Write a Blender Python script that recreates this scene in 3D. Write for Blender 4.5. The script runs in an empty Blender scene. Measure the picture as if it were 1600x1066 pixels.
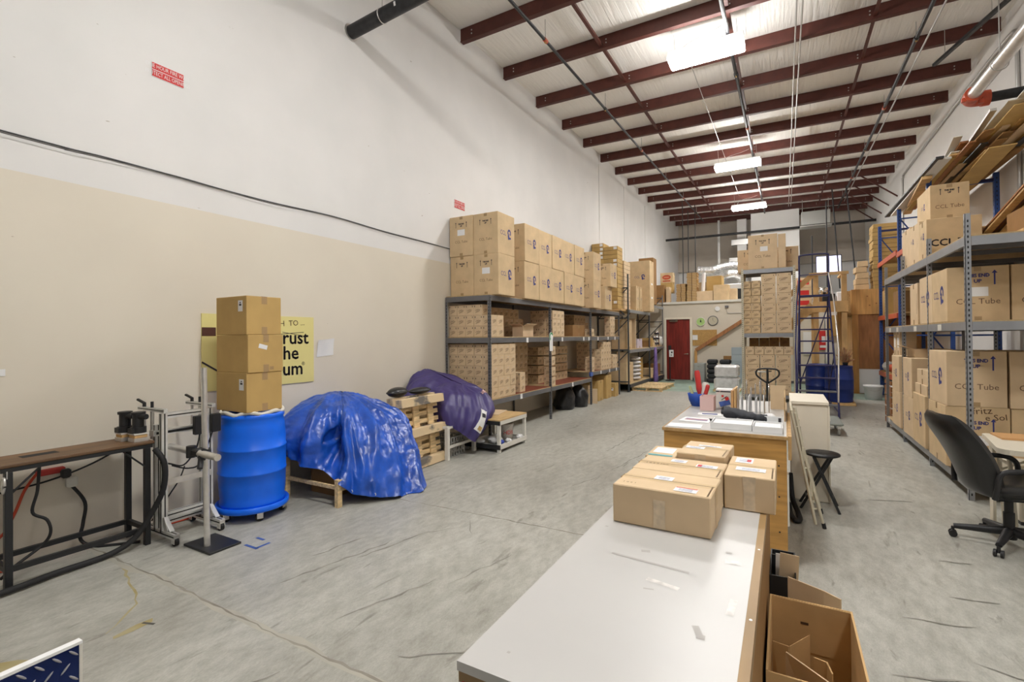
import bpy, math, random
from mathutils import Vector, Matrix, Euler
R = math.radians
rng = random.Random(11)
col = bpy.context.scene.collection
scn = bpy.context.scene

# ------------------------------------------------------------------ materials
def newmat(name):
    m = bpy.data.materials.new(name); m.use_nodes = True
    nt = m.node_tree; b = nt.nodes['Principled BSDF']
    return m, nt, b
def setin(b, k, v):
    if k in b.inputs: b.inputs[k].default_value = v
def mat(name, c, rough=.6, metal=0, noise=0, scale=8, bump=0, bscale=60, spec=.5, stretch=None, c2=None, lo=.35, hi=.65, detail=5, bdist=.004):
    """plain or two-tone noise material in object space"""
    m, nt, b = newmat(name)
    c = tuple(c) + (1,)
    b.inputs['Base Color'].default_value = c
    b.inputs['Roughness'].default_value = rough; b.inputs['Metallic'].default_value = metal
    setin(b, 'Specular IOR Level', spec)
    tc = None
    def coords():
        nonlocal tc
        if tc is None:
            t = nt.nodes.new('ShaderNodeTexCoord')
            mp = nt.nodes.new('ShaderNodeMapping')
            if stretch: mp.inputs['Scale'].default_value = stretch
            nt.links.new(t.outputs['Object'], mp.inputs['Vector']); tc = mp
        return tc.outputs[0]
    if noise or c2:
        n = nt.nodes.new('ShaderNodeTexNoise'); n.inputs['Scale'].default_value = scale; n.inputs['Detail'].default_value = detail
        nt.links.new(coords(), n.inputs['Vector'])
        r = nt.nodes.new('ShaderNodeValToRGB'); r.color_ramp.elements[0].position = lo; r.color_ramp.elements[1].position = hi
        if c2: r.color_ramp.elements[0].color = c; r.color_ramp.elements[1].color = tuple(c2) + (1,)
        else:
            r.color_ramp.elements[0].color = tuple(max(0, x*(1-noise)) for x in c[:3]) + (1,)
            r.color_ramp.elements[1].color = tuple(min(1, x*(1+noise)) for x in c[:3]) + (1,)
        nt.links.new(n.outputs['Fac'], r.inputs['Fac']); nt.links.new(r.outputs['Color'], b.inputs['Base Color'])
    if bump:
        n = nt.nodes.new('ShaderNodeTexNoise'); n.inputs['Scale'].default_value = bscale; n.inputs['Detail'].default_value = 4
        nt.links.new(coords(), n.inputs['Vector'])
        bp = nt.nodes.new('ShaderNodeBump'); bp.inputs['Strength'].default_value = bump; bp.inputs['Distance'].default_value = bdist
        nt.links.new(n.outputs['Fac'], bp.inputs['Height']); nt.links.new(bp.outputs['Normal'], b.inputs['Normal'])
    return m
def emit(name, c, s):
    m, nt, b = newmat(name)
    b.inputs['Base Color'].default_value = tuple(c) + (1,)
    setin(b, 'Emission Color', tuple(c) + (1,)); setin(b, 'Emission Strength', s)
    return m
M = {}
# ------------------------------------------------------------------ mesh builder
class MB:
    def __init__(s): s.v = []; s.f = []; s.mi = []; s.mats = []; s.sm = []
    def m(s, mt):
        if mt not in s.mats: s.mats.append(mt)
        return s.mats.index(mt)
    def add(s, vs, fs, mt, T=None, smooth=False):
        o = len(s.v); k = s.m(mt)
        for p in vs:
            p = Vector(p); s.v.append(tuple(T @ p) if T is not None else tuple(p))
        for f in fs: s.f.append([i+o for i in f]); s.mi.append(k); s.sm.append(smooth)
        return s
    def box(s, x0, x1, y0, y1, z0, z1, mt, T=None, bev=0):
        x0, x1 = sorted((x0, x1)); y0, y1 = sorted((y0, y1)); z0, z1 = sorted((z0, z1))
        if not bev:
            vs = [(x, y, z) for z in (z0, z1) for y in (y0, y1) for x in (x0, x1)]
            fs = [(0,2,3,1),(4,5,7,6),(0,1,5,4),(2,6,7,3),(0,4,6,2),(1,3,7,5)]
            return s.add(vs, fs, mt, T)
        b = min(bev, (x1-x0)/2.01, (y1-y0)/2.01, (z1-z0)/2.01)
        vs = []; idx = {}
        X = (x0, x1); Y = (y0, y1); Z = (z0, z1)
        for i in (0,1):
            for j in (0,1):
                for k in (0,1):
                    sx, sy, sz = (1-2*i)*b, (1-2*j)*b, (1-2*k)*b
                    idx[(i,j,k,'x')] = len(vs); vs.append((X[i], Y[j]+sy, Z[k]+sz))
                    idx[(i,j,k,'y')] = len(vs); vs.append((X[i]+sx, Y[j], Z[k]+sz))
                    idx[(i,j,k,'z')] = len(vs); vs.append((X[i]+sx, Y[j]+sy, Z[k]))
        fs = []
        for i in (0,1):
            fs.append([idx[(i,0,0,'x')], idx[(i,1,0,'x')], idx[(i,1,1,'x')], idx[(i,0,1,'x')]])
            fs.append([idx[(0,i,0,'y')], idx[(1,i,0,'y')], idx[(1,i,1,'y')], idx[(0,i,1,'y')]])
            fs.append([idx[(0,0,i,'z')], idx[(1,0,i,'z')], idx[(1,1,i,'z')], idx[(0,1,i,'z')]])
            for j in (0,1):
                fs.append([idx[(i,j,0,'x')], idx[(i,j,1,'x')], idx[(i,j,1,'y')], idx[(i,j,0,'y')]])
                fs.append([idx[(i,0,j,'x')], idx[(i,1,j,'x')], idx[(i,1,j,'z')], idx[(i,0,j,'z')]])
                fs.append([idx[(0,i,j,'y')], idx[(1,i,j,'y')], idx[(1,i,j,'z')], idx[(0,i,j,'z')]])
                for k in (0,1): fs.append([idx[(i,j,k,c)] for c in 'xyz'])
        # orient outward
        cx = Vector(((x0+x1)/2, (y0+y1)/2, (z0+z1)/2)); out = []
        for f in fs:
            p = [Vector(vs[q]) for q in f]; n = (p[1]-p[0]).cross(p[2]-p[0]); c = sum(p, Vector())/len(p)
            out.append(f if n.dot(c-cx) >= 0 else f[::-1])
        return s.add(vs, out, mt, T)
    def bx(s, c, d, mt, T=None, bev=0):
        return s.box(c[0]-d[0]/2, c[0]+d[0]/2, c[1]-d[1]/2, c[1]+d[1]/2, c[2]-d[2]/2, c[2]+d[2]/2, mt, T, bev)
    def cyl(s, p, q, r, mt, n=12, r2=None, cap=True, T=None):
        p = Vector(p); q = Vector(q); r2 = r if r2 is None else r2
        d = (q-p).normalized(); a = Vector((0,0,1)) if abs(d.z) < .9 else Vector((1,0,0))
        u = d.cross(a).normalized(); w = d.cross(u)
        vs = []
        for c, rr in ((p, r), (q, r2)):
            for i in range(n):
                t = 2*math.pi*i/n; vs.append(c+(u*math.cos(t)+w*math.sin(t))*rr)
        s.add(vs, [(i, n+i, n+(i+1) % n, (i+1) % n) for i in range(n)], mt, T, True)
        if cap: s.add(vs, [list(range(n)), list(range(2*n-1, n-1, -1))], mt, T)
        return s
    def tube(s, pts, r, mt, n=8, T=None, closed=False):
        P = [Vector(p) for p in pts]; N = len(P); vs = []
        prev = None
        for i, p in enumerate(P):
            if closed: t = P[(i+1) % N]-P[i-1]
            else: t = P[min(i+1, N-1)]-P[max(i-1, 0)]
            t.normalize()
            if prev is None:
                a = Vector((0,0,1)) if abs(t.z) < .9 else Vector((1,0,0)); u = t.cross(a).normalized()
            else:
                u = prev-t*prev.dot(t)
                if u.length < 1e-6: u = t.orthogonal()
                u.normalize()
            prev = u; w = t.cross(u); rr = r[i] if isinstance(r, (list, tuple)) else r
            for k in range(n):
                a = 2*math.pi*k/n; vs.append(p+(u*math.cos(a)+w*math.sin(a))*rr)
        fs = [(i*n+k, i*n+(k+1) % n, ((i+1) % N)*n+(k+1) % n, ((i+1) % N)*n+k) for i in range(N if closed else N-1) for k in range(n)]
        s.add(vs, fs, mt, T, True)
        if not closed: s.add(vs, [list(range(n-1, -1, -1)), list(range((N-1)*n, N*n))], mt, T)
        return s
    def bar(s, p, q, a, b, mt, up=(0,0,1), bev=0):
        """square bar from p to q, a along side, b along up"""
        p = Vector(p); q = Vector(q); d = q-p; L = d.length; d.normalize(); up = Vector(up)
        if abs(d.dot(up)) > .98: up = Vector((0,1,0))
        x = d.cross(up).normalized(); z = x.cross(d)
        T = Matrix(((x.x, d.x, z.x, p.x), (x.y, d.y, z.y, p.y), (x.z, d.z, z.z, p.z), (0,0,0,1)))
        return s.box(-a/2, a/2, 0, L, -b/2, b/2, mt, T, bev)
    def lathe(s, prof, mt, n=24, T=None, c=(0,0,0)):
        vs = []
        for r_, z in prof:
            for i in range(n):
                t = 2*math.pi*i/n; vs.append((c[0]+r_*math.cos(t), c[1]+r_*math.sin(t), c[2]+z))
        fs = [(j*n+i, j*n+(i+1) % n, (j+1)*n+(i+1) % n, (j+1)*n+i) for j in range(len(prof)-1) for i in range(n)]
        return s.add(vs, fs, mt, T, True)
    def prism(s, poly, h0, h1, mt, T=None, axis='z'):
        n = len(poly)
        def pt(a, b, h): return (a, b, h) if axis == 'z' else ((a, h, b) if axis == 'y' else (h, a, b))
        vs = [pt(a, b, h0) for a, b in poly]+[pt(a, b, h1) for a, b in poly]
        fs = [list(range(n)), list(range(2*n-1, n-1, -1))]+[(i, n+i, n+(i+1) % n, (i+1) % n) for i in range(n)]
        return s.add(vs, fs, mt, T)
    def ball(s, c, r, mt, n=12, sc=(1,1,1), T=None):
        vs = []; k = n//2
        for j in range(k+1):
            th = math.pi*j/k
            for i in range(n):
                ph = 2*math.pi*i/n; vs.append((c[0]+r*sc[0]*math.sin(th)*math.cos(ph), c[1]+r*sc[1]*math.sin(th)*math.sin(ph), c[2]+r*sc[2]*math.cos(th)))
        return s.add(vs, [(j*n+i, (j+1)*n+i, (j+1)*n+(i+1) % n, j*n+(i+1) % n) for j in range(k) for i in range(n)], mt, T, True)
    def grid(s, fn, nu, nv, mt, smooth=True, T=None):
        vs = [fn(i/nu, j/nv) for j in range(nv+1) for i in range(nu+1)]
        fs = [(j*(nu+1)+i, j*(nu+1)+i+1, (j+1)*(nu+1)+i+1, (j+1)*(nu+1)+i) for j in range(nv) for i in range(nu)]
        return s.add(vs, fs, mt, T, smooth)
    def mesh(s, name):
        me = bpy.data.meshes.new(name); me.from_pydata(s.v, [], s.f)
        for mt in s.mats: me.materials.append(M[mt] if isinstance(mt, str) else mt)
        me.polygons.foreach_set('material_index', s.mi); me.polygons.foreach_set('use_smooth', s.sm)
        me.update(); return me
    def build(s, name, parent=None, loc=(0,0,0), rz=0, fix=False):
        me = s.mesh(name)
        if fix:
            import bmesh
            bm = bmesh.new(); bm.from_mesh(me); bmesh.ops.recalc_face_normals(bm, faces=bm.faces); bm.to_mesh(me); bm.free()
        o = bpy.data.objects.new(name, me); col.objects.link(o)
        o.location = loc; o.rotation_euler = (0,0,rz)
        if parent: o.parent = parent
        return o
def tag(o, label, cat, group=None, kind=None):
    o['label'] = label; o['category'] = cat
    if group: o['group'] = group
    if kind: o['kind'] = kind
    return o
def thing(name, label, cat, loc=(0,0,0), rz=0, group=None):
    o = bpy.data.objects.new(name, None); o.empty_display_size = .1; col.objects.link(o)
    o.location = loc; o.rotation_euler = (0,0,rz)
    return tag(o, label, cat, group)
def struct(o): o['kind'] = 'structure'; return o
kids = {}
def dup(o, parent=None):
    c = o.copy(); col.objects.link(c)
    if parent: c.parent = parent
    for ch in list(o.children): dup(ch, c)
    return c
# ---- lettering
_txt = {}
def text_geo(s, size=1, align='CENTER'):
    key = (s, align)
    if key not in _txt:
        cu = bpy.data.curves.new('lettering', 'FONT'); cu.body = s; cu.size = 1; cu.align_x = align; cu.align_y = 'CENTER'; cu.resolution_u = 2
        ob = bpy.data.objects.new('lettering', cu); col.objects.link(ob)
        dg = bpy.context.evaluated_depsgraph_get(); dg.update()
        me = bpy.data.meshes.new_from_object(ob.evaluated_get(dg))
        _txt[key] = ([tuple(v.co) for v in me.vertices], [list(p.vertices) for p in me.polygons])
        bpy.data.objects.remove(ob); bpy.data.curves.remove(cu); bpy.data.meshes.remove(me)
    vs, fs = _txt[key]
    return [(x*size, y*size, 0) for x, y, z in vs], fs
def frame(o, right, up):
    """matrix placing flat xy art at o with its x along right and y along up"""
    r_ = Vector(right).normalized(); u_ = Vector(up).normalized(); n_ = r_.cross(u_)
    o = Vector(o)+n_*.0015
    return Matrix(((r_.x, u_.x, n_.x, o.x), (r_.y, u_.y, n_.y, o.y), (r_.z, u_.z, n_.z, o.z), (0,0,0,1)))
def text(mb, s, o, right, up, size, mt, bold=0, sx=1, align='CENTER'):
    vs, fs = text_geo(s, size, align)
    if sx != 1: vs = [(x*sx, y, z) for x, y, z in vs]
    T = frame(o, right, up)
    mb.add(vs, fs, mt, T)
    if bold:
        for dx, dy in ((bold, 0), (0, bold), (-bold, 0), (0, -bold)): mb.add([(x+dx, y+dy, z+.0002*(1+abs(dx)/bold)) for x, y, z in vs], fs, mt, T)
def rect(mb, o, right, up, w, h, mt, lift=0, rot=0):
    T = frame(o, right, up)
    if rot: T = T @ Matrix.Rotation(rot, 4, 'Z')
    mb.add([(-w/2, -h/2, lift), (w/2, -h/2, lift), (w/2, h/2, lift), (-w/2, h/2, lift)], [(0,1,2,3)], mt, T)
def ring(mb, o, right, up, r0, r1, a0, a1, mt, n=12, sx=1, sy=1, lift=0):
    T = frame(o, right, up); vs = []
    for i in range(n+1):
        a = a0+(a1-a0)*i/n
        for rr in (r0, r1): vs.append((math.cos(a)*rr*sx, math.sin(a)*rr*sy, lift))
    mb.add(vs, [(2*i, 2*i+1, 2*i+3, 2*i+2) for i in range(n)], mt, T)
def poly(mb, o, right, up, pts, mt, lift=0):
    mb.add([(x, y, lift) for x, y in pts], [list(range(len(pts)))], mt, frame(o, right, up))
def spline(pts, n=8):
    P = [Vector(p) for p in pts]; out = []
    for i in range(len(P)-1):
        a = P[max(i-1, 0)]; b = P[i]; c = P[i+1]; d = P[min(i+2, len(P)-1)]
        for k in range(n):
            t = k/n; out.append(.5*((2*b)+(c-a)*t+(2*a-5*b+4*c-d)*t*t+(3*b-a-3*c+d)*t*t*t))
    return out+[P[-1]]
ORD = ['first','second','third','fourth','fifth','sixth','seventh','eighth','ninth','tenth','eleventh','twelfth','thirteenth','fourteenth','fifteenth','sixteenth','seventeenth','eighteenth','nineteenth','twentieth']

# ------------------------------------------------------------------ palette
M['white_paint'] = mat('wall white paint', (.78,.765,.745), .75, noise=.02, scale=1.5, bump=.05, bscale=40)
M['joist'] = mat('red oxide primed steel', (.085,.020,.013), .55, noise=.15, scale=6)
M['joist_flange'] = M['joist']
M['dark_pipe'] = mat('black steel pipe', (.022,.022,.024), .45, .3, noise=.3, scale=14)
M['galv'] = mat('galvanised conduit', (.52,.51,.49), .4, .7)
M['steel'] = mat('brushed steel tube', (.72,.70,.67), .32, .75, noise=.06, scale=20)
M['alu'] = mat('aluminium extrusion', (.80,.80,.78), .36, .55, noise=.05, scale=20)
M['black'] = mat('black plastic', (.014,.014,.016), .5)
M['black_metal'] = mat('black painted steel', (.018,.019,.021), .45, .1)
M['rubber'] = mat('black rubber', (.012,.012,.013), .7)
M['card'] = mat('kraft cardboard', (.62,.46,.275), .8, noise=.07, scale=5, spec=.2)
M['card_light'] = mat('pale kraft cardboard', (.66,.50,.32), .8, noise=.05, scale=5, spec=.2)
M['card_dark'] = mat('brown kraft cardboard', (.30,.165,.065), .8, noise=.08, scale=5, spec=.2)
M['card_gold'] = mat('yellow brown cardboard', (.52,.345,.13), .75, noise=.06, scale=4, spec=.25)
M['card_in'] = mat('raw cardboard inner face', (.58,.38,.18), .85, noise=.08, scale=6, spec=.15)
M['card_edge'] = mat('cut cardboard edge', (.52,.36,.19), .85)
M['tape'] = mat('packing tape', (.40,.27,.14), .25, noise=.05)
M['cleartape'] = mat('clear packing tape', (.66,.53,.37), .3, noise=.12, scale=30)
M['ink_blue'] = mat('blue print ink', (.035,.04,.20), .7)
M['ink_soft'] = mat('faded brown print ink', (.16,.09,.055), .8)
M['ink_dark'] = mat('dark print ink', (.03,.025,.035), .7)
M['ink_brown'] = mat('brown print ink', (.09,.045,.02), .8)
M['white'] = mat('white paper', (.82,.82,.82), .7)
M['offwhite'] = mat('off white plastic', (.70,.68,.62), .5)
M['red'] = mat('red paint', (.55,.035,.03), .5)
M['red_print'] = mat('red sign ink', (.62,.03,.03), .6)
M['grey_rack'] = mat('grey painted rack steel', (.16,.16,.17), .45, .3, noise=.06, scale=6)
M['lgrey_rack'] = mat('light grey rack steel', (.30,.31,.33), .42, .4, noise=.06, scale=6)
M['hole'] = mat('dark punched hole', (.02,.02,.02), .8)
M['deck'] = mat('particle board deck', (.50,.36,.19), .8, noise=.12, scale=40)
M['deck_red'] = mat('red stained shelf board', (.20,.045,.02), .6, noise=.15, scale=10)
M['blue_plastic'] = mat('blue drum plastic', (.004,.15,.92), .36, noise=.05, scale=5, bump=.05, bscale=8)
M['navy_plastic'] = mat('dark blue drum plastic', (.012,.035,.22), .4)
M['wood_top'] = mat('worn brown bench top', (.16,.085,.038), .5, noise=.3, scale=9, stretch=(1,.15,1))
M['pine'] = mat('pine pallet wood', (.74,.55,.30), .75, noise=.22, scale=7, stretch=(6,.6,6), bump=.1)
M['pine_dirty'] = mat('weathered pallet wood', (.70,.54,.33), .8, c2=(.17,.15,.13), scale=3.5, lo=.52, hi=.62, bump=.12, stretch=(1,1,1.6))
M['ply'] = mat('plywood panel', (.50,.27,.075), .55, noise=.18, scale=5, stretch=(.5,.5,5), bump=.04)
M['ply_v'] = mat('varnished plywood sheet', (.60,.33,.11), .5, noise=.16, scale=4, stretch=(4,4,.4))
M['ply_b'] = mat('brown hardboard sheet', (.36,.155,.055), .55, noise=.18, scale=5, stretch=(3,3,.5))
M['ply_edge'] = mat('plywood edge', (.47,.29,.12), .7, noise=.15, scale=20)
M['lumber'] = mat('construction lumber', (.66,.42,.18), .7, noise=.15, scale=6, stretch=(1,1,.4))
M['beige'] = mat('beige painted steel', (.80,.735,.61), .5, noise=.02)
M['door_red'] = mat('cherry wood door', (.20,.018,.012), .4, noise=.25, scale=6, stretch=(3,3,.3))
M['glassy'] = mat('clear plastic', (.75,.77,.78), .15)
M['blue_rack'] = mat('blue painted rack steel', (.02,.065,.26), .45, noise=.08)
M['navy_rack'] = mat('navy painted steel', (.016,.016,.085), .4, noise=.08)
M['dark_rack'] = mat('dark slate rack steel', (.035,.045,.055), .5, noise=.08)
M['orange_beam'] = mat('orange rack beam', (.55,.10,.035), .5, noise=.1)
M['cream_rack'] = mat('cream painted rack steel', (.60,.55,.42), .5)
M['chrome'] = mat('chrome', (.75,.75,.75), .15, 1)
M['foil'] = mat('silver foil duct', (.62,.62,.62), .22, .9, noise=.15, scale=12, bump=.8, bscale=18, bdist=.03)

# ------------------------------------------------------------------ camera
cam = bpy.data.cameras.new('camera'); camo = bpy.data.objects.new('camera', cam); col.objects.link(camo)
yaw, pit, rol = R(29.393), R(.4335), R(-.508)
d0 = Vector((-math.sin(yaw), math.cos(yaw), 0)); r0 = Vector((math.cos(yaw), math.sin(yaw), 0)); u0 = Vector((0,0,1))
dd = d0*math.cos(pit)+u0*math.sin(pit); uu = u0*math.cos(pit)-d0*math.sin(pit)
rr = r0*math.cos(rol)+uu*math.sin(rol); uu = uu*math.cos(rol)-r0*math.sin(rol)
camo.matrix_world = Matrix(((rr.x, uu.x, -dd.x, 0), (rr.y, uu.y, -dd.y, 0), (rr.z, uu.z, -dd.z, 1.65), (0,0,0,1)))
cam.sensor_width = 36; cam.lens = 17; cam.shift_y = -11.2/1600; cam.clip_start = .05; cam.clip_end = 200
scn.camera = camo
scn.view_settings.view_transform = 'Standard'; scn.view_settings.look = 'None'; scn.view_settings.gamma = 1; scn.view_settings.use_curve_mapping = False
scn.view_settings.exposure = .45
w = bpy.data.worlds.new('world'); w.use_nodes = True; scn.world = w
w.node_tree.nodes['Background'].inputs[0].default_value = (.9,.92,1,1); w.node_tree.nodes['Background'].inputs[1].default_value = .3
# ================================================================== the room
XL, XR, YB, YF, YFAR = -5.0, 3.32, 19.0, -5.5, 27.6
def zl(y): return 6.92+.0295*(y-7.1)                 # underside of the joists at the left wall
def zj(x, y): return zl(y)-.0335*(x-XL)              # underside anywhere
# floor: worn concrete
def concrete():
    m, nt, b = newmat('worn grey concrete')
    N = nt.nodes.new; L = nt.links.new
    tc = N('ShaderNodeTexCoord')
    n1 = N('ShaderNodeTexNoise'); n1.inputs['Scale'].default_value = .55; n1.inputs['Detail'].default_value = 8; n1.inputs['Roughness'].default_value = .6
    n2 = N('ShaderNodeTexNoise'); n2.inputs['Scale'].default_value = 9; n2.inputs['Detail'].default_value = 8; n2.inputs['Roughness'].default_value = .7
    n3 = N('ShaderNodeTexNoise'); n3.inputs['Scale'].default_value = 90; n3.inputs['Detail'].default_value = 3
    mp = N('ShaderNodeMapping'); mp.inputs['Scale'].default_value = (1.6,.7,1); mp.inputs['Rotation'].default_value = (0,0,.5)
    L(tc.outputs['Object'], mp.inputs['Vector'])
    for n in (n1, n2, n3): L(mp.outputs[0], n.inputs['Vector'])
    r1 = N('ShaderNodeValToRGB'); e = r1.color_ramp.elements
    e[0].position = .32; e[0].color = (.33,.32,.285,1); e[1].position = .68; e[1].color = (.50,.495,.455,1)
    e2 = r1.color_ramp.elements.new(.5); e2.color = (.425,.42,.38,1)
    L(n1.outputs['Fac'], r1.inputs['Fac'])
    r2 = N('ShaderNodeValToRGB'); e = r2.color_ramp.elements; e[0].position = .28; e[0].color = (.68,.67,.64,1); e[1].position = .62; e[1].color = (1.06,1.06,1.05,1)
    L(n2.outputs['Fac'], r2.inputs['Fac'])
    mx = N('ShaderNodeMix'); mx.data_type = 'RGBA'; mx.blend_type = 'MULTIPLY'; mx.inputs['Factor'].default_value = 1
    L(r1.outputs['Color'], mx.inputs['A']); L(r2.outputs['Color'], mx.inputs['B'])
    r3 = N('ShaderNodeValToRGB'); e = r3.color_ramp.elements; e[0].position = .3; e[0].color = (.9,.9,.9,1); e[1].position = .7; e[1].color = (1.08,1.08,1.08,1)
    L(n3.outputs['Fac'], r3.inputs['Fac'])
    mx2 = N('ShaderNodeMix'); mx2.data_type = 'RGBA'; mx2.blend_type = 'MULTIPLY'; mx2.inputs['Factor'].default_value = 1
    L(mx.outputs['Result'], mx2.inputs['A']); L(r3.outputs['Color'], mx2.inputs['B'])
    # scuffs: thin dark marks
    wv = N('ShaderNodeTexNoise'); wv.inputs['Scale'].default_value = 3.2; wv.inputs['Detail'].default_value = 6; wv.inputs['Distortion'].default_value = 1.2
    mp2 = N('ShaderNodeMapping'); mp2.inputs['Scale'].default_value = (2.6,.6,1); mp2.inputs['Rotation'].default_value = (0,0,-.35)
    L(tc.outputs['Object'], mp2.inputs['Vector']); L(mp2.outputs[0], wv.inputs['Vector'])
    r4 = N('ShaderNodeValToRGB'); e = r4.color_ramp.elements; e[0].position = .27; e[0].color = (.55,.53,.50,1); e[1].position = .36; e[1].color = (1,1,1,1)
    L(wv.outputs['Fac'], r4.inputs['Fac'])
    mx3 = N('ShaderNodeMix'); mx3.data_type = 'RGBA'; mx3.blend_type = 'MULTIPLY'; mx3.inputs['Factor'].default_value = .8
    L(mx2.outputs['Result'], mx3.inputs['A']); L(r4.outputs['Color'], mx3.inputs['B'])
    L(mx3.outputs['Result'], b.inputs['Base Color'])
    rr_ = N('ShaderNodeMapRange'); rr_.inputs['To Min'].default_value = .32; rr_.inputs['To Max'].default_value = .55
    L(n2.outputs['Fac'], rr_.inputs['Value']); L(rr_.outputs[0], b.inputs['Roughness'])
    bp = N('ShaderNodeBump'); bp.inputs['Strength'].default_value = .12; bp.inputs['Distance'].default_value = .004
    L(n2.outputs['Fac'], bp.inputs['Height']); L(bp.outputs['Normal'], b.inputs['Normal'])
    return m
M['concrete'] = concrete()
M['joint'] = mat('control joint filler', (.17,.155,.125), .8, noise=.25, scale=4)
M['green_paint'] = mat('worn green floor paint', (.26,.36,.30), .5, noise=.15, scale=3)
M['stain'] = mat('yellow floor stain', (.36,.29,.12), .5, c2=(.42,.37,.22), scale=6)
M['scuff'] = mat('dark scuff', (.09,.085,.075), .7)
M['blue_tape'] = mat('blue floor tape', (.06,.12,.40), .6, noise=.2, scale=30)
mb = MB(); mb.box(XL-.2, XR+.2, YF, YFAR, -.1, 0, 'concrete')
mb.box(XL, 2.2, 15.0, 19, 0, .0012, 'green_paint')
# saw-cut joints
CZ = [.0010]
def crack(pts, w_, mt, jit=.012, step=.10):
    CZ[0] += .00012; zc = CZ[0]
    P = []
    for (x0, y0), (x1, y1) in zip(pts[:-1], pts[1:]):
        n = max(2, int(math.hypot(x1-x0, y1-y0)/step))
        for k in range(n): P.append((x0+(x1-x0)*k/n, y0+(y1-y0)*k/n))
    P.append(pts[-1]); vs = []
    for k, (x, y) in enumerate(P):
        a = P[min(k+1, len(P)-1)]; c = P[max(k-1, 0)]; dx, dy = a[0]-c[0], a[1]-c[1]; L_ = math.hypot(dx, dy) or 1
        j = rng.uniform(-jit, jit); h = w_*rng.uniform(.25, 1)*(.3 if k in (0, len(P)-1) else 1)
        vs += [(x-dy/L_*(j-h), y+dx/L_*(j-h), zc), (x-dy/L_*(j+h), y+dx/L_*(j+h), zc)]
    mb.add(vs, [(2*k, 2*k+2, 2*k+3, 2*k+1) for k in range(len(P)-1)], mt)
M['crack'] = mat('dirty floor crack', (.22,.20,.165), .8, c2=(.33,.31,.26), scale=5)
M['worn'] = mat('worn pale floor streak', (.46,.44,.37), .6, c2=(.40,.385,.33), scale=4)
M['rub'] = mat('dark rubbed floor mark', (.21,.20,.175), .7, c2=(.33,.315,.275), scale=9)
crack([(XL,1.70),(-3.2,1.72),(-1.5,1.70),(0,1.75)], .035, 'worn', .02, .14); crack([(XL,1.72),(-3.6,1.73),(-2.4,1.71),(-1.0,1.74),(.6,1.72)], .009, 'crack', .008, .07)
crack([(-4.0,3.75),(-2.6,3.78),(-1.2,3.80),(-.85,3.8)], .009, 'crack', .008, .07)
crack([(-3.35,1.25),(-3.55,1.5),(-4.2,1.68)], .010, 'stain', .012, .07)
for (x, y, l_, a, w_) in ((-2.9,2.5,.9,1.35,.014),(-2.75,2.9,.6,1.35,.016),(-2.2,2.3,.7,1.25,.010),(-3.1,2.7,.5,1.4,.012),(-1.9,2.9,.6,1.3,.008),(-2.6,3.3,.35,.9,.006),(-2.4,3.5,.3,2.2,.005),(-1.6,2.0,.4,.6,.006),(-2.3,1.3,.5,1.1,.010),(-1.8,6.4,1.2,1.45,.012),(-2.2,7.5,1.6,1.5,.012),(-1.4,9.5,1.0,1.5,.012),(-2.0,5.2,.5,1.3,.008),(.75,3.6,.35,.2,.010),(1.0,4.0,.25,.1,.010),(.95,3.2,.3,-.2,.008),(.6,3.0,.35,.3,.010),(1.2,3.1,.2,.2,.012),(.7,2.4,.3,.1,.008),(1.05,4.6,.2,.2,.012),(.9,6.0,.4,.3,.010),(1.1,7.5,.4,.1,.010)):
    crack([(x-l_/2*math.cos(a), y-l_/2*math.sin(a)), (x, y), (x+l_/2*math.cos(a), y+l_/2*math.sin(a))], w_, 'rub', .014, .06)
for y in (-1.2,): mb.box(XL, XR, y-.004, y+.004, 0, .001, 'joint')
for c, d, a in (((-3.25,1.42), (.08,.016), .35),):
    mb.bx((0,0,.0016), (d[0], d[1], .0006), 'scuff', Matrix.Translation((c[0], c[1], 0)) @ Matrix.Rotation(a, 4, 'Z'))
T = Matrix.Translation((-3.22,.98,.0015))
mb.add([(-.34,-.34,0),(-.22,-.25,0),(-.10,-.15,0),(.0,-.05,0),(.06,.04,0),(.05,.10,0),(-.03,.06,0),(-.08,.10,0),(-.17,.0,0),(-.26,-.05,0),(-.36,-.16,0)], [tuple(range(11))], 'stain', T)
mb.add([(-.06,.28,0),(-.03,.27,0),(-.02,.36,0),(-.03,.46,0),(-.07,.48,0),(-.08,.40,0)], [(0,1,2,3,4,5)], 'stain', T)
for (x, y, dx, dy) in ((-3.72,2.34,.16,.025), (-3.66,2.40,.025,.12), (-3.80,2.47,.10,.025)): mb.bx((x, y, .0016), (dx, dy, .0008), 'blue_tape')
struct(mb.build('floor'))
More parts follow.
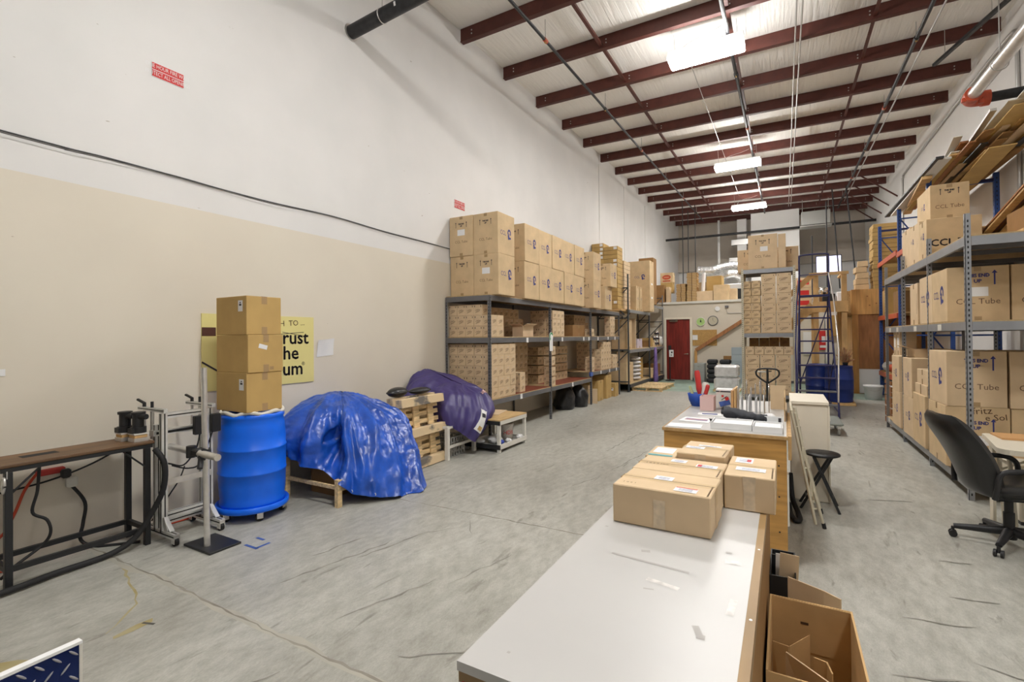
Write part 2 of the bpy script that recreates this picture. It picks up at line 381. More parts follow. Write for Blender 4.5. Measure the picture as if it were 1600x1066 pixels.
# two tone left wall
def two_tone():
    m, nt, b = newmat('two tone wall paint')
    N = nt.nodes.new; L = nt.links.new
    tc = N('ShaderNodeTexCoord'); sp = N('ShaderNodeSeparateXYZ'); L(tc.outputs['Object'], sp.inputs[0])
    gt = N('ShaderNodeMath'); gt.operation = 'GREATER_THAN'; gt.inputs[1].default_value = 2.93; L(sp.outputs['Z'], gt.inputs[0])
    n = N('ShaderNodeTexNoise'); n.inputs['Scale'].default_value = 1.2; n.inputs['Detail'].default_value = 6; L(tc.outputs['Object'], n.inputs['Vector'])
    def ramp(a, c):
        r_ = N('ShaderNodeValToRGB'); r_.color_ramp.elements[0].position = .35; r_.color_ramp.elements[1].position = .65
        r_.color_ramp.elements[0].color = a; r_.color_ramp.elements[1].color = c; L(n.outputs['Fac'], r_.inputs['Fac']); return r_
    up = ramp((.745,.735,.72,1), (.79,.775,.76,1)); lo = ramp((.72,.66,.555,1), (.755,.695,.585,1))
    mx = N('ShaderNodeMix'); mx.data_type = 'RGBA'; L(gt.outputs[0], mx.inputs['Factor']); L(lo.outputs[0], mx.inputs['A']); L(up.outputs[0], mx.inputs['B'])
    # small chips and marks
    n2 = N('ShaderNodeTexNoise'); n2.inputs['Scale'].default_value = 7; n2.inputs['Detail'].default_value = 3
    mp = N('ShaderNodeMapping'); mp.inputs['Scale'].default_value = (1,.8,2.2); L(tc.outputs['Object'], mp.inputs[0]); L(mp.outputs[0], n2.inputs['Vector'])
    r2 = N('ShaderNodeValToRGB'); r2.color_ramp.elements[0].position = .235; r2.color_ramp.elements[1].position = .25
    r2.color_ramp.elements[0].color = (.62,.58,.52,1); r2.color_ramp.elements[1].color = (1,1,1,1); L(n2.outputs['Fac'], r2.inputs['Fac'])
    m2 = N('ShaderNodeMix'); m2.data_type = 'RGBA'; m2.blend_type = 'MULTIPLY'; m2.inputs['Factor'].default_value = 1
    L(mx.outputs['Result'], m2.inputs['A']); L(r2.outputs['Color'], m2.inputs['B']); L(m2.outputs['Result'], b.inputs['Base Color'])
    b.inputs['Roughness'].default_value = .7
    bp = N('ShaderNodeBump'); bp.inputs['Strength'].default_value = .05; bp.inputs['Distance'].default_value = .003
    n3 = N('ShaderNodeTexNoise'); n3.inputs['Scale'].default_value = 45; L(tc.outputs['Object'], n3.inputs['Vector']); L(n3.outputs['Fac'], bp.inputs['Height']); L(bp.outputs['Normal'], b.inputs['Normal'])
    return m
M['two_tone'] = two_tone()
HT = 8.6
mb = MB(); mb.box(XL-.2, XL, YF, YFAR, 0, HT, 'two_tone')
for y in (14.5, 17.2, 20.2): mb.box(XL, XL+.02, y-.03, y+.03, 2.5, 7.05, 'white_paint')
struct(mb.build('wall_left'))
mb = MB(); mb.box(XR, XR+.2, YF, YFAR, 0, HT, 'white_paint'); struct(mb.build('wall_right'))
M['front_wall'] = mat('dark grey front wall', (.22,.215,.20), .6)  # unseen wall behind the camera, kept dark to cut bounced light
mb = MB(); mb.box(XL-.2, XR+.2, YF-.2, YF, 0, HT, 'front_wall'); struct(mb.build('wall_front'))
M['back_cream'] = mat('cream wall paint', (.66,.60,.50), .7, noise=.02, scale=2)
M['back_tan'] = mat('taupe wall paint', (.55,.49,.42), .75, noise=.03, scale=2)
# ground floor partition below the mezzanine, with its door opening
mb = MB()
DX0, DX1, DZ = -3.93, -3.07, 2.28
mb.box(XL, DX0, YB, YB+.15, 0, 2.86, 'back_cream'); mb.box(DX0, DX1, YB, YB+.15, DZ, 2.86, 'back_cream'); mb.box(DX1, 1.15, YB, YB+.15, 0, 2.86, 'back_cream')
struct(mb.build('wall_back'))
mb = MB(); mb.box(XL, 1.15, YB-.06, YFAR, 2.86, 2.94, 'offwhite'); struct(mb.build('floor_mezzanine'))
# far wall of the mezzanine level: pale below, taupe beam band above
mb = MB(); mb.box(XL-.2, XR+.2, YFAR, YFAR+.2, 0, 5.2, 'white_paint'); mb.box(XL-.2, XR+.2, YFAR, YFAR+.2, 5.2, HT, 'back_tan')
mb.box(XL, XR, YFAR-.25, YFAR, 5.1, 5.65, 'back_tan')
struct(mb.build('wall_far'))
# white bulkhead between the two mezzanine bays
mb = MB(); mb.box(-1.28, .62, 24.6, 24.75, 2.94, 7.2, 'white_paint'); struct(mb.build('wall_bulkhead'))
# ceiling: wrinkled white insulation facing
def insul():
    m, nt, b = newmat('white vinyl faced roof insulation')
    N = nt.nodes.new; L = nt.links.new
    tc = N('ShaderNodeTexCoord'); mp = N('ShaderNodeMapping'); mp.inputs['Scale'].default_value = (9,.5,1); mp.inputs['Rotation'].default_value = (0,0,.12)
    L(tc.outputs['Object'], mp.inputs[0])
    n = N('ShaderNodeTexNoise'); n.inputs['Scale'].default_value = 2; n.inputs['Detail'].default_value = 5; n.inputs['Distortion'].default_value = .6; L(mp.outputs[0], n.inputs['Vector'])
    b.inputs['Base Color'].default_value = (.95,.93,.89,1); b.inputs['Roughness'].default_value = .55
    bp = N('ShaderNodeBump'); bp.inputs['Strength'].default_value = .55; bp.inputs['Distance'].default_value = .05
    L(n.outputs['Fac'], bp.inputs['Height']); L(bp.outputs['Normal'], b.inputs['Normal'])
    return m
M['insulation'] = insul()
mb = MB(); JD = .24
def cz(x, y): return zj(x, y)+JD
vs = [(XL-.2,YF,0),(XR+.2,YF,0),(XR+.2,YFAR,0),(XL-.2,YFAR,0)]
vs = [(x, y, cz(x, y)) for x, y, _ in vs]+[(x, y, cz(x, y)+.15) for x, y, _ in vs]
mb.add(vs, [(0,1,2,3),(4,7,6,5),(0,4,5,1),(1,5,6,2),(2,6,7,3),(3,7,4,0)], 'insulation')
struct(mb.build('ceiling'))
# roof joists: C purlins, web plus flanges and bolts
nj = 0
for i in range(-6, 14):
    y = 7.05+1.505*i; y2 = y-.4; n = 12
    mb = MB()
    a = Vector((XL+.03, y, 0)); c = Vector((XR-.07, y2, 0))
    za, zc = zj(a.x, a.y), zj(c.x, c.y)
    def strip(dy0, dy1, h0, h1):
        vs = []
        for p, z in ((a, za), (c, zc)):
            for dy in (dy0, dy1):
                for h in (h0, h1): vs.append((p.x, p.y+dy, z+h))
        mb.add(vs, [(0,1,3,2),(4,6,7,5),(0,4,5,1),(2,3,7,6),(0,2,6,4),(1,5,7,3)], 'joist')
    strip(0, .012, 0, JD-.004); strip(-.012, .085, 0, .014); strip(0, .085, JD-.014, JD-.003)
    for f in (.03, .27, .52, .76, .97):
        for h in (.09, .15): 
            p = a.lerp(c, f); z = za+(zc-za)*f
            mb.cyl((p.x, p.y-.001, z+h), (p.x, p.y-.008, z+h), .013, 'galv', 6)
    if i >= 0: lab = 'red oxide steel roof joist spanning wall to wall, %s visible from the front' % ORD[i]
    else: lab = 'red oxide steel roof joist overhead behind the first lamp, outside the view, %s back' % ORD[-1-i]
    if i < 0 and i < -3: pass
    tag(mb.build('roof_joist', fix=True), lab, 'beam', 'steel roof joists')
# bridging angles between joists
for X, nm in ((-2.85, 'left'), (-.74, 'middle'), (1.34, 'right')):
    mb = MB(); y0, y1 = -2, 24.5
    mb.bar((X, y0, zj(X, y0)+.05), (X, y1, zj(X, y1)+.05), .05, .008, 'joist'); mb.bar((X+.025, y0, zj(X, y0)+.07), (X+.025, y1, zj(X, y1)+.07), .008, .05, 'joist')
    tag(mb.build('bridging_angle'), 'thin red steel bridging rod running back under the roof, %s of the three' % nm, 'brace', 'roof bridging rods')
# knee braces from the last joists to the right wall
for k, i in enumerate((9, 10, 11, 12)):
    y = 7.05+1.505*i-.4; mb = MB(); mb.bar((2.3, y, zj(2.3, y)+.02), (XR, y, zj(2.3, y)-.85), .04, .04, 'joist')
    tag(mb.build('knee_brace'), 'red steel knee brace from roof joist down to right wall, %s towards the back' % ORD[k], 'brace', 'knee braces on the right wall')
# sprinkler lines
def line(name, label, cat, X0, X1, y0, y1, dz, r_, mt, extras=None, group=None):
    mb = MB(); mb.cyl((X0, y0, zj(X0, y0)+dz), (X1, y1, zj(X1, y1)+dz), r_, mt, 10)
    n = int((y1-y0)/3)
    for k in range(n):
        y = y0+1.2+3*k; x = X0+(X1-X0)*(y-y0)/(y1-y0); z = zj(x, y)+dz
        mb.cyl((x, y, z-r_*1.7), (x, y, z+.02), .018, 'brass' if 'brass' in M else mt, 6)
        mb.cyl((x, y, z), (x, y, zj(x, y)+.02), .006, 'galv', 5)
        mb.cyl((x, y-.05, z), (x, y+.05, z), r_*1.35, 'orange_c' if mt == 'dark_pipe' and k % 2 else mt, 10)
    return tag(mb.build(name), label, cat, group)
M['brass'] = mat('brass', (.5,.33,.12), .35, .9)
M['orange_c'] = mat('orange grooved coupling', (.52,.08,.03), .45, noise=.15)
line('sprinkler_pipe', 'black sprinkler pipe under the joists nearest the left wall', 'pipe', -3.45, -3.25, -3, 24.2, -.33, .024, 'dark_pipe', group='sprinkler branch lines')
line('sprinkler_pipe', 'black sprinkler pipe running back just above the three ceiling lamps', 'pipe', -.80, -.70, -3, 24.2, -.20, .03, 'dark_pipe', group='sprinkler branch lines')
line('sprinkler_pipe', 'black sprinkler pipe under the joists nearest the right wall', 'pipe', 1.90, 2.0, -3, 24.2, -.26, .03, 'dark_pipe', group='sprinkler branch lines')
for X, t, rr_ in ((.30, 'pair of thin grey conduits running back overhead, right of the lamps, right one', .013), (.22, 'pair of thin grey conduits running back overhead, right of the lamps, left one', .013), (2.2, 'single grey conduit running back overhead beside the right sprinkler pipe', .016), (-1.5, 'thin grey cable conduit linking the ceiling lamps', .008)):
    mb = MB(); y0, y1 = (9.3, 21) if X < -1 else (-3, 24)
    mb.cyl((X, y0, zj(X, y0)-.04), (X, y1, zj(X, y1)-.04), rr_, 'galv', 8); tag(mb.build('ceiling_conduit'), t, 'conduit', 'ceiling conduits')
# short black rail hung under the joists at right
mb = MB(); mb.bar((2.38, 11.2, 6.44), (3.05, 8.6, 6.38), .055, .05, 'dark_pipe')
for t in (.12, .55): 
    p = Vector((2.38,11.2,6.44)).lerp(Vector((3.05,8.6,6.38)), t); mb.cyl(p, (p.x, p.y, zj(p.x, p.y)+.1), .005, 'galv', 5)
tag(mb.build('ceiling_rail'), 'short black square rail hung on wires below the joists at the upper right', 'rail')
# large sprinkler mains
mb = MB(); mb.cyl((-4.999,4.56,5.74), (-1.0,4.36,5.80), .085, 'dark_pipe', 20)
mb.cyl((-5.0,4.56,5.74), (-4.985,4.56,5.74), .11, 'steel', 20); mb.tube([(-4.4+.0, 4.53+.09*math.cos(a), 5.745+.09*math.sin(a)) for a in [2*math.pi*k/16 for k in range(17)]], .006, 'steel', 6)
mb.cyl((-4.4,4.53,5.83), (-4.4,4.53,zj(-4.4,4.5)+.1), .006, 'galv', 5); mb.cyl((-2.6,4.44,5.86), (-2.6,4.44,zj(-2.6,4.4)+.1), .006, 'galv', 5)
rect(mb, (-4.1,4.43,5.74), (1,0,0), (0,-.2,1), .03, .05, 'white')
tag(mb.build('sprinkler_main'), 'thick black sprinkler main leaving the left wall high up', 'pipe')
mb = MB(); px = 2.60
mb.cyl((px+.05, -3, 5.2), (px, 10.0, 5.36), .085, 'steel', 20)
tag_main = thing('sprinkler_main', 'thick galvanised sprinkler main along the right wall ending in an orange elbow', 'pipe')
mb.build('pipe_run', tag_main)
mb = MB(); mb.cyl((px, 10.0, 5.36), (px, 10.12, 5.36), .115, 'orange_c', 20); mb.tube(spline([(px,10.05,5.36),(px,10.2,5.36),(px+.06,10.28,5.36),(px+.2,10.3,5.36)], 5), .105, 'orange_c', 16)
mb.bx((px-.115,10.06,5.30), (.05,.06,.06), 'orange_c'); mb.bx((px+.1,10.1,5.25), (.06,.06,.06), 'orange_c'); mb.cyl((px+.15,10.3,5.36), (px+.25,10.3,5.36), .118, 'orange_c', 20)
o = mb.build('elbow_coupling', tag_main); o['label'] = 'orange grooved elbow coupling'
mb = MB(); mb.cyl((px+.2,10.3,5.36), (XR,10.3,5.36), .075, 'dark_pipe', 18); mb.cyl((XR-.03,10.3,5.36), (XR,10.3,5.36), .11, 'dark_pipe', 18)
o = mb.build('wall_branch', tag_main); o['label'] = 'black branch pipe into the wall'
for y in (6.5, 9.0):
    mb = MB(); mb.cyl((px,y,5.41), (px,y,zj(px,y)+.1), .008, 'galv', 5); mb.tube([(px+.095*math.cos(a), y, 5.33+.095*math.sin(a)) for a in [2*math.pi*k/14 for k in range(15)]], .008, 'galv', 5); mb.build('pipe_hanger', tag_main)
# conduit along the right wall dropping to the floor
mb = MB()
mb.tube(spline([(XR-.03,19.3,3.2),(XR-.03,19.3,6.2),(XR-.03,19.2,6.55),(XR-.03,18.6,6.62),(XR-.03,14,6.60),(XR-.03,11.1,6.56),(XR-.03,10.75,6.45),(XR-.03,10.68,6.2),(XR-.03,10.66,3),(XR-.03,10.66,.2)], 6), .03, 'galv', 8)
tag(mb.build('wall_conduit'), 'grey conduit along the top of the right wall, bent down at both ends', 'conduit')
# ceiling lamps: shallow box fixtures hung on wires
M['lamp'] = emit('lit fluorescent diffuser', (1,.98,.95), 85)
M['lamp_body'] = mat('white lamp housing', (.8,.8,.8), .5)
def lamp(x, y, z, label, k=1):
    t = thing('ceiling_lamp', label, 'lamp', (x, y, z), 0, 'hanging fluorescent lamps')
    mb = MB(); mb.box(-.6*k, .6*k, -.20, .20, .005, .09, 'lamp_body', bev=.01); mb.build('housing', t)
    mb = MB(); mb.box(-.6*k, .6*k, -.22, .22, -.065, .004, 'lamp', bev=.02); mb.build('diffuser', t)['label'] = 'glowing white diffuser'
    for sx in (-.5*k, .5*k):
        h = zj(x+sx, y)-z
        mb = MB(); mb.cyl((sx,0,.09), (sx-.02,.0,h+.1), .004, 'galv', 5); mb.build('hanging_wire', t)
    mb = MB(); mb.tube(spline([(-.4,0,.09),(-.38,.05,.22),(-.2,.1,.33),(.1,.05,.36),(.3,0,.40)], 6), .006, 'white', 5); mb.build('power_cord', t)
lamp(-1.12, 8.82, 6.5, 'bright hanging fluorescent lamp nearest the camera, largest in view')
lamp(-1.12, 15.3, 6.56, 'bright hanging fluorescent lamp halfway back, middle of the three in view')
lamp(-1.15, 20.9, 6.66, 'bright hanging fluorescent lamp farthest back near the mezzanine, smallest')
lamp(-1.1, 2.4, 6.2, 'bright hanging fluorescent lamp above the camera, outside the view')
lamp(1.9, -.3, 6.1, 'added short fill lamp hung right of and behind the camera, outside the view', .45)  # added fill lamp, no known fixture; brightens faces turned to the camera
# door in the back partition
mb = MB(); mb.box(DX0-.07, DX0, YB-.03, YB+.16, 0, DZ+.07, 'beige'); mb.box(DX1, DX1+.07, YB-.03, YB+.16, 0, DZ+.07, 'beige'); mb.box(DX0, DX1, YB-.03, YB+.16, DZ, DZ+.07, 'beige')
fr = struct(mb.build('door_1'))
mb = MB(); mb.box(DX0+.005, DX1-.005, YB+.02, YB+.065, .01, DZ-.005, 'door_red'); mb.build('door_leaf', fr)['label'] = 'cherry red wooden door leaf'
mb = MB(); mb.cyl((DX1-.09,YB+.02,.98), (DX1-.09,YB-.05,.98), .03, 'chrome', 12); mb.cyl((DX1-.09,YB-.04,.98), (DX1-.22,YB-.045,.97), .011, 'chrome', 8); mb.build('lever_handle', fr)
mb = MB(); mb.bx((DX0+.27,YB-.01,DZ-.06), (.3,.05,.06), 'chrome'); mb.bar((DX0+.2,YB-.03,DZ-.03), (DX0+.42,YB-.06,DZ-.02), .02,.015,'chrome'); mb.build('door_closer', fr)
# baseboard strips
mb = MB(); mb.box(DX1+.08, 1.1, YB-.012, YB, 0, .09, 'grey_rack'); struct(mb.build('baseboard_back'))
# ================================================================== left foreground
# red fire wall signs stencilled on thin red plates
def firesign(y0, y1, z0, z1, label, size):
    mb = MB(); mb.box(XL, XL+.004, y0, y1, z0, z1, 'white')
    ym, h = (y0+y1)/2, (z1-z0)
    rect(mb, (XL+.0045, ym, z0+h*.74), (0,1,0), (0,0,1), (y1-y0), h*.44, 'red_print'); rect(mb, (XL+.0045, ym, z0+h*.25), (0,1,0), (0,0,1), (y1-y0), h*.44, 'red_print')
    text(mb, 'ONE HOUR FIRE WALL', (XL+.007, ym, z0+h*.74), (0,1,0), (0,0,1), size, 'white', sx=.72); text(mb, 'PROTECT ALL OPENINGS', (XL+.007, ym, z0+h*.25), (0,1,0), (0,0,1), size, 'white', sx=.66)
    tag(mb.build('fire_wall_sign'), label, 'sign')
firesign(2.225, 2.49, 4.065, 4.20, 'small red and white fire wall sign high on the left wall, nearest the camera', .05)
firesign(6.86, 7.17, 3.93, 4.08, 'small red and white fire wall sign on the left wall above the stacked cartons', .058)
# cable sagging along the wall
M['cable'] = mat('grey black cable', (.07,.07,.075), .6)
mb = MB(); pts = [(-3,3.23),(1.245,3.203),(1.6,3.199),(1.9,3.206),(2.4,3.2),(2.87,3.19),(3.45,3.19),(4.25,3.214),(5.15,3.19),(6.0,3.19),(6.8,3.18)]
mb.tube(spline([(XL+.012, y, z) for y, z in pts], 4), .006, 'cable', 6); mb.tube(spline([(XL+.03, y, z+.012*math.sin(y*3.1)-.012) for y, z in pts], 4), .003, 'cable', 5)
tag(mb.build('wall_cable'), 'dark bundled cable running level along the white upper left wall', 'cable')
# yellow poster
M['poster_yellow'] = mat('pale yellow poster', (.78,.70,.29), .6); M['poster_brown'] = mat('brown poster stripe', (.09,.03,.02), .6)
mb = MB(); mb.box(XL, XL+.012, 2.643, 3.94, 1.14, 1.915, 'poster_yellow')
S = XL+.0135
for s, z in (('rust', 1.665), ('he', 1.488), ('um', 1.305)): text(mb, s, (S, 3.515 if s != 'he' else 3.52, z), (0,1,0), (0,0,1), .215, 'ink_dark', bold=.004, align='LEFT')
text(mb, '\u00ae', (S, 3.79, 1.36), (0,1,0), (0,0,1), .06, 'ink_dark')
for a, b_ in ((3.44,3.50),(3.53,3.56)): pass
text(mb, 'TH  TO ...', (S, 3.62, 1.835), (0,1,.06), (0,-.06,1), .09, 'ink_brown')
mb.bar((S, 3.50, 1.712), (S, 3.80, 1.735), .002, .006, 'ink_dark'); mb.bar((S, 3.52, 1.735), (S, 3.80, 1.690), .002, .005, 'ink_dark')
rect(mb, (S, 2.71, 1.735), (0,1,0), (0,0,1), .135, .085, 'poster_brown'); mb.bar((S, 2.643, 1.435), (S, 2.90, 1.27), .003, .016, 'ink_dark')
tag(mb.build('wall_poster'), 'yellow poster with bold black lettering on the beige wall, half hidden by cartons', 'poster')
mb = MB(); mb.grid(lambda u, v: (XL+.004+.02*(v*v)+.012*math.sin(u*5)*v, 3.99+.25*u+.01*v, 1.43+.21*v+.02*u), 8, 6, 'white', False)
tag(mb.build('paper_sheet'), 'curling white paper sheet taped to the wall right of the yellow poster', 'paper')
mb = MB(); mb.box(XL, XL+.006, 1.235, 1.27, 1.40, 1.45, 'white'); tag(mb.build('wall_tag'), 'tiny white tag on the beige wall above the narrow bench', 'tag')

# narrow bench with steel frame
t = thing('narrow_bench', 'narrow wooden-topped bench on a black steel frame against the left wall', 'bench', (-4.68,1.57,0))
mb = MB(); mb.box(-.19,.19,-.46,.44,.812,.835,'wood_top', bev=.004); mb.box(-.07,.02,-.30,-.10,.8352,.836,'hole'); mb.build('bench_top', t)
mb = MB(); mb.box(-.185,.185,-.45,.43,.782,.811,'black_metal'); mb.build('top_frame', t)
for x in (-.155,.165):
    for y in (-.41,.395):
        mb = MB(); mb.box(x-.02,x+.02,y-.02,y+.02,0,.782,'black_metal', bev=.003); mb.build('leg', t)
for x in (-.155,.165):
    mb = MB(); mb.box(x-.015,x+.015,-.39,.375,.115,.15,'black_metal'); mb.build('stretcher', t)
for y in (-.41,.395):
    mb = MB(); mb.box(-.135,.145,y-.015,y+.015,.115,.15,'black_metal'); mb.build('stretcher', t)
for y, s in ((-.41,1),(.395,-1)):
    mb = MB(); mb.cyl((.165,y,.62),(.165,y+s*.16,.782),.007,'black_metal',6); mb.build('corner_brace', t)
# a steel tool hook on the leg
mb = MB(); mb.tube([(-4.5+.035*math.cos(a*.9)*.6, 1.135+.0*a, .70+.05*math.sin(a)) for a in [k*.4 for k in range(16)]], .008, 'steel', 6); mb.cyl((-4.5,1.15,.74),(-4.5,1.15,.79),.006,'steel',6)
tag(mb.build('steel_ring'), 'steel ring clip hanging at the left end of the narrow bench', 'ring')
# motors clamped on wood blocks
def motor(x, y, label):
    t = thing('clamp_motor', label, 'motor', (x, y, .836), 0, 'black motors on the bench')
    mb = MB(); mb.box(-.055,.055,-.05,.05,0,.03,'steel'); mb.box(-.05,.05,-.045,.045,.03,.055,'lumber', bev=.004); mb.box(-.055,.055,-.05,.05,.056,.068,'offwhite'); mb.build('mounting_block', t)
    mb = MB(); mb.cyl((0,0,.068),(0,0,.115),.055,'black',16); mb.cyl((0,0,.115),(0,0,.215),.04,'black',16); mb.cyl((0,0,.215),(0,0,.235),.05,'black',16); mb.bx((0,-.05,.09),(.07,.02,.04),'black'); mb.build('motor_body', t)
    mb = MB(); mb.cyl((.03,0,.2),(.09,.02,.2),.022,'black',10); mb.build('connector', t)
motor(-4.72, 1.90, 'black cylindrical clamp motor at the bench end, nearer the wall')
motor(-4.585, 1.935, 'black cylindrical clamp motor at the bench end, nearer the aluminium frame')
# red power strip, orange cord, black cords
M['orange_cord'] = mat('orange red cord', (.55,.06,.02), .5)
t = thing('power_strip', 'red power strip on the wall below the bench with an orange cord', 'power strip', (XL,1.5,.64))
mb = MB(); mb.box(.0,.05,-.07,.10,-.02,.025,'red',bev=.01); mb.build('housing', t)
mb = MB(); mb.tube(spline([(.03,-.07,.0),(.05,-.14,-.10),(.06,-.2,-.26),(.07,-.28,-.40),(.08,-.5,-.5)],6),.010,'orange_cord',8); mb.build('power_cord', t)['label'] = 'orange power cord'
mb = MB(); mb.box(.05,.10,.06,.12,-.06,.01,'black',bev=.012); mb.box(.05,.10,.09,.16,-.14,-.06,'offwhite',bev=.01); mb.build('plug', t)['label'] = 'black and white plug'
for nm, pts, r_, lb in (('electric_cable', [(-4.93,1.62,.52),(-4.9,1.70,.36),(-4.88,1.68,.2),(-4.86,1.66,.08),(-4.8,1.75,.012),(-4.6,1.95,.012)], .012, 'black cord dropping from the white plug to the floor under the bench'),
                    ('electric_cable', [(-4.56,1.33,.80),(-4.6,1.33,.6),(-4.62,1.31,.45),(-4.6,1.38,.38),(-4.6,1.40,.28),(-4.62,1.36,.2),(-4.6,1.22,.12),(-4.62,1.15,.05)], .010, 'black cord hanging from the underside of the bench top'),
                    ('thin_cord', [(-4.97,.6,.52),(-4.97,1.2,.55),(-4.95,1.5,.58),(-4.9,1.75,.66),(-4.75,1.93,.80)], .007, 'thin black cord swooping along the wall behind the bench'),
                    ('air_hose', [(-4.42,1.98,.78),(-4.36,2.02,.66),(-4.38,2.02,.45),(-4.44,1.96,.26),(-4.47,1.86,.10),(-4.48,1.7,.03),(-4.46,1.4,.03),(-4.42,1.15,.03),(-4.4,.8,.03)], .022, 'thick black hose bundle curving from the aluminium frame to the floor'),
                    ('orange_wall_cord', [(-4.9,1.1,.012),(-4.85,1.5,.012),(-4.83,2.0,.012),(-4.8,2.5,.012),(-4.85,3.1,.012)], .010, 'orange red cord lying on the floor along the wall')):
    mb = MB(); mb.tube(spline(pts,6), r_, 'orange_cord' if nm == 'orange_wall_cord' else 'rubber', 8); tag(mb.build(nm), lb, 'cord' if 'hose' not in nm else 'hose')

# aluminium extrusion stand on casters
def extr(mb, p, q, a=.045, mt='alu'):
    mb.bar(p, q, a, a, mt)
    P, Q = Vector(p), Vector(q); d = (Q-P).normalized()
    for n in ((1,0,0),(0,1,0),(0,0,1),(-1,0,0),(0,-1,0),(0,0,-1)):
        n = Vector(n)
        if abs(n.dot(d)) > .3: continue
        s = d.cross(n); o = n*(a/2+.0006); w_ = a*.11
        mb.add([P+o+s*w_, P+o-s*w_, Q+o-s*w_, Q+o+s*w_], [(0,1,2,3)], 'hole')
t = thing('aluminium_stand', 'aluminium extrusion conveyor stand on casters beside the narrow bench', 'stand', (-4.5,2.22,0))
for y in (-.16,.20):
    for x in (-.06,.04):
        mb = MB(); extr(mb,(x,y,.08),(x,y,1.05 if x > 0 else .95)); mb.build('upright', t)
    mb = MB(); extr(mb,(-.25,y,.075),(.24,y,.075)); mb.build('foot', t)
    mb = MB(); mb.bar((.065,y,.20),(.17,y,.105),.035,.012,'alu'); mb.bar((.065,y-.015,.2),(.12,y-.015,.1),.01,.05,'alu'); mb.build('gusset', t)
    for x in (-.23,.22):
        c = thing('caster','x','x'); 
        for k in ('label','category'): del c[k]
        c.parent = t; c.location = (x,y,0)
        mb = MB(); mb.cyl((0,-.014,.034),(0,.014,.034),.034,'rubber',14); mb.build('wheel', c)
        mb = MB(); mb.box(-.02,.025,-.022,-.017,.02,.08,'steel'); mb.box(-.02,.025,.017,.022,.02,.08,'steel'); mb.box(-.025,.025,-.022,.022,.075,.09,'steel'); mb.build('fork', c)
for z, x in ((1.03,.04),(.21,.04),(.13,-.06)):
    mb = MB(); extr(mb,(x,-.14,z),(x,.18,z)); mb.build('cross_rail', t)
mb = MB(); mb.box(.062,.07,-.17,.21,.46,.51,'steel'); mb.build('cross_plate', t)
for y in (-.17,.21):
    mb = MB(); extr(mb,(-.33,y,1.075),(.10,y,1.075),.03); mb.build('top_arm', t)
    mb = MB(); mb.cyl((-.12,y,.83),(-.12,y,1.06),.014,'steel',10); mb.cyl((-.25,y,.83),(-.25,y,1.06),.012,'steel',10); mb.build('support_rod', t)
    mb = MB(); mb.cyl((-.25,y,1.09),(-.25,y,1.125),.014,'black',8); mb.bar((-.25,y,1.12),(-.32,y-.02,1.15),.018,.015,'black'); mb.build('clamp_lever', t)
    mb = MB(); mb.cyl((-.12,y,1.09),(-.12,y,1.14),.012,'black',8); mb.build('clamp_knob', t)
mb = MB(); mb.box(-.10,-.03,-.20,.27,.86,.905,'alu'); mb.box(-.0295,-.028,-.18,.26,.872,.893,'hole'); mb.build('rail', t)
mb = MB(); mb.box(.065,.11,.05,.16,.84,1.0,'black',bev=.006); mb.box(.065,.11,.19,.27,.84,1.0,'black',bev=.006); mb.build('control_box', t)
mb = MB(); mb.tube(spline([(.09,.1,.85),(.1,.06,.72),(.07,-.02,.60),(.02,-.1,.62),(-.03,-.14,.64)],6),.007,'rubber',6); mb.tube(spline([(.1,.2,.85),(.1,.1,.6),(.06,.02,.56),(.0,-.08,.6)],6),.007,'rubber',6); mb.tube(spline([(.0,.02,.57),(-.05,0,.45),(-.12,-.06,.3),(-.2,-.14,.12)],6),.006,'rubber',6); mb.build('wiring', t)
# tube stand with black base plate
t = thing('tube_stand', 'tall steel tube stand on a black square base plate with a clamped cross tube', 'stand', (-4.04,2.2,0))
mb = MB(); mb.box(-.18,.19,-.11,.14,0,.018,'black_metal',bev=.003); mb.build('base_plate', t)
mb = MB(); mb.cyl((.03,-.04,.018),(-.01,-.04,1.43),.0225,'steel',16); mb.build('pole', t)
mb = MB(); mb.cyl((-.42,-.09,.77),(.27,-.09,.755),.027,'steel',16); mb.build('cross_tube', t)
mb = MB(); mb.box(-.06,.03,-.12,-.0,.735,.79,'black',bev=.01); mb.cyl((-.08,-.1,.72),(-.08,-.1,.81),.035,'black',12); mb.cyl((.06,-.1,.73),(.1,-.13,.66),.02,'black',10); mb.cyl((.06,-.06,.79),(.06,-.1,.72),.03,'black',10); mb.build('clamp', t)

# blue drum on a caster dolly
M['drum_band'] = M['blue_plastic']
def drum(loc, label, mt='blue_plastic', dolly=True, rim=True):
    t = thing('plastic_drum', label, 'drum', loc)
    prof = [(0,0),(.262,0),(.276,.012),(.280,.04),(.272,.07),(.279,.12),(.283,.2),(.286,.30),(.2915,.305),(.2915,.317),(.287,.322),(.288,.43),(.288,.52),(.2925,.525),(.2925,.537),(.287,.542),(.284,.66),(.278,.75),(.266,.80),(.274,.812),(.276,.835),(.268,.85),(.235,.852),(.23,.835),(0,.835)]
    mb = MB(); mb.lathe(prof, mt, 40); mb.build('drum_body', t)
    if rim:
        mb = MB(); mb.tube([(.255*math.cos(a)+.01*math.sin(9*a),.255*math.sin(a),.862+.012*math.sin(7*a)) for a in [2*math.pi*k/48 for k in range(48)]], .018, 'offwhite', 8, closed=True); mb.build('white_liner', t)['label'] = 'crumpled white liner rim'
    return t
DZ0 = .115
drum((-4.42,2.80,DZ0), 'bright blue plastic drum with stacked cartons on top, standing on a dolly')
t = thing('drum_dolly', 'blue round drum dolly on black casters under the bright blue drum', 'dolly', (-4.42,2.80,0))
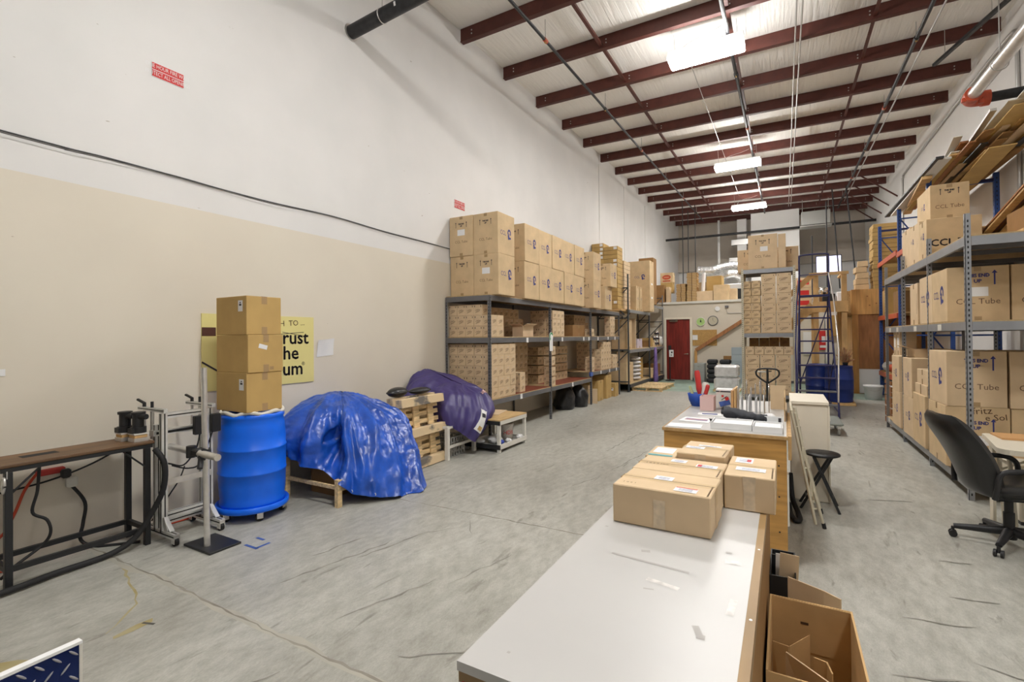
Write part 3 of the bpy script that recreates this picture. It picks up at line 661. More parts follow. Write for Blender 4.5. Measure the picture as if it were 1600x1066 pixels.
mb = MB(); mb.lathe([(.20,.085),(.305,.085),(.312,.095),(.312,.135),(.300,.14),(.296,.1145),(0,.1145),(0,.085),(.2,.085)],'blue_plastic',40); mb.build('ring', t)
for k in range(5):
    a = 2*math.pi*k/5+.9; c = bpy.data.objects.new('caster', None); col.objects.link(c); c.parent = t; c.location = (.25*math.cos(a), .25*math.sin(a), 0); c.rotation_euler = (0,0,a*2.3)
    mb = MB(); mb.cyl((0,-.014,.036),(0,.014,.036),.036,'rubber',14); mb.build('wheel', c)
    mb = MB(); mb.box(-.02,.03,-.022,-.016,.025,.085,'steel'); mb.box(-.02,.03,.016,.022,.025,.085,'steel'); mb.cyl((.01,0,.07),(.01,0,.086),.03,'steel',10); mb.build('fork', c)
# three cartons on the drum
def carton(name, loc, d, label, mt='card', rz=0, seam=True, prints=None, cat='carton', group=None, tape='tape', parent=None, flapgap=True):
    x, y, z = d[0]/2, d[1]/2, d[2]; mb = MB(); mb.box(-x,x,-y,y,0,z,mt,bev=.004)
    if seam:
        rect(mb,(0,0,z),(1,0,0),(0,1,0),d[0]*.98,.004,'ink_brown'); rect(mb,(0,0,z-.0005),(1,0,0),(0,1,0),d[0]*.99,.055,tape)
        for s in (1,-1): rect(mb,(s*x,0,z-.035),(0,s,0),(0,0,1),.055,.07,tape); rect(mb,(s*x,0,.035),(0,s,0),(0,0,1),.055,.07,tape)
    if prints: prints(mb, x, y, z)
    o = mb.build(name, None, loc, rz); return tag(o, label, cat, group)
def lab_print(yo, zo, w_=.07, h_=.10, ink=True):
    def f(mb, x, y, z):
        rect(mb,(yo,-y,zo),(1,0,0),(0,0,1),w_,h_,'white')
        if ink: rect(mb,(yo,-y-.001,zo+.01),(1,0,0),(0,0,1),w_*.5,h_*.18,'ink_dark'); rect(mb,(yo,-y-.001,zo+.03),(1,0,0),(0,0,1),w_*.3,h_*.1,'ink_dark')
    return f
def p2(mb, x, y, z): rect(mb,(x,-.03,z*.68),(0,1,0),(0,0,1),.085,.04,'white',rot=-.25); rect(mb,(x,.055,.035),(0,1,0),(0,0,1),.04,.03,'tape',.001)
bx_ = (-4.425,2.775)
carton('stacked_carton',(bx_[0],bx_[1],.9945),(.47,.35,.355),'plain brown carton directly on the blue drum, bottom of three','card_gold',prints=lab_print(.16,.25))
carton('stacked_carton',(bx_[0]+.003,bx_[1]+.005,1.351),(.48,.35,.345),'plain brown carton with small tilted white label, middle of three on the drum','card_gold',.01,prints=p2)
carton('stacked_carton',(bx_[0]-.005,bx_[1],1.698),(.48,.34,.35),'plain brown carton with white label, top of three on the drum','card_gold',-.01,prints=lab_print(.15,.26))

# ---------------- draped covers
def loft(rings, nseg=64, nr=28):
    """rings: list of rings, each a list of control points around; returns surface function(theta 0..1, s 0..1)"""
    def ringpt(r_, t):
        n = len(r_); f = (t % 1)*n; i = int(f); u = f-i
        a, b, c, d = (Vector(r_[(i+k-1) % n]) for k in range(4))
        return .5*((2*b)+(c-a)*u+(2*a-5*b+4*c-d)*u*u+(3*b-a-3*c+d)*u*u*u)
    def S(t, s):
        m = len(rings)-1; f = min(s*m, m-1e-6); i = int(f); u = f-i
        P = [ringpt(rings[max(0, min(m, i+k-1))], t) for k in range(4)]
        a, b, c, d = P
        return .5*((2*b)+(c-a)*u+(2*a-5*b+4*c-d)*u*u+(3*b-a-3*c+d)*u*u*u)
    return S
from mathutils import noise as mn
def cloth(S, folds, mt, nt_=150, ns=70, thick=.003, seed=0, crumple=.012, cfreq=9, ridge=0, rf=2.6):
    mb = MB()
    def nrm(t, s):
        e = 1e-3; a = S(t+e, s)-S(t-e, s); b = S(t, min(1, s+e))-S(t, max(0, s-e)); n = a.cross(b)
        if n.length < 1e-12: return Vector((0,0,1))
        n.normalize(); return n
    P0 = S(0,.0); c0 = Vector((sum(S(k/8,1).x for k in range(8))/8, sum(S(k/8,1).y for k in range(8))/8, .2))
    def pt(u, v):
        s = max(v, .004); p = S(u, s); n = nrm(u, s)
        if n.dot(p-c0) < 0: n = -n
        h = 0
        for k, (f, a, ph, s0) in enumerate(folds): h += a*max(0, (s-s0)/(1-s0))*math.sin(2*math.pi*f*u+ph+1.2*mn.noise(Vector((u*3+seed,s*2,k))))
        q = p*cfreq
        if ridge:
            a_ = 2*math.pi*u; w_ = min(1, s*1.6)
            h += ridge*w_*(.42-1.6*abs(mn.noise(Vector((math.cos(a_)*rf+seed, math.sin(a_)*rf, s*1.3)))))+ridge*.5*w_*(.3-1.4*abs(mn.noise(Vector((math.cos(a_)*rf*2.3, math.sin(a_)*rf*2.3+seed, s*2.6)))))
            h += ridge*.35*(.25-abs(mn.noise(q*.8+Vector((3,seed,1)))))
        h += crumple*(mn.noise(q)+.6*abs(mn.noise(q*2.3+Vector((seed,0,0))))+.35*mn.noise(q*4.7))
        r_ = p+n*h
        r_.z = max(r_.z, .006); r_.x = max(r_.x, XL+.01)
        return r_
    return mb, pt
M['tarp'] = mat('shiny blue tarpaulin', (.010,.080,.46), .30, noise=.25, scale=5, bump=.45, bscale=22, bdist=.012, spec=.6)
A = [((-4.80,3.42,.83),(-4.86,3.30,.62),(-4.86,3.25,.47)),
     ((-4.52,3.42,.87),(-4.50,3.26,.62),(-4.52,3.24,.42)),
     ((-4.30,3.46,.84),(-4.24,3.28,.60),(-4.28,3.26,.36)),
     ((-4.12,3.62,.80),(-4.16,3.62,.52),(-4.06,3.36,.28)),
     ((-4.02,3.55,.77),(-3.86,3.46,.42),(-3.76,3.34,.17)),
     ((-3.97,3.78,.78),(-3.74,3.62,.40),(-3.60,3.52,.08)),
     ((-3.96,4.02,.76),(-3.68,3.95,.38),(-3.46,3.82,.015)),
     ((-3.96,4.30,.74),(-3.72,4.26,.42),(-3.42,4.10,.010)),
     ((-4.02,4.44,.74),(-3.88,4.44,.45),(-3.75,4.40,.05)),
     ((-4.30,4.42,.80),(-4.28,4.48,.50),(-4.25,4.50,.20)),
     ((-4.70,4.38,.86),(-4.80,4.48,.60),(-4.85,4.48,.30)),
     ((-4.90,3.90,.88),(-4.96,3.90,.62),(-4.96,3.90,.30))]
cen = Vector((-4.52,3.95,1.03))
peak = [cen+(Vector((a[0][0],a[0][1],1.03))-cen)*.06 for a in A]
up = [cen.lerp(Vector(a[0]), .55)+Vector((0,0,.05)) for a in A]
S = loft([peak, up, [a[0] for a in A], [a[1] for a in A], [a[2] for a in A]])
mb, pt = cloth(S, [(7,.022,.3,.35),(13,.010,1.1,.45)], 'tarp', crumple=.016, cfreq=6.5, ridge=.075, rf=2.2)
mb.grid(pt, 190, 80, 'tarp')
t = thing('tarpaulin', 'crumpled shiny blue tarpaulin draped over a low table beside the drum', 'tarp', (-4.3,3.9,0))
o = mb.build('sheet', t, (4.3,-3.9,0))
for k in (4.2/12, 5.1/12, 6.2/12):
    p = pt(k, .975); q = pt(k, .97); m2 = MB(); m2.tube([p+Vector((.012*math.cos(a), .006, .012*math.sin(a))) for a in [2*math.pi*j/10 for j in range(10)]], .0045, 'steel', 6, closed=True)
    m2.build('grommet', t, (4.3,-3.9,0))
# table below the tarp
t = thing('low_table', 'pale timber legged low table hidden under the blue tarpaulin', 'table', (-4.23,3.8,0))
mb = MB(); mb.box(-.42,.0,-.10,.36,.46,.49,'ply_edge'); mb.build('table_top', t)
for x in (-.39,.40):
    for y in (-.50,.40):
        mb = MB(); mb.box(x-.025,x+.025,y-.025,y+.025,0,.46 if x < 0 else .27,'pine'); mb.build('leg', t)
for y in (-.50,.40):
    mb = MB(); mb.box(-.365,.375,y-.012,y+.012,.17,.205,'pine'); mb.build('rail', t)
mb = MB(); mb.box(.388,.412,-.475,.375,.15,.185,'pine'); mb.build('rail', t)
carton('floor_carton',(-4.30,3.72,0),(.4,.42,.26),'brown carton on the floor under the tarpaulin table','card_dark')

# ---------------- pallets standing on edge
def pallet(loc, lean, label, rz=0):
    t = thing('wooden_pallet', label, 'pallet', loc, rz, 'wooden pallets standing on edge')
    t.rotation_euler = (0, lean, rz); W_ = .84; H_ = .90
    for z in (.055, H_/2, H_-.06):
        mb = MB(); mb.box(-.02,.085,0,W_,z-.055,z+.055,'pine_dirty',bev=.006); mb.build('stringer', t)
    for y in (.12,.37,.66):
        mb = MB(); mb.box(-.045,-.021,y-.055,y+.055,.03,H_-.02,'pine'); mb.build('deck_board', t)
    for z in (.16,.235,.335,.565,.665,.755):
        mb = MB(); mb.box(-.068,-.046,.0,W_,z-.028,z+.028,'pine'); mb.build('cross_board', t)
    mb = MB(); mb.box(-.12,-.085,.02,W_-.02,.02,H_-.02,'hole'); 
    return t
p1 = pallet((-4.085,4.49,.0), -.10, 'worn wooden pallet standing on edge beside the tarpaulin, front one')
p2_ = pallet((-4.26,4.52,.0), -.10, 'worn wooden pallet standing on edge against the wall side, rear one')
# black soft cases resting on the pallets
M['leatherette'] = mat('black leatherette', (.012,.012,.013), .35, bump=.2, bscale=50)
def case(c, sc, rz, label):
    mb = MB(); vs = MB()
    mb.ball((0,0,0),1,'leatherette',20,(sc[0],sc[1],sc[2])); mb.tube([(sc[0]*math.cos(a)*.99, sc[1]*math.sin(a)*.99, 0) for a in [2*math.pi*k/40 for k in range(40)]], .010, 'black', 6, closed=True)
    tag(mb.build('soft_case', None, c, rz), label, 'case', 'black soft cases')
case((-4.33,4.68,.962),(.10,.19,.065),.2,'padded black soft case lying on the pallets, left one nearer the tarpaulin')
case((-4.30,5.08,.945),(.09,.19,.045),-.05,'flatter black soft case lying on the pallets, right one beside the purple cover')

# ---------------- purple cover
M['purple'] = mat('purple stretch cover', (.050,.036,.155), .45, noise=.1, scale=4)
M['pink_print'] = mat('pale pink script print', (.65,.42,.40), .7)
A = [((-4.85,5.52,1.02),(-4.86,5.36,.80),(-4.80,5.30,.55)),
     ((-4.50,5.52,.93),(-4.46,5.38,.72),(-4.42,5.34,.50)),
     ((-4.16,5.50,.84),(-4.04,5.36,.64),(-4.00,5.32,.46)),
     ((-3.98,5.72,.80),(-3.84,5.54,.52),(-3.88,5.48,.32)),
     ((-3.92,5.96,.80),(-3.74,5.80,.50),(-3.84,5.66,.21)),
     ((-3.92,6.16,.79),(-3.76,6.08,.55),(-3.86,5.92,.28)),
     ((-4.02,6.36,.78),(-3.92,6.30,.58),(-3.98,6.12,.42)),
     ((-4.35,6.34,.93),(-4.35,6.36,.70),(-4.35,6.30,.48)),
     ((-4.75,6.28,1.05),(-4.75,6.32,.80),(-4.75,6.30,.50)),
     ((-4.93,5.90,1.12),(-4.96,5.90,.80),(-4.96,5.90,.50))]
cen = Vector((-4.55,5.98,1.06)); ridge = Vector((-.36,-.06,.13))
def pk(a, f):
    v = Vector((a[0][0]-cen.x, a[0][1]-cen.y, 0)); k = v.normalized().dot(Vector((-1,0,0)))
    return cen+ridge*k*.8+Vector((0, v.y*f, -.02*(k < 0)))
S2 = loft([[pk(a,.02) for a in A],[pk(a,.35).lerp(Vector(a[0]),.45)+Vector((0,0,.01)) for a in A],[a[0] for a in A],[a[1] for a in A],[a[2] for a in A]])
mb, pt2 = cloth(S2, [(6,.030,.5,.40),(11,.016,0,.45),(19,.007,0,.5)], 'purple', crumple=.008, cfreq=5, ridge=.055, rf=2.4, seed=4)
mb.grid(pt2, 150, 70, 'purple')
t = thing('purple_cover', 'purple fitted cloth cover slumped over equipment beside the pallets', 'cover', (-4.4,5.9,0))
mb.build('cloth', t, (4.4,-5.9,0))
# white printed patch and script on the cloth
def patch(tc_, sc_, wt, ws, mt, off, rot=0, n=8):
    m_ = MB()
    def f(u, v):
        a, b = (u-.5)*wt, (v-.5)*ws; c, s = math.cos(rot), math.sin(rot)
        tt, ss = tc_+a*c-b*s*.35, sc_+a*s*2.2+b*c
        p = pt2(tt, ss); n1 = (pt2(tt+.004, ss)-p).cross(pt2(tt, ss+.004)-p).normalized()
        if n1.dot(p-Vector((-4.45,5.85,.55))) < 0: n1 = -n1
        return p+n1*off
    m_.grid(f, n, n, mt); return m_
patch(.392,.77,.06,.22,'white',.004,.35).build('white_patch', t, (4.4,-5.9,0))['label'] = 'white printed patch'
patch(.397,.72,.036,.04,'ink_dark',.007,.35).build('patch_print', t, (4.4,-5.9,0)); patch(.382,.84,.034,.035,'card_gold',.007,.35).build('patch_print', t, (4.4,-5.9,0))
m_ = MB()
for k in range(13):
    tt = .60-.012*k; ss = .40+.004*k
    pts = [pt2(tt+.006*math.sin(j*1.3+k), ss+.022*math.cos(j*1.1+k*2))+Vector((.006,-.004,.008)) for j in range(5)]
    m_.tube(spline(pts,3), .006, 'pink_print', 5)
m_.build('script_print', t, (4.4,-5.9,0))['label'] = 'pale script lettering along the ridge'
# white legged table and lattice crates beneath
t = thing('white_table', 'small white framed table under the purple cover', 'table', (-4.4,5.57,0))
for x in (-.36,.42):
    for y in (-.31,.33):
        mb = MB(); mb.box(x-.025,x+.025,y-.025,y+.025,0,.42,'offwhite'); mb.build('leg', t)
mb = MB(); mb.box(-.38,.44,-.33,.35,.42,.45,'offwhite'); mb.build('table_top', t)
mb = MB(); mb.box(.405,.43,-.285,.305,.15,.185,'offwhite'); mb.build('rail', t)
M['crate_grey'] = mat('grey crate plastic', (.34,.34,.32), .6)
def crate(x, y, z, label):
    mb = MB(); w_, d_, h_ = .33,.30,.26
    for s in (-1,1):
        for k in range(6): mb.box(s*w_/2-.004,s*w_/2+.004,-d_/2+k*d_/5-.008,-d_/2+k*d_/5+.008,0,h_,'crate_grey'); mb.box(-w_/2+k*w_/5-.008,-w_/2+k*w_/5+.008,s*d_/2-.004,s*d_/2+.004,0,h_,'crate_grey')
        for k in range(5): mb.box(s*w_/2-.004,s*w_/2+.004,-d_/2,d_/2,k*h_/4-.007+.007,k*h_/4+.014,'crate_grey'); mb.box(-w_/2,w_/2,s*d_/2-.004,s*d_/2+.004,k*h_/4,k*h_/4+.014,'crate_grey')
        for k in range(4): mb.bar((w_/2,-d_/2+k*.08,h_*.2*s+h_/2*(1-s)*.5),(w_/2,-d_/2+(k+1)*.075,h_*.75),.006,.012,'crate_grey')
    mb.box(-w_/2,w_/2,-d_/2,d_/2,0,.008,'crate_grey')
    tag(mb.build('plastic_crate', None, (x,y,z)), label, 'crate', 'lattice crates')
crate(-4.19,5.56,0,'grey lattice plastic crate on the floor under the white table, left of the centre leg'); crate(-4.60,5.50,0,'grey lattice plastic crate behind the other crate near the wall')

# ---------------- low white cart with ply top
M['ply_top'] = mat('pale plywood top', (.55,.37,.17), .65, noise=.12, scale=6, stretch=(4,.6,1))
t = thing('low_cart', 'low white two-shelf cart with pale plywood top in front of the rack', 'cart', (-3.82,6.33,0))
mb = MB(); mb.box(-.34,.27,-.41,.42,.452,.47,'ply_top'); mb.build('cart_top', t)
for n_, z0, z1 in (('top_frame',.395,.452),('shelf_frame',.045,.11)):
    mb = MB(); mb.box(.25,.27,-.39,.42,z0,z1,'offwhite'); mb.box(-.34,-.32,-.39,.42,z0,z1,'offwhite'); mb.box(-.32,.25,.40,.42,z0,z1,'offwhite'); mb.build(n_, t)
    mb = MB(); mb.box(-.34,.27,-.41,-.39,z0,z1,'black_metal'); mb.build('end_panel', t)['label'] = 'dark end panel'
mb = MB(); mb.box(-.32,.25,-.39,.40,.07,.085,'crate_grey'); mb.build('lower_shelf', t)
for x in (-.31,.24):
    for y in (-.38,.39):
        mb = MB(); mb.box(x-.022,x+.022,y-.022,y+.022,0,.395,'offwhite'); mb.build('leg', t)
M['bucket_grey'] = mat('white bucket plastic', (.58,.55,.50), .5)
def bucket(loc, label, r_=.115, h=.27, word=None, mt='bucket_grey', lid=False):
    t = thing('plastic_bucket', label, 'bucket', loc)
    mb = MB(); mb.lathe([(0,0),(r_*.86,0),(r_*.99,h*.86),(r_*1.05,h*.87),(r_*1.05,h),(r_*.98,h),(r_*.98,h*.9),(r_*.84,.01),(0,.01)] if not lid else [(0,0),(r_*.86,0),(r_*.99,h*.86),(r_*1.06,h*.87),(r_*1.06,h),(0,h+.004)], mt, 28)
    if word:
        vs, fs = text_geo(word, .085)
        pts = []
        for x, y, z in vs:
            a = x/r_-.55; pts.append(((r_*.965)*math.cos(a), (r_*.965)*math.sin(a), h*.5+y))
        mb.add(pts, fs, 'red_print')
    mb.build('bucket_body', t)
    mb = MB(); mb.tube([(r_*1.04*math.cos(a), r_*1.04*math.sin(a), h*.9-.10*math.sin(a)**2*(1 if math.sin(a) < 0 else 0)) for a in [math.pi+math.pi*k/16 for k in range(17)]], .004, 'steel', 6); mb.build('bail_handle', t)
bucket((-3.72,6.38,.085),'white plastic bucket with red lettering on the lower cart shelf', .115, .265, 'HDX')
def rag(c, sc, mt, label, seed):
    mb = MB(); mb.ball((0,0,0),1,mt,22,(1,1,1))
    mb.v = [tuple(Vector((p[0]*sc[0]*(1+.35*mn.noise(Vector(p)*2.1+Vector((seed,0,0)))), p[1]*sc[1]*(1+.35*mn.noise(Vector(p)*2.3+Vector((0,seed,0)))), max(-.95,p[2])*sc[2]*(1+.5*mn.noise(Vector(p)*2.7+Vector((0,0,seed))))))) for p in mb.v]
    tag(mb.build('cleaning_rag', None, c), label, 'rag', 'rags on the lower cart shelf')
M['rag_blue'] = mat('blue rag', (.03,.06,.35), .8); M['rag_white'] = mat('white rag', (.72,.72,.72), .85)
rag((-3.75,6.13,.145),(.11,.10,.06),'rag_white','white crumpled rag on the cart shelf in front of the bucket',1)
rag((-3.63,6.08,.125),(.05,.06,.03),'rag_blue','blue crumpled rag on the cart shelf beside the white rags',2)
rag((-3.97,6.04,.115),(.08,.07,.035),'rag_white','small white rag at the inner end of the cart shelf',3)
rag((-3.60,6.60,.115),(.05,.06,.035),'rag_white','small white rag to the right of the bucket on the cart shelf',4)
rag((-3.61,6.27,.115),(.05,.05,.03),'rag_white','small white rag at the foot of the bucket',5)
mb = MB(); mb.box(-.18,.16,-.26,.24,0,.006,'card_light'); o = mb.build('cardboard_sheet', None, (-4.02,6.52,.4705), .25); tag(o,'loose flat cardboard sheet lying on the plywood cart top','cardboard')
# blue diamond plate panel at the lower left corner
M['navy_plate'] = mat('glossy dark blue diamond plate', (.012,.028,.14), .22, .4); M['plate_bump'] = mat('pale diamond lug', (.42,.42,.46), .3, .5)
mb = MB(); T = Matrix.Translation((-1.93,.66,0)) @ Matrix.Rotation(.03,4,'Z')
mb.box(-.02,0,-.62,0,.0,.71,'navy_plate',T); mb.box(-.022,.003,-.63,.002,.704,.713,'white',T); mb.box(-.022,.003,-.006,.002,0,.704,'offwhite',T)
k = 0
for i in range(30):
    for j in range(18):
        y, z = -.02-.036*i*.55, .685-.038*j; a = .75 if (i+j) % 2 else -.75
        if (i+j) % 2 == 0 and i % 1 == 0:
            TT = T @ Matrix.Translation((.002,y,z)) @ Matrix.Rotation(a if i % 2 else -a,4,'X')
            mb.ball((0,0,0),1,'plate_bump',8,(.003,.0035,.017),TT)
tag(mb.build('diamond_plate_panel'), 'dark blue diamond plate panel with white edge at the bottom left corner', 'panel')
# ================================================================== left storage rack
def post(mb, x, y, z0, z1, mt, sx, sy, w_=.042, holes=True, hy=None):
    """perforated angle post: flanges towards sx, sy"""
    mb.box(x, x+sx*w_, y, y+sy*.004, z0, z1, mt); mb.box(x, x+sx*.004, y, y+sy*w_, z0, z1, mt)
    if holes:
        z = z0+.06
        while z < z1-.03:
            yy = y-(.0008 if sy > 0 else -.0008); xx = x-(.0008 if sx > 0 else -.0008)
            c = x+sx*w_*.5; mb.add([(c-.006,yy,z-.012),(c+.006,yy,z-.012),(c+.006,yy,z+.012),(c-.006,yy,z+.012)],[(0,1,2,3)],'hole')
            c = y+sy*w_*.5; mb.add([(xx,c-.006,z-.012),(xx,c+.006,z-.012),(xx,c+.006,z+.012),(xx,c-.006,z+.012)],[(0,1,2,3)],'hole')
            z += .052
M['green_s'] = mat('green sticker', (.04,.28,.12), .5)
RX0, RX1 = -4.98, -4.10
RY = [6.56, 8.86, 11.20, 13.53]
t = thing('storage_rack', 'long grey three-bay storage rack along the left wall stacked with cartons', 'rack', (RX0, RY[0], 0))
O = (-RX0, -RY[0], 0)
rk = t
for i, y in enumerate(RY):
    for x, sx in ((RX0, 1), (RX1, -1)):
        mb = MB(); post(mb, x, y, 0, 2.33, 'grey_rack', sx, 1 if i == 0 else (-1 if i == 3 else 1), holes=(x == RX1 or i == 0)); mb.box(x-.03*(sx < 0), x+.03*(sx > 0), y, y+.03, 0, .004, 'grey_rack')
        mb.build('upright', t, O)
LV = [(.56,.64), (1.565,1.65), (2.25,2.335)]
for k, (z0, z1) in enumerate(LV):
    for i in range(3):
        a, b = (z0, z1) if not (k == 0 and i == 2) else (.70, .78)
        for x in (RX1-.004, RX0+.002):
            mb = MB(); mb.box(x, x+.003+.0, RY[i]+.005, RY[i+1]-.005, a, b, 'grey_rack'); mb.box(x-(.03 if x > -4.5 else -.03), x, RY[i]+.005, RY[i+1]-.005, b-.004, b-.001, 'grey_rack'); mb.build('beam', t, O)
        mb = MB(); mb.box(RX0+.01, RX1-.008, RY[i]+.01, RY[i+1]-.006, b, b+.015, 'deck' if i == 0 else 'deck'); mb.box(RX0+.35, RX1-.009, RY[i]+.35, RY[i+1]-.006, b+.0151, b+.0165, 'deck_red'); mb.build('shelf_board', t, O)
    for i in (0, 3):
        a, b = (z0, z1) if not (k == 0 and i == 3) else (.70, .78)
        mb = MB(); mb.box(RX0+.005, RX1-.005, RY[i]-.001 if i == 0 else RY[i]-.004, RY[i]+.003, a, b, 'grey_rack'); mb.build('end_beam', t, O)
for y, z in ((7.85,1.60),(9.45,1.60),(10.7,1.60),(11.7,1.60),(12.5,1.60),(7.6,.60),(10.0,.60),(11.9,.74),(12.6,.74),(13.2,.74),(11.05,1.6),(13.1,1.6)):
    mb = MB(); rect(mb,(RX1,y,z),(0,1,0),(0,0,1),.08,.09,'white'); mb.build('shelf_tag', t, O)
mb = MB(); mb.cyl((RX1+.004,8.87,1.66),(RX1+.010,8.87,1.66),.09,'white',20); ring(mb,(RX1+.011,8.87,1.66),(0,1,0),(0,0,1),.05,.088,.4,4.2,'green_s'); poly(mb,(RX1+.011,8.87,1.66),(0,1,0),(0,0,1),[(-.03,-.02),(.01,-.06),(.02,.05)],'green_s',.001) if False else None
#M['green_s'] = mat('green sticker', (.04,.28,.12), .5)
rect(mb,(RX1+.006,8.87,1.50),(0,1,0),(0,0,1),.15,.26,'white')
o = mb.build('rack_placard', t, O); o['label'] = 'round green and white sticker above a white card'
mb = MB(); mb.box(RX1-.04,RX1+.006,11.15,11.30,.69,.79,'blue_tape'); o = mb.build('tape_wrap', t, O); o['label'] = 'blue tape wrapped round the upright'

# ---- small printed cartons: one mesh, copied
def small_mesh(dx, dy, dz, mt, front=True):
    mb = MB(); mb.box(-dx/2,dx/2,-dy/2,dy/2,0,dz,mt,bev=.003)
    def scrib(o, rt, w_, ink):
        ring(mb, o, rt, (0,0,1), .9, 1, .3, 5.2, ink, 14, w_*.30, dz*.12)
        T = frame(o, rt, (0,0,1)) @ Matrix.Rotation(.35, 4, 'Z')
        for k, (a, l) in enumerate(((-.01,.28),(.012,.22),(.0,.16))): mb.add([(-w_*l+a,k*.016-.02,.0004),(w_*l+a,k*.016-.02,.0004),(w_*l+a,k*.016-.014,.0004),(-w_*l+a,k*.016-.014,.0004)],[(0,1,2,3)],ink,T)
    for s, rt in ((-1,(1,0,0)),(1,(-1,0,0))):
        scrib((0,s*dy/2,dz*.42), rt, dx, 'ink_soft')
        for q in (-.36,.36): rect(mb,(q*dx,s*dy/2,dz*.82),rt,(0,0,1),.012,.028,'ink_dark')
    for s, rt in ((1,(0,1,0)),(-1,(0,-1,0))):
        scrib((s*dx/2,0,dz*.45), rt, dy, 'ink_soft')
        rect(mb,(s*dx/2,.18*dy*s,dz*.75),rt,(0,0,1),dy*.3,dz*.10,'cleartape')
    return mb.mesh('small_carton')
SM = small_mesh(.166,.196,.176,'card_light'); SM_SHADE = small_mesh(.166,.196,.176,'card')  # second mesh puts the shade of the back stacks into darker cardboard
n_small = 0
def small(x, y, z, label, me=None, rz=0, group='small printed cartons on the left rack', name='small_carton'):
    global n_small
    o = bpy.data.objects.new(name, me or SM); col.objects.link(o); o.location = (x, y, z); o.rotation_euler = (0,0,rz); n_small += 1
    return tag(o, label, 'carton', group)
LVN = ['lower shelf', 'upper shelf']
def block(nx, ny, nz, x1, y0, z0, where, hole=lambda i,j,k: False, me=None, dx=.17, dy=.2, dz=.178):
    """nx across the depth counted from the front (x1 is the front face), ny along the rack, nz rows; only cartons with an open face"""
    for j in range(ny):
        for i in range(nx):
            for k in range(nz):
                if hole(i, j, k): continue
                if not (i == 0 or j == 0): continue
                jx = rng.uniform(-.004,.004); 
                if j == 0: lab = 'small carton, %s, end face, column %d, row %d up' % (where, i+1, k+1)
                else: lab = 'small carton, %s, front face, column %d along, row %d up' % (where, j+1, k+1)
                small(x1-dx*(i+.5)+jx, y0+dy*(j+.5)+rng.uniform(-.003,.003), z0+dz*k, lab, me, rng.uniform(-.02,.02))
SH1, SH2, SH3 = .6565, 1.6665, .7965
# near bay
block(5, 2, 3, -4.115, 6.63, SH2, 'near bay upper shelf', lambda i,j,k: (k == 2 and i == 0) or (j == 1 and k == 2 and i < 2))
block(5, 4, 5, -4.115, 6.63, SH1, 'near bay lower shelf', lambda i,j,k: (k == 4 and i > 2 and j == 0 and False))
block(2, 7, 3, -4.64, 7.32, SH2, 'near bay upper shelf back stack', lambda i,j,k: j == 6 and k == 2, SM_SHADE)
block(2, 7, 5, -4.62, 7.46, SH1, 'near bay lower shelf back stack', lambda i,j,k: False, SM_SHADE)
small(-4.25,7.78,SH1,'small printed carton standing alone on the near bay lower shelf, under another'); small(-4.25,7.78,SH1+.178,'small printed carton topmost of two standing alone on the near bay lower shelf')
# opened carton
def open_carton(name, loc, d, label, mt='card_light', flaps=(.09,.09,.09,.09), ang=.5, rz=0, th=.006, group=None):
    x, y, z = d[0]/2, d[1]/2, d[2]
    t = thing(name, label, 'carton', loc, rz, group)
    mb = MB(); mb.box(-x,x,-y,y,0,th,mt); mb.box(-x,-x+th,-y,y,th,z,mt); mb.box(x-th,x,-y,y,th,z,mt); mb.box(-x+th,x-th,-y,-y+th,th,z,mt); mb.box(-x+th,x-th,y-th,y,th,z,mt); mb.build('carton_body', t)
    for k, (s, ax) in enumerate(((1,'x'),(-1,'x'),(1,'y'),(-1,'y'))):
        L_ = flaps[k]
        if not L_: continue
        c, sn = math.cos(ang), math.sin(ang); mb = MB()
        if ax == 'x': mb.bar((s*(x-th/2),0,z),(s*(x+L_*c),0,z+L_*sn),y*2-.004,th*.7,mt,up=(0,0,1))
        else: mb.bar((0,s*(y-th/2),z),(0,s*(y+L_*c),z+L_*sn),x*2-.004,th*.7,mt,up=(0,0,1))
        mb.build('flap', t)
    return t
open_carton('open_carton',(-4.28,8.02,SH2),(.22,.42,.19),'small opened carton with raised flaps on the near bay upper shelf')
# middle bay
block(3, 3, 3, -4.115, 9.0, SH2, 'middle bay upper shelf', lambda i,j,k: False)
carton('dark_carton',(-4.45,10.65,SH2),(.5,.75,.26),'long brown carton in shade on the middle bay upper shelf','card_dark')  # shade between the shelves is put into the dark cardboard colour
block(1, 1, 4, -4.115, 8.92, SH1, 'middle bay lower shelf single column', dz=.21)
block(2, 8, 4, -4.60, 9.3, SH1, 'middle bay lower shelf back stack', lambda i,j,k: False, SM_SHADE, dz=.2)
# far bay
block(2, 5, 3, -4.60, 11.35, SH2, 'far bay upper shelf back stack', lambda i,j,k: k == 2 and j > 3, SM_SHADE)
block(1, 2, 3, -4.115, 12.75, SH2, 'far bay upper shelf right end', lambda i,j,k: False)
small(-4.2,11.36,SH2,'small printed carton alone beside the third upright on the far bay upper shelf')
block(4, 4, 4, -4.115, 11.98, SH3, 'far bay lower shelf', lambda i,j,k: (k == 3 and j < 1 and i < 2))
small(-4.2,11.36,SH3,'small printed carton beside the third upright on the far bay lower shelf'); small(-4.2,11.36,SH3+.178,'small printed carton topmost beside the third upright on the far bay lower shelf')
block(1, 2, 2, -4.115, 12.95, SH3, 'far bay lower shelf right end', lambda i,j,k: False)

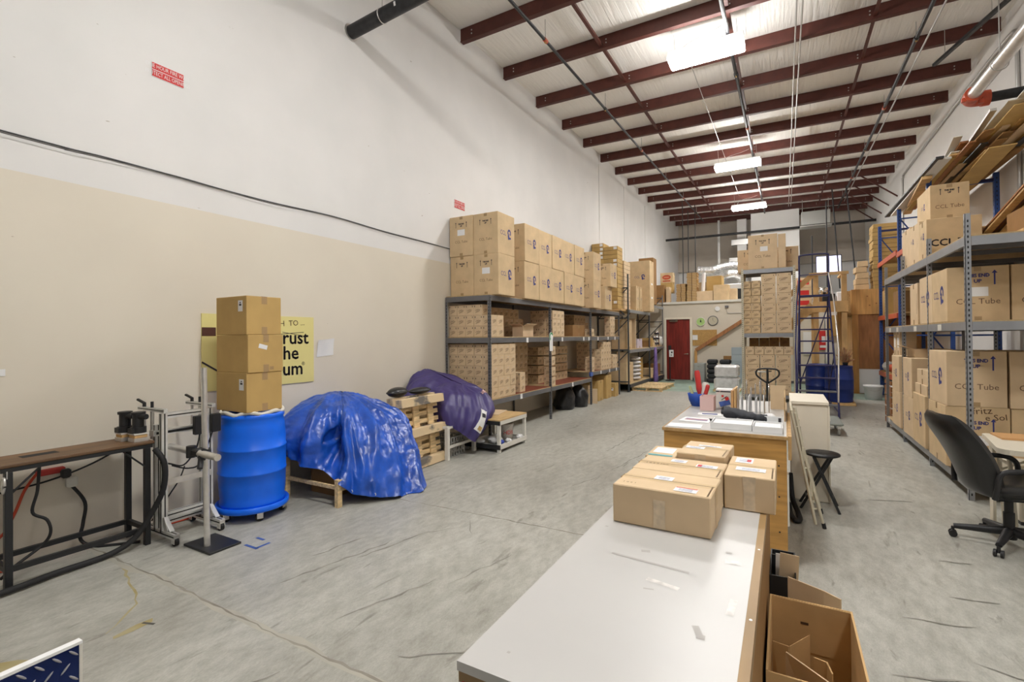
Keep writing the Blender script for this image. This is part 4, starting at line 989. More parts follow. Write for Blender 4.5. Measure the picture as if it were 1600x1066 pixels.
# ---- large cartons with blue logo print
def logo(mb, o, rt, s, ink='ink_blue'):
    """CCL word with the ribbon mark to its right"""
    T = frame(o, rt, (0,0,1)); up = Vector((0,0,1)); r_ = Vector(rt).normalized()
    text(mb, 'CCL', Vector(o)-r_*s*.62, rt, up, s*.62, ink, sx=.9)
    c = Vector(o)+r_*s*.55
    ring(mb, c+up*s*.12, rt, up, s*.20, s*.40, -.6, 3.6, ink, 14, .85, 1); ring(mb, c-up*s*.12+r_*.02, rt, up, s*.16, s*.36, 2.2, 5.6, ink, 12, .8, 1, .0004)
    poly(mb, c, rt, up, [(-s*.30,-s*.05),(-s*.10,-s*.1),(-s*.02,-s*.5),(-s*.22,-s*.55)], ink, .0006)
def upmark(mb, o, rt, s, ink='ink_blue', arrows=2):
    up = Vector((0,0,1)); r_ = Vector(rt).normalized(); o = Vector(o)
    text(mb, 'THIS END', o+up*s*.35, rt, up, s*.62, ink, bold=.002, sx=.85); text(mb, 'UP', o-up*s*.35, rt, up, s*.62, ink, bold=.002)
    for q in ((-1,1) if arrows == 2 else (1,)):
        c = o+r_*q*s*(2.05 if arrows == 2 else 1.6); rect(mb, c-up*s*.1, rt, up, s*.16, s*1.5, ink); poly(mb, c+up*s*.6, rt, up, [(-s*.28,0),(s*.28,0),(0,s*.4)], ink, .0003)
def ccl_mesh(dx, dy, dz, mt='card', s=.13, white=None, faces='xy', us=None, ls=None, tb=None, arrows=2, uoff=0):
    mb = MB(); mb.box(-dx/2,dx/2,-dy/2,dy/2,0,dz,mt,bev=.005)
    us = us or dx*.11; ls = ls or s
    for sg, rt in ((1,(0,1,0)),(-1,(0,-1,0))): logo(mb,(sg*dx/2,0,dz*.52),rt,ls)
    for sg, rt in ((-1,(1,0,0)),(1,(-1,0,0))):
        upmark(mb,(uoff,sg*dy/2,dz*.78),rt,us,'ink_dark' if arrows == 2 else 'ink_blue',arrows); text(mb,'CCL Tube',(0,sg*dy/2,dz*.36),rt,(0,0,1),tb or dx*.125,'ink_soft')
        rect(mb,(0,sg*dy/2,.03),rt,(0,0,1),.06,.045,'tape'); rect(mb,(0,sg*dy/2,dz-.03),rt,(0,0,1),.06,.045,'tape')
    rect(mb,(0,0,dz),(0,1,0),(-1,0,0),dy*.98,.05,'tape')
    if white: rect(mb,(white[0],-dy/2-.001,white[1]),(1,0,0),(0,0,1),white[2],white[3],'white')
    return mb.mesh('printed_carton')
CA = ccl_mesh(.475,.545,.675,s=.17); CW1 = ccl_mesh(.475,.545,.675,s=.17,white=(.0,.40,.15,.10)); CB = ccl_mesh(.475,.585,.675,s=.17); CB2 = ccl_mesh(.475,.545,.60,s=.17)
def ccl(me, x, y, z, label, rz=0, group='large logo printed cartons'):
    o = bpy.data.objects.new('printed_carton', me); col.objects.link(o); o.location = (x, y, z); o.rotation_euler = (0,0,rz); return tag(o, label, 'carton', group)
ZT = 2.3525
ccl(CA,-4.735,6.975,ZT,'large printed carton at the near end of the rack top, wall side, bottom'); ccl(CW1,-4.74,6.96,ZT+.676,'large printed carton with white label at the near end, wall side, top',.015)
ccl(CW1,-4.255,6.975,ZT,'large printed carton with white label at the near front corner of the rack top, bottom'); ccl(CA,-4.258,6.977,ZT+.676,'large printed carton at the near front corner of the rack top, upper one',-.01)
for k in range(5):
    y = 7.96+.592*k; nm = ORD[k]
    ccl(CB,-4.285+.01*(k % 2),y,ZT,'large printed carton in the front row on the rack top, bottom, %s after the gap' % nm,rng.uniform(-.01,.01))
    ccl(CB,-4.285+.01*((k+1) % 2),y+rng.uniform(-.01,.01),ZT+.676,'large printed carton in the front row on the rack top, upper, %s after the gap' % nm,rng.uniform(-.01,.01))
ccl(CA,-4.22,11.35,ZT,'large printed carton jutting forward on the rack top, bottom'); ccl(CA,-4.22,11.36,ZT+.676,'large printed carton jutting forward on the rack top, upper')
ccl(CB2,-4.22,12.22,ZT,'large printed carton at the far end of the rack top, bottom'); ccl(CB2,-4.14,12.42,ZT+.601,'large printed carton at the far end of the rack top, upper, overhanging')
carton('plain_carton',(-4.62,12.2,ZT+.0),(.3,.5,1.28),'tall pale plain carton behind the far end of the rack top','card_light')
# ---- bags and cartons on the floor below the rack
M['bag_black'] = mat('black plastic bag', (.016,.016,.018), .3, bump=.5, bscale=14, bdist=.02)
def bag(c, r_, h, label, seed):
    mb = MB(); P = []
    def f(u, v):
        a = 2*math.pi*u; k = [(.0,0),(.85,.0),(1.05,.18),(1.0,.5),(.8,.75),(.45,.92),(.2,1.0),(.0,1.0)]; q = v*(len(k)-1); i = min(int(q), len(k)-2); w_ = q-i
        rr_ = k[i][0]*(1-w_)+k[i+1][0]*w_; z = k[i][1]*(1-w_)+k[i+1][1]*w_
        n_ = 1+.16*mn.noise(Vector((math.cos(a)*2+seed, math.sin(a)*2, z*3)))
        return (rr_*r_*math.cos(a)*n_, rr_*r_*math.sin(a)*n_, z*h)
    mb.grid(f, 32, 28, 'bag_black'); tag(mb.build('rubbish_bag', None, c), label, 'bag', 'black rubbish bags under the rack')
bag((-4.42,10.28,0),.24,.56,'black filled plastic bag under the rack shelf, left of two',1); bag((-4.28,10.80,0),.22,.52,'black filled plastic bag under the rack shelf, right of two by the upright',5)
carton('floor_carton',(-4.36,12.02,0),(.42,.40,.52),'plain brown carton on the floor under the far bay, in front','card_gold'); carton('floor_carton',(-4.34,12.62,0),(.42,.42,.62),'taller plain brown carton on the floor under the far bay, behind','card_gold')
carton('floor_carton',(-4.22,13.12,0),(.30,.30,.36),'small carton with white labels on the floor at the rack end','card_gold',prints=lab_print(.06,.2,.08,.08))
carton('floor_carton',(-4.40,11.52,0),(.30,.30,.44),'brown carton on the floor just behind the third upright','card')
mb = MB(); mb.box(-.12,.12,-.02,.02,0,.36,'card_light'); tag(mb.build('flat_cardboard', None, (-4.16,11.42,0), .3),'pale cardboard sheet leaning beside the third upright','cardboard')

# ================================================================== dark rack beyond
DX_0, DX_1 = -4.98, -4.02
DY = [14.2, 16.74, 19.1-.25]
t = thing('pallet_rack', 'dark slate rack with diagonal braces beyond the grey rack on the left wall', 'rack', (DX_0, DY[0], 0))
O = (-DX_0, -DY[0], 0)
for i, y in enumerate(DY):
    zt = (3.5, 3.5, 3.2)[i]
    for x in (DX_0, DX_1):
        mb = MB(); mb.box(x-.03*(x > -4.5), x+.03*(x < -4.5), y-.035, y+.035, 0, zt, 'dark_rack' if i < 2 else 'grey_rack'); mb.box(x-.06,x+.03,y-.05,y+.05,0,.008,'dark_rack') if x > -4.5 else None; mb.build('upright', t, O)
    for z in (.3, 1.25, 2.2, 3.1):
        if z < zt: mb = MB(); mb.bar((DX_0+.03,y,z),(DX_1-.03,y,z),.03,.03,'dark_rack'); mb.build('tie', t, O)
    for z0 in (.3,1.25,2.2):
        if z0+.9 < zt: mb = MB(); mb.bar((DX_0+.03,y+.02,z0),(DX_1-.03,y+.02,z0+.9),.025,.025,'dark_rack'); mb.build('diagonal', t, O)
for i, lv in enumerate(((.13, 1.16, 2.36), (.10, 1.18, 2.66))):
    for z in lv:
        for x in (DX_1, DX_0+.02):
            mb = MB(); mb.box(x-.002, x+.03, DY[i]+.036, DY[i+1]-.036, z, z+.09, 'lgrey_rack' if z > .2 else 'dark_rack'); mb.build('beam', t, O)
        mb = MB(); mb.box(DX_0+.03, DX_1-.003, DY[i]+.04, DY[i+1]-.04, z+.091, z+.108, 'deck'); mb.build('shelf_board', t, O)
# shelf carrying the tall stacks of flat cartons, tied to the rack end
t = thing('timber_shelf', 'short timber shelf level holding the tall stacks of flat cartons', 'shelf', (-4.5,14.0,0))
mb = MB(); mb.box(-.48,.40,-.30,.18,2.40,2.46,'lumber'); mb.build('shelf_board', t); 
for x in (-.46,.34):
    mb = MB(); mb.bar((x+.02,.15,2.3),(x+.02,-.25,2.40),.03,.03,'dark_rack'); mb.build('bracket', t)
FLm = {}
def flat_mesh(dx, dy, dz, mt='card_gold', lb=True):
    k = (dx, dy, dz, mt, lb)
    if k not in FLm:
        mb = MB(); mb.box(-dx/2,dx/2,-dy/2,dy/2,0,dz,mt,bev=.003); [rect(mb,(sg*dx/2,0,.004),(0,sg,0),(0,0,1),dy*.99,.007,'ink_brown') for sg in (1,-1)]; rect(mb,(0,-dy/2,.004),(1,0,0),(0,0,1),dx*.99,.007,'ink_brown')
        if lb:
            rect(mb,(dx*.32,-dy/2,dz*.55),(1,0,0),(0,0,1),dx*.24,dz*.62,'white')
        FLm[k] = mb.mesh('flat_carton')
    return FLm[k]
def flat(x, y, z, d, label, rz=0, group='flat stacked cartons', mt='card_gold', lb=True, name='flat_carton'):
    o = bpy.data.objects.new(name, flat_mesh(*d, mt, lb)); col.objects.link(o); o.location = (x, y, z); o.rotation_euler = (0,0,rz); return tag(o, label, 'carton', group)
for k in range(15): flat(-4.40+rng.uniform(-.006,.006),13.96,2.461+.1215*k,(.41,.5,.12),'flat carton in the right tall stack past the grey rack, layer %d up' % (k+1),rng.uniform(-.02,.02),lb=(k in (1,5,8,9,10,11,14)))
for k in range(16): flat(-4.79+rng.uniform(-.006,.006),13.96,2.461+.1215*k,(.36,.5,.12),'flat carton in the left tall stack against the wall, layer %d up' % (k+1),rng.uniform(-.02,.02),lb=(k % 3 == 0 or k > 12))
for k in range(12): flat(-4.39,14.62,2.475+.1215*k,(.44,.62,.12),'flat carton in the lower stack behind the tall one, layer %d up' % (k+1),rng.uniform(-.02,.02),lb=False,mt='card_light')
# cartons on the dark rack's top level
BIG = ccl_mesh(.80,.6,1.38,s=.17)
def bigprint(mb, x, y, z): logo(mb,(.1,-y,z*.72),(1,0,0),.16); rect(mb,(-.18,-y,z*.5),(1,0,0),(0,0,1),.006,z*.98,'card_light')
carton('tall_carton',(-4.23,16.2,2.469),(.86,.55,1.66),'very tall printed carton on the dark rack with a blue ribbon mark','card',prints=lambda mb,x,y,z:(logo(mb,(.12,-y,z*.68),(1,0,0),.17),rect(mb,(-x+.2,-y,z*.5),(1,0,0),(0,0,1),.006,z*.98,'card_light'),[rect(mb,(x,0,q),(0,1,0),(0,0,1),.2,.06,'white') for q in (.45,.9)]))
carton('tall_carton',(-4.2,17.3,2.77),(.5,.5,1.62),'dark brown tall carton behind the very tall printed one','card_dark')
carton('narrow_carton',(-4.30,15.35,2.469),(.5,.36,.78),'narrow printed carton standing before the very tall carton, left','card',prints=lambda mb,x,y,z:logo(mb,(x,0,z*.5),(0,1,0),.07)); carton('narrow_carton',(-4.30,15.76,2.469),(.5,.3,.78),'narrow printed carton standing before the very tall carton, right','card',prints=lambda mb,x,y,z:logo(mb,(x,0,z*.5),(0,1,0),.06))
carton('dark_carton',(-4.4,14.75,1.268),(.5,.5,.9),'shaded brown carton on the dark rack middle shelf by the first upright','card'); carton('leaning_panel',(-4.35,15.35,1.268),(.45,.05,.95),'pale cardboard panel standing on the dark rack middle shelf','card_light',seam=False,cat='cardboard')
M['lilac'] = mat('pale lilac carton', (.55,.48,.55), .6)
carton('lilac_carton',(-4.30,15.85,1.268),(.34,.62,.30),'pale lilac carton on the dark rack middle shelf','lilac')
carton('floor_carton',(-4.42,14.6,.2385),(.62,.72,.62),'large tan carton on the bottom level of the dark rack','card'); carton('small_carton',(-4.3,14.55,.859),(.3,.4,.32),'small pale carton on top of the large tan one','card_light')
M['sack'] = mat('white printed sack', (.62,.60,.60), .7, noise=.2, scale=9)
for k in range(6):
    mb = MB(); mb.ball((0,0,0),1,'sack',18,(.22,.30,.072)); tag(mb.build('white_sack', None, (-4.28,15.68,.31+.125*k), rng.uniform(-.1,.1)),'white printed sack in the stack on the dark rack bottom level, %s from the bottom' % ORD[k],'sack','white sacks')
carton('brown_carton',(-4.4,16.3,.2385),(.4,.4,.7),'tall plain carton beside the white sacks','card_gold')
M['purple_cloth'] = mat('purple wrapped cloth', (.16,.10,.30), .7, noise=.2, scale=8)
mb = MB(); mb.lathe([(0,0),(.10,.01),(.12,.2),(.10,.5),(.085,.8),(.06,1.24),(0,1.27)],'purple_cloth',18); mb.v = [(x*.7,y*1.3,z) for x,y,z in mb.v]; tag(mb.build('purple_roll', None, (-3.88,16.95,.003)),'purple wrapped roll standing against the second upright of the dark rack','cloth')
for (y, k) in ((17.95,0),(17.95,1),(18.35,0),(18.35,1),(18.35,2)):
    mb = MB(); mb.lathe([(0,0),(.085,0),(.09,.01),(.09,.17),(.085,.18),(0,.18)],'chrome',16); mb.lathe([(.087,.06),(.0912,.06),(.0912,.13),(.087,.13)],'ink_dark',16); tag(mb.build('paint_tin', None, (-4.15,y,1.289+.182*k)),'silver tin on the dark rack far bay shelf, %s column, %s from bottom' % ('left' if y < 18 else 'right', ORD[k]),'tin','silver tins')
for q, (y, h, m_) in enumerate(((17.1,.22,'card_dark'),(17.45,.3,'card_gold'),(17.7,.2,'card'),(18.6,.3,'card_light'))): carton('shelf_carton',(-4.3,y,1.289),(.4,.24,h),'assorted small carton on the far bay shelf, %s from the left' % ORD[q],m_,group='assorted cartons')
carton('brown_carton',(-4.35,18.3,.2085),(.5,.7,.42),'brown carton with white label on the far bay bottom level','card_dark',prints=lab_print(-.1,.22,.1,.1)); carton('shelf_carton',(-4.35,17.5,.2085),(.5,.6,.3),'low brown carton on the far bay bottom level','card')
M['white_bag'] = mat('white plastic bag', (.75,.74,.72), .5)
mb = MB(); mb.ball((0,0,0),1,'white_bag',18,(.16,.2,.19)); mb.v = [(x*(1+.3*mn.noise(Vector((x,y,z))*9)),y,z) for x,y,z in mb.v]; tag(mb.build('white_bag', None, (-4.15,18.78,1.47)),'white plastic bag on the far bay shelf beside the door','bag')
def floor_pallet(x, y, label):
    t = thing('flat_pallet', label, 'pallet', (x,y,0), 0, 'pallets under the dark rack')
    for k in range(5): mb = MB(); mb.box(-.45,.45,-.4+.175*k,-.28+.175*k,.10,.12,'pine'); mb.build('deck_board', t)
    for xx in (-.42,0,.40): mb = MB(); mb.box(xx-.02,xx+.02,-.4,.42,.02,.10,'pine'); mb.build('stringer', t)
    for k in (0,4): mb = MB(); mb.box(-.45,.45,-.4+.175*k,-.28+.175*k,0,.02,'pine'); mb.build('bottom_board', t)
floor_pallet(-3.62,15.0,'pale wooden pallet on the floor half under the dark rack, nearer'); floor_pallet(-3.60,16.0,'pale wooden pallet on the floor half under the dark rack, farther')

# ================================================================== back wall fittings
def clock(x, z, r_, face, rimc, label):
    t = thing('wall_clock', label, 'clock', (x, YB, z))
    mb = MB(); mb.cyl((0,0,0),(0,-.03,0),r_*.97,face,28); mb.build('dial', t)
    mb = MB(); mb.tube([(r_*math.cos(a),-.02,r_*math.sin(a)) for a in [2*math.pi*k/32 for k in range(32)]],r_*.10,rimc,8,closed=True); mb.build('rim', t)
    mb = MB(); mb.bar((0,-.033,0),(.0,-.033,r_*.6),.008,.003,'black'); mb.bar((0,-.033,0),(r_*.4,-.033,-.05),.01,.003,'black'); mb.build('hands', t)
    if face == 'lime':
        mb = MB(); mb.ball((0,-.034,r_*.1),.01,'ink_dark',8,(2.5,.2,4)); mb.build('print', t)
M['lime'] = mat('lime clock face', (.42,.62,.22), .5); M['clock_face'] = mat('tan clock face', (.55,.50,.38), .5)
clock(-2.69,2.17,.155,'lime','offwhite','round lime green clock on the back wall, left of two'); clock(-2.27,2.20,.165,'clock_face','grey_rack','round beige clock with grey rim on the back wall, right of two')
M['cork'] = mat('cork board', (.48,.29,.10), .8, noise=.12, scale=30)
t = thing('cork_board','cork notice board on the back wall beside the red door','notice board',(-2.56,YB,1.58))
mb = MB(); mb.box(-.42,.42,-.02,0,-.29,.29,'cork'); mb.build('cork_panel', t)
mb = MB(); mb.box(-.42,-.24,-.025,-.021,-.08,.10,'white'); mb.build('pinned_sheet', t)['label'] = 'white pinned sheet'
t = thing('stair_handrail','brown wooden handrail rising to the right on the back wall','handrail',(-2.86,YB,.6))
mb = MB(); mb.bar((0,-.10,0),(0,-.10,.52),.09,.06,'ply_v',up=(0,1,0)); mb.build('newel', t)
mb = MB(); mb.bar((0,-.10,.52),(2.3,-.10,2.06),.06,.12,'ply_b'); mb.build('rail', t)
mb = MB(); mb.cyl((-2.11,YB,2.63),(-2.11,YB-.04,2.63),.085,'white',20); tag(mb.build('smoke_detector'),'round white alarm unit on the back wall under the mezzanine edge','alarm')
mb = MB(); mb.tube(spline([(-1.80,YB-.02,2.75),(-1.80,YB-.02,2.6),(-1.79,YB-.02,2.5),(-1.7,YB-.02,2.46),(-1.1,YB-.02,2.46)],5),.012,'galv',8); mb.box(-1.86,-1.74,YB-.05,YB,2.66,2.73,'grey_rack'); tag(mb.build('wall_conduit'),'small grey conduit with junction box on the back wall below the mezzanine','conduit')
M['file_grey'] = mat('grey filing cabinet', (.36,.37,.35), .5)
t = thing('filing_cabinet','grey two-drawer filing cabinet at the foot of the handrail','cabinet',(-2.68,18.65,0))
mb = MB(); mb.box(-.18,.18,-.25,.25,0,.66,'file_grey',bev=.006); mb.build('cabinet_body', t)
for z in (.05,.36):
    mb = MB(); mb.box(-.165,.165,-.262,-.2505,z,z+.27,'file_grey',bev=.004); d_ = mb.build('drawer', t); mb = MB(); mb.bx((0,-.27,z+.2),(.1,.014,.02),'chrome'); mb.build('handle', d_)
M['black_seat'] = mat('black upholstery', (.02,.02,.024), .6)
for (x, n, w_) in ((-2.22,5,.34),(-1.80,5,.36)):
    for k in range(n):
        t = thing('black_cushion','black padded seat in the %s stack by the back wall, %s from the floor' % ('left' if x < -2 else 'right', ORD[k]),'seat',(x,18.35,.165*k),rng.uniform(-.05,.05),'stacked black seats')
        mb = MB(); mb.box(-w_/2,w_/2,-.2,.2,0.0,.155,'black_seat',bev=.04); mb.build('pad', t)
M['bluegrey'] = mat('blue grey printed carton', (.33,.38,.42), .6)
for k in range(3): carton('blue_grey_carton',(-1.42,18.2,.42+.25*k-.42),(.34,.4,.246),'blue grey printed carton in the stack by the back wall, %s from the floor' % ORD[k],'bluegrey',prints=lambda mb,x,y,z:ring(mb,(0,-y,z*.5),(1,0,0),(0,0,1),.05,.065,0,6.28,'ink_dark',16,1.5,1),group='blue grey cartons')
for k in range(2): carton('blue_grey_carton',(-1.42,18.2,.75+.25*k),(.33,.4,.246),'blue grey printed carton in the stack by the back wall, %s from the floor' % ORD[3+k],'bluegrey',rz=.03,group='blue grey cartons')
carton('brown_wood_block',(-1.72,18.3,.8255),(.26,.2,.12),'brown block lying on the right stack of black seats','card_dark',seam=False,cat='block')
t = thing('sign_stand','black pole stand with white sign in front of the red door','stand',(-3.70,18.45,0))
mb = MB(); mb.lathe([(0,0),(.17,0),(.17,.02),(.03,.035),(0,.035)],'black_metal',24); mb.build('base', t)
mb = MB(); mb.cyl((0,0,.03),(0,0,1.25),.02,'black_metal',10); mb.box(-.05,.05,-.03,.03,1.1,1.30,'black'); mb.build('pole', t)
mb = MB(); mb.box(-.02,.14,-.045,-.03,.88,1.14,'white',bev=.01); rect(mb,(.08,-.045,1.05),(1,0,0),(0,0,1),.05,.06,'ink_dark'); rect(mb,(.06,-.045,.95),(1,0,0),(0,0,1),.03,.04,'ink_dark'); mb.build('sign_plate', t)['label'] = 'white rounded sign plate'
# white shrink wrapped stack
M['wrap'] = mat('white shrink wrap', (.72,.72,.73), .25, noise=.12, scale=10, bump=.6, bscale=9, bdist=.02)
t = thing('wrapped_stack','white shrink wrapped goods stacked on a low skid beyond the workbench','wrapped goods',(-1.50,15.75,0))
for k in range(2):
    mb = MB(); mb.box(-.34+.02*k,.34-.02*k,-.35,.35,.06+.36*k,.41+.36*k,'wrap',bev=.05); mb.build('wrapped_bundle', t)
mb = MB(); mb.box(-.36,.36,-.38,.38,0,.06,'pine'); mb.build('skid', t)

# ================================================================== mezzanine goods
MZ = 2.941
def mcart(x, y, d, label, mt='card', rz=0, prints=None, z=MZ): return carton('mezzanine_carton',(x,y,z),d,label,mt,rz,prints=prints,group='cartons on the mezzanine')
mcart(-4.25,20.0,(.46,.4,.42),'tan carton on the mezzanine below the orange printed carton','card_gold'); mcart(-4.05,19.9,(.46,.4,.40),'small tan carton on the mezzanine second from the left','card_gold',z=MZ+.421)
def orange(mb, x, y, z):
    ring(mb,(0,-y,z*.55),(1,0,0),(0,0,1),.0,.11,0,6.28,'orange_c',24,1.5,.85); rect(mb,(0,-y-.001,z*.55),(1,0,0),(0,0,1),.2,.02,'card_light'); rect(mb,(0,-y,z*.18),(1,0,0),(0,0,1),.3,.05,'orange_c')
mcart(-4.05,19.92,(.48,.4,.40),'carton with orange oval print on the mezzanine','card',prints=orange,z=MZ+.822)
mcart(-3.93,19.5,(.14,.3,.62),'narrow pale carton at the mezzanine edge','card_light'); mcart(-4.2,19.4,(.3,.3,.7),'brown shaded carton at the mezzanine edge','card_dark')
# bundles of flattened cartons
def bundle(x, y, w_, n, label, z=MZ, rz=0):
    mb = MB()
    for k in range(n):
        o = rng.uniform(-.02,.02); mb.box(-w_/2+o,w_/2+o,-.25,.25,.0115*k,.0115*k+.010,('card','card_dark','card_gold')[k % 3])
    mb.box(-.01,.01,-.255,.255,-.0,.0115*n+.001,'ink_brown'); tag(mb.build('flattened_carton_bundle',None,(x,y,z),rz),label,'cardboard','bundles of flattened cartons')
for k in range(4): bundle(-3.50,20.0,.34,18 if k < 3 else 10,'tied bundle of flattened cartons, left pile on the mezzanine, %s from the bottom' % ORD[k],MZ+.212*k,rng.uniform(-.08,.08))
for k in range(5): bundle(-3.10,19.95,.36,20,'tied bundle of flattened cartons, right pile on the mezzanine, %s from the bottom' % ORD[k],MZ+.232*k,rng.uniform(-.08,.08))
mb = MB(); mb.cyl((-2.80,20.27,MZ+.01),(-2.74,20.33,MZ+1.2),.07,'white',16); tag(mb.build('white_roll'),'tall white roll leaning behind the flattened carton bundles','roll')
mcart(-2.66,19.95,(.62,.45,.42),'pale low carton at the mezzanine edge','card_light'); mcart(-2.36,20.6,(.56,.4,1.05),'gold brown upright carton standing on the mezzanine','card_gold',-.12); mcart(-2.05,19.85,(.54,.45,.62),'square tan carton at the mezzanine edge','card'); mcart(-1.75,20.3,(.4,.4,.5),'carton behind the square one near the silver ducts','card_light')
mcart(-2.88,20.75,(.4,.3,.85),'half hidden carton behind the low pale one','card')
# silver flexible ducts and air handler
def duct(pts, r_, label):
    P = spline(pts, 10); mb = MB(); mb.tube(P, [r_*(1+.06*math.sin(k*2.1)) for k in range(len(P))], 'foil', 18); tag(mb.build('flexible_duct'),label,'duct','silver flexible ducts')
duct([(-3.2,22.0,4.45),(-2.7,22,4.40),(-2.2,22.1,4.52),(-1.7,22.2,4.55),(-1.0,22.3,4.3)],.19,'silver flexible duct sagging across the mezzanine, upper')
duct([(-2.3,21.6,4.0),(-1.9,21.5,4.15),(-1.55,21.6,4.05),(-1.35,21.8,3.6),(-1.4,21.9,MZ+.2)],.17,'silver flexible duct drooping to the mezzanine floor, lower')
t = thing('air_handler','grey sheet metal air handler under the silver ducts','air handler',(-1.62,21.2,MZ))
mb = MB(); mb.box(-.35,.45,-.3,.3,.05,.75,'galv',bev=.01); mb.build('casing', t); mb = MB(); mb.box(-.12,.25,-.31,-.301,.15,.55,'hole'); mb.build('intake_grille', t); mb = MB(); mb.box(-.36,.46,-.31,.31,0,.05,'black_metal'); mb.build('base', t)
t = thing('vent_stack','tall pale sheet metal vent rising from the mezzanine to the roof','duct',(-2.45,25.4,MZ))
mb = MB(); mb.box(-.32,-.22,-.06,.06,0,4.3,'galv'); mb.build('pipe_riser', t); mb = MB(); mb.box(.55,.95,-.2,.2,0,4.2,'white_paint'); mb.build('duct_riser', t); mb = MB(); mb.box(.3,1.2,-.25,.2,3.0,3.25,'galv'); mb.box(.2,1.25,-.25,.2,2.2,2.4,'galv'); mb.build('duct_flange', t)
for k, (x, y) in enumerate(((-3.64,21.0),(-3.30,22.0),(-3.75,23.0))):
    mb = MB(); mb.cyl((x,y,MZ),(x,y,zj(x,y)),.018,'dark_pipe',8); tag(mb.build('hanger_rod'),'thin dark vertical rod from roof to mezzanine, %s from the camera at left' % ORD[k],'rod','vertical rods')
# pipe crossing below the joists
mb = MB(); mb.cyl((XL,24.3,6.33),(XR,24.5,6.33),.055,'dark_pipe',12); tag(mb.build('cross_pipe'),'dark pipe crossing the whole width below the roof at the back','pipe')
# ================================================================== centre foreground
M['laminate'] = mat('white laminate', (.50,.49,.475), .35, noise=.025, scale=2.5)
M['mdf'] = mat('brown hardboard panel', (.33,.215,.105), .6, noise=.08, scale=5)
M['edge_wood'] = mat('oiled wood edging', (.32,.20,.085), .5, noise=.15, scale=9, stretch=(1,.2,1))
M['scuff_light'] = mat('grey scuff on laminate', (.42,.40,.38), .6); M['label_grey'] = mat('printed shipping label', (.78,.78,.80), .6, noise=.1, scale=60)
M['tape_residue'] = mat('dried tape residue', (.62,.59,.56), .4, noise=.15, scale=40)
TX0, TX1, TY0, TY1, TZ = -.672, -.098, .918, 2.80, .90
t = thing('packing_table', 'long white-topped packing counter in the foreground with cartons at its far end', 'table', (TX0, TY0, 0))
O = (-TX0, -TY0, 0)
mb = MB(); mb.box(TX0, TX1, TY0, TY1, TZ-.022, TZ, 'laminate')
for (x, y, w_, h_, m_, a) in ((-.40,1.62,.26,.012,'scuff_light',.0),(-.43,1.70,.03,.02,'scuff_light',.4),(-.20,1.30,.018,.05,'scuff_light',.5),(-.19,1.28,.02,.02,'scuff_light',.1),(-.33,1.50,.10,.02,'tape_residue',-.1),(-.135,1.46,.02,.09,'tape_residue',.05),(-.155,1.75,.05,.03,'tape_residue',.2),(-.175,1.82,.02,.012,'scuff_light',0),(-.30,2.00,.02,.008,'scuff_light',0),(-.58,1.00,.008,.008,'scuff_light',0),(-.62,1.85,.012,.01,'scuff_light',0),(-.36,1.45,.03,.008,'scuff_light',.3)):
    rect(mb,(x,y,TZ-.0008),(1,0,0),(0,1,0),w_,h_,m_,.0001*int(1000*abs(x+y) % 9),a-.1)
mb.build('table_top', t, O)
mb = MB(); mb.box(TX1, TX1+.024, TY0, TY1, TZ-.045, TZ-.001, 'edge_wood')
for y in (1.42, 1.9, 2.3): mb.cyl((TX1+.012,y,TZ-.002),(TX1+.012,y,TZ+.0005),.004,'steel',8)
mb.build('edge_strip', t, O)
mb = MB(); mb.box(TX0+.002, TX1-.005, TY0+.004, TY0+.022, .05, TZ-.022, 'mdf'); rect(mb,(TX0+.03,TY0+.003,TZ-.075),(1,0,0),(0,0,1),.045,.06,'tape_residue',0,.1); rect(mb,(TX0+.022,TY0+.002,TZ-.06),(1,0,0),(0,0,1),.014,.035,'red_print'); mb.build('end_panel', t, O)
mb = MB(); mb.box(TX0+.002, TX0+.02, TY0+.022, TY1, .05, TZ-.022, 'mdf'); mb.build('side_panel', t, O)
for y in (1.0, 2.74):
    mb = MB(); mb.box(TX1-.06, TX1-.008, y-.025, y+.025, 0, TZ-.023, 'lumber'); mb.build('leg', t, O)
mb = MB(); mb.box(TX1+.004, TX1+.022, TY0+.03, TY1-.001, .05, TZ-.046, 'card_dark'); mb.build('side_panel', t, O)  # dark sheet added to give the gap under the edge strip its shade
mb = MB(); mb.box(TX0+.021, TX1-.065, TY0+.03, TY1-.02, .25, .27, 'mdf'); mb.build('lower_shelf', t, O)
# shipping cartons
def shipping(mb, x, y, z, spec):
    for (u, v, w_, h_, head) in spec:
        rect(mb,(u,v,z),(1,0,0),(0,1,0),w_,h_,'label_grey',.0006,-.02)
        if head: rect(mb,(u+head[0],v+head[1],z),(1,0,0),(0,1,0),head[2],head[3],'red_print',.0012,-.02)
        for k in range(3): rect(mb,(u,v-h_*.25+k*h_*.2,z),(1,0,0),(0,1,0),w_*.6,h_*.05,'ink_blue',.0012,-.02)
def shipcarton(loc, d, label, spec, rz=0, front=True, write=None):
    def pr(mb, x, y, z):
        rect(mb,(.0,-y,.06),(1,0,0),(0,0,1),.045,.11,'cleartape',.0006); rect(mb,(0,-y,z-.02),(1,0,0),(0,0,1),.05,.04,'cleartape',.0012) if d[2] > .13 and d[0] < .3 else None
        shipping(mb, x, y, z, spec)
        if write: text(mb, write[0], (write[1],write[2],z), (1,0,0),(0,1,0), write[3], 'ink_brown')
        for k in range(9): rect(mb,(x-.012,-y*.9+k*y*.11,z),(1,0,0),(0,1,0),.006,y*.06,'ink_brown',.0005)
    return carton('shipping_carton',loc,d,label,'card_light' ,rz,seam=True,prints=pr,tape='card',group='shipping cartons on the packing counter')
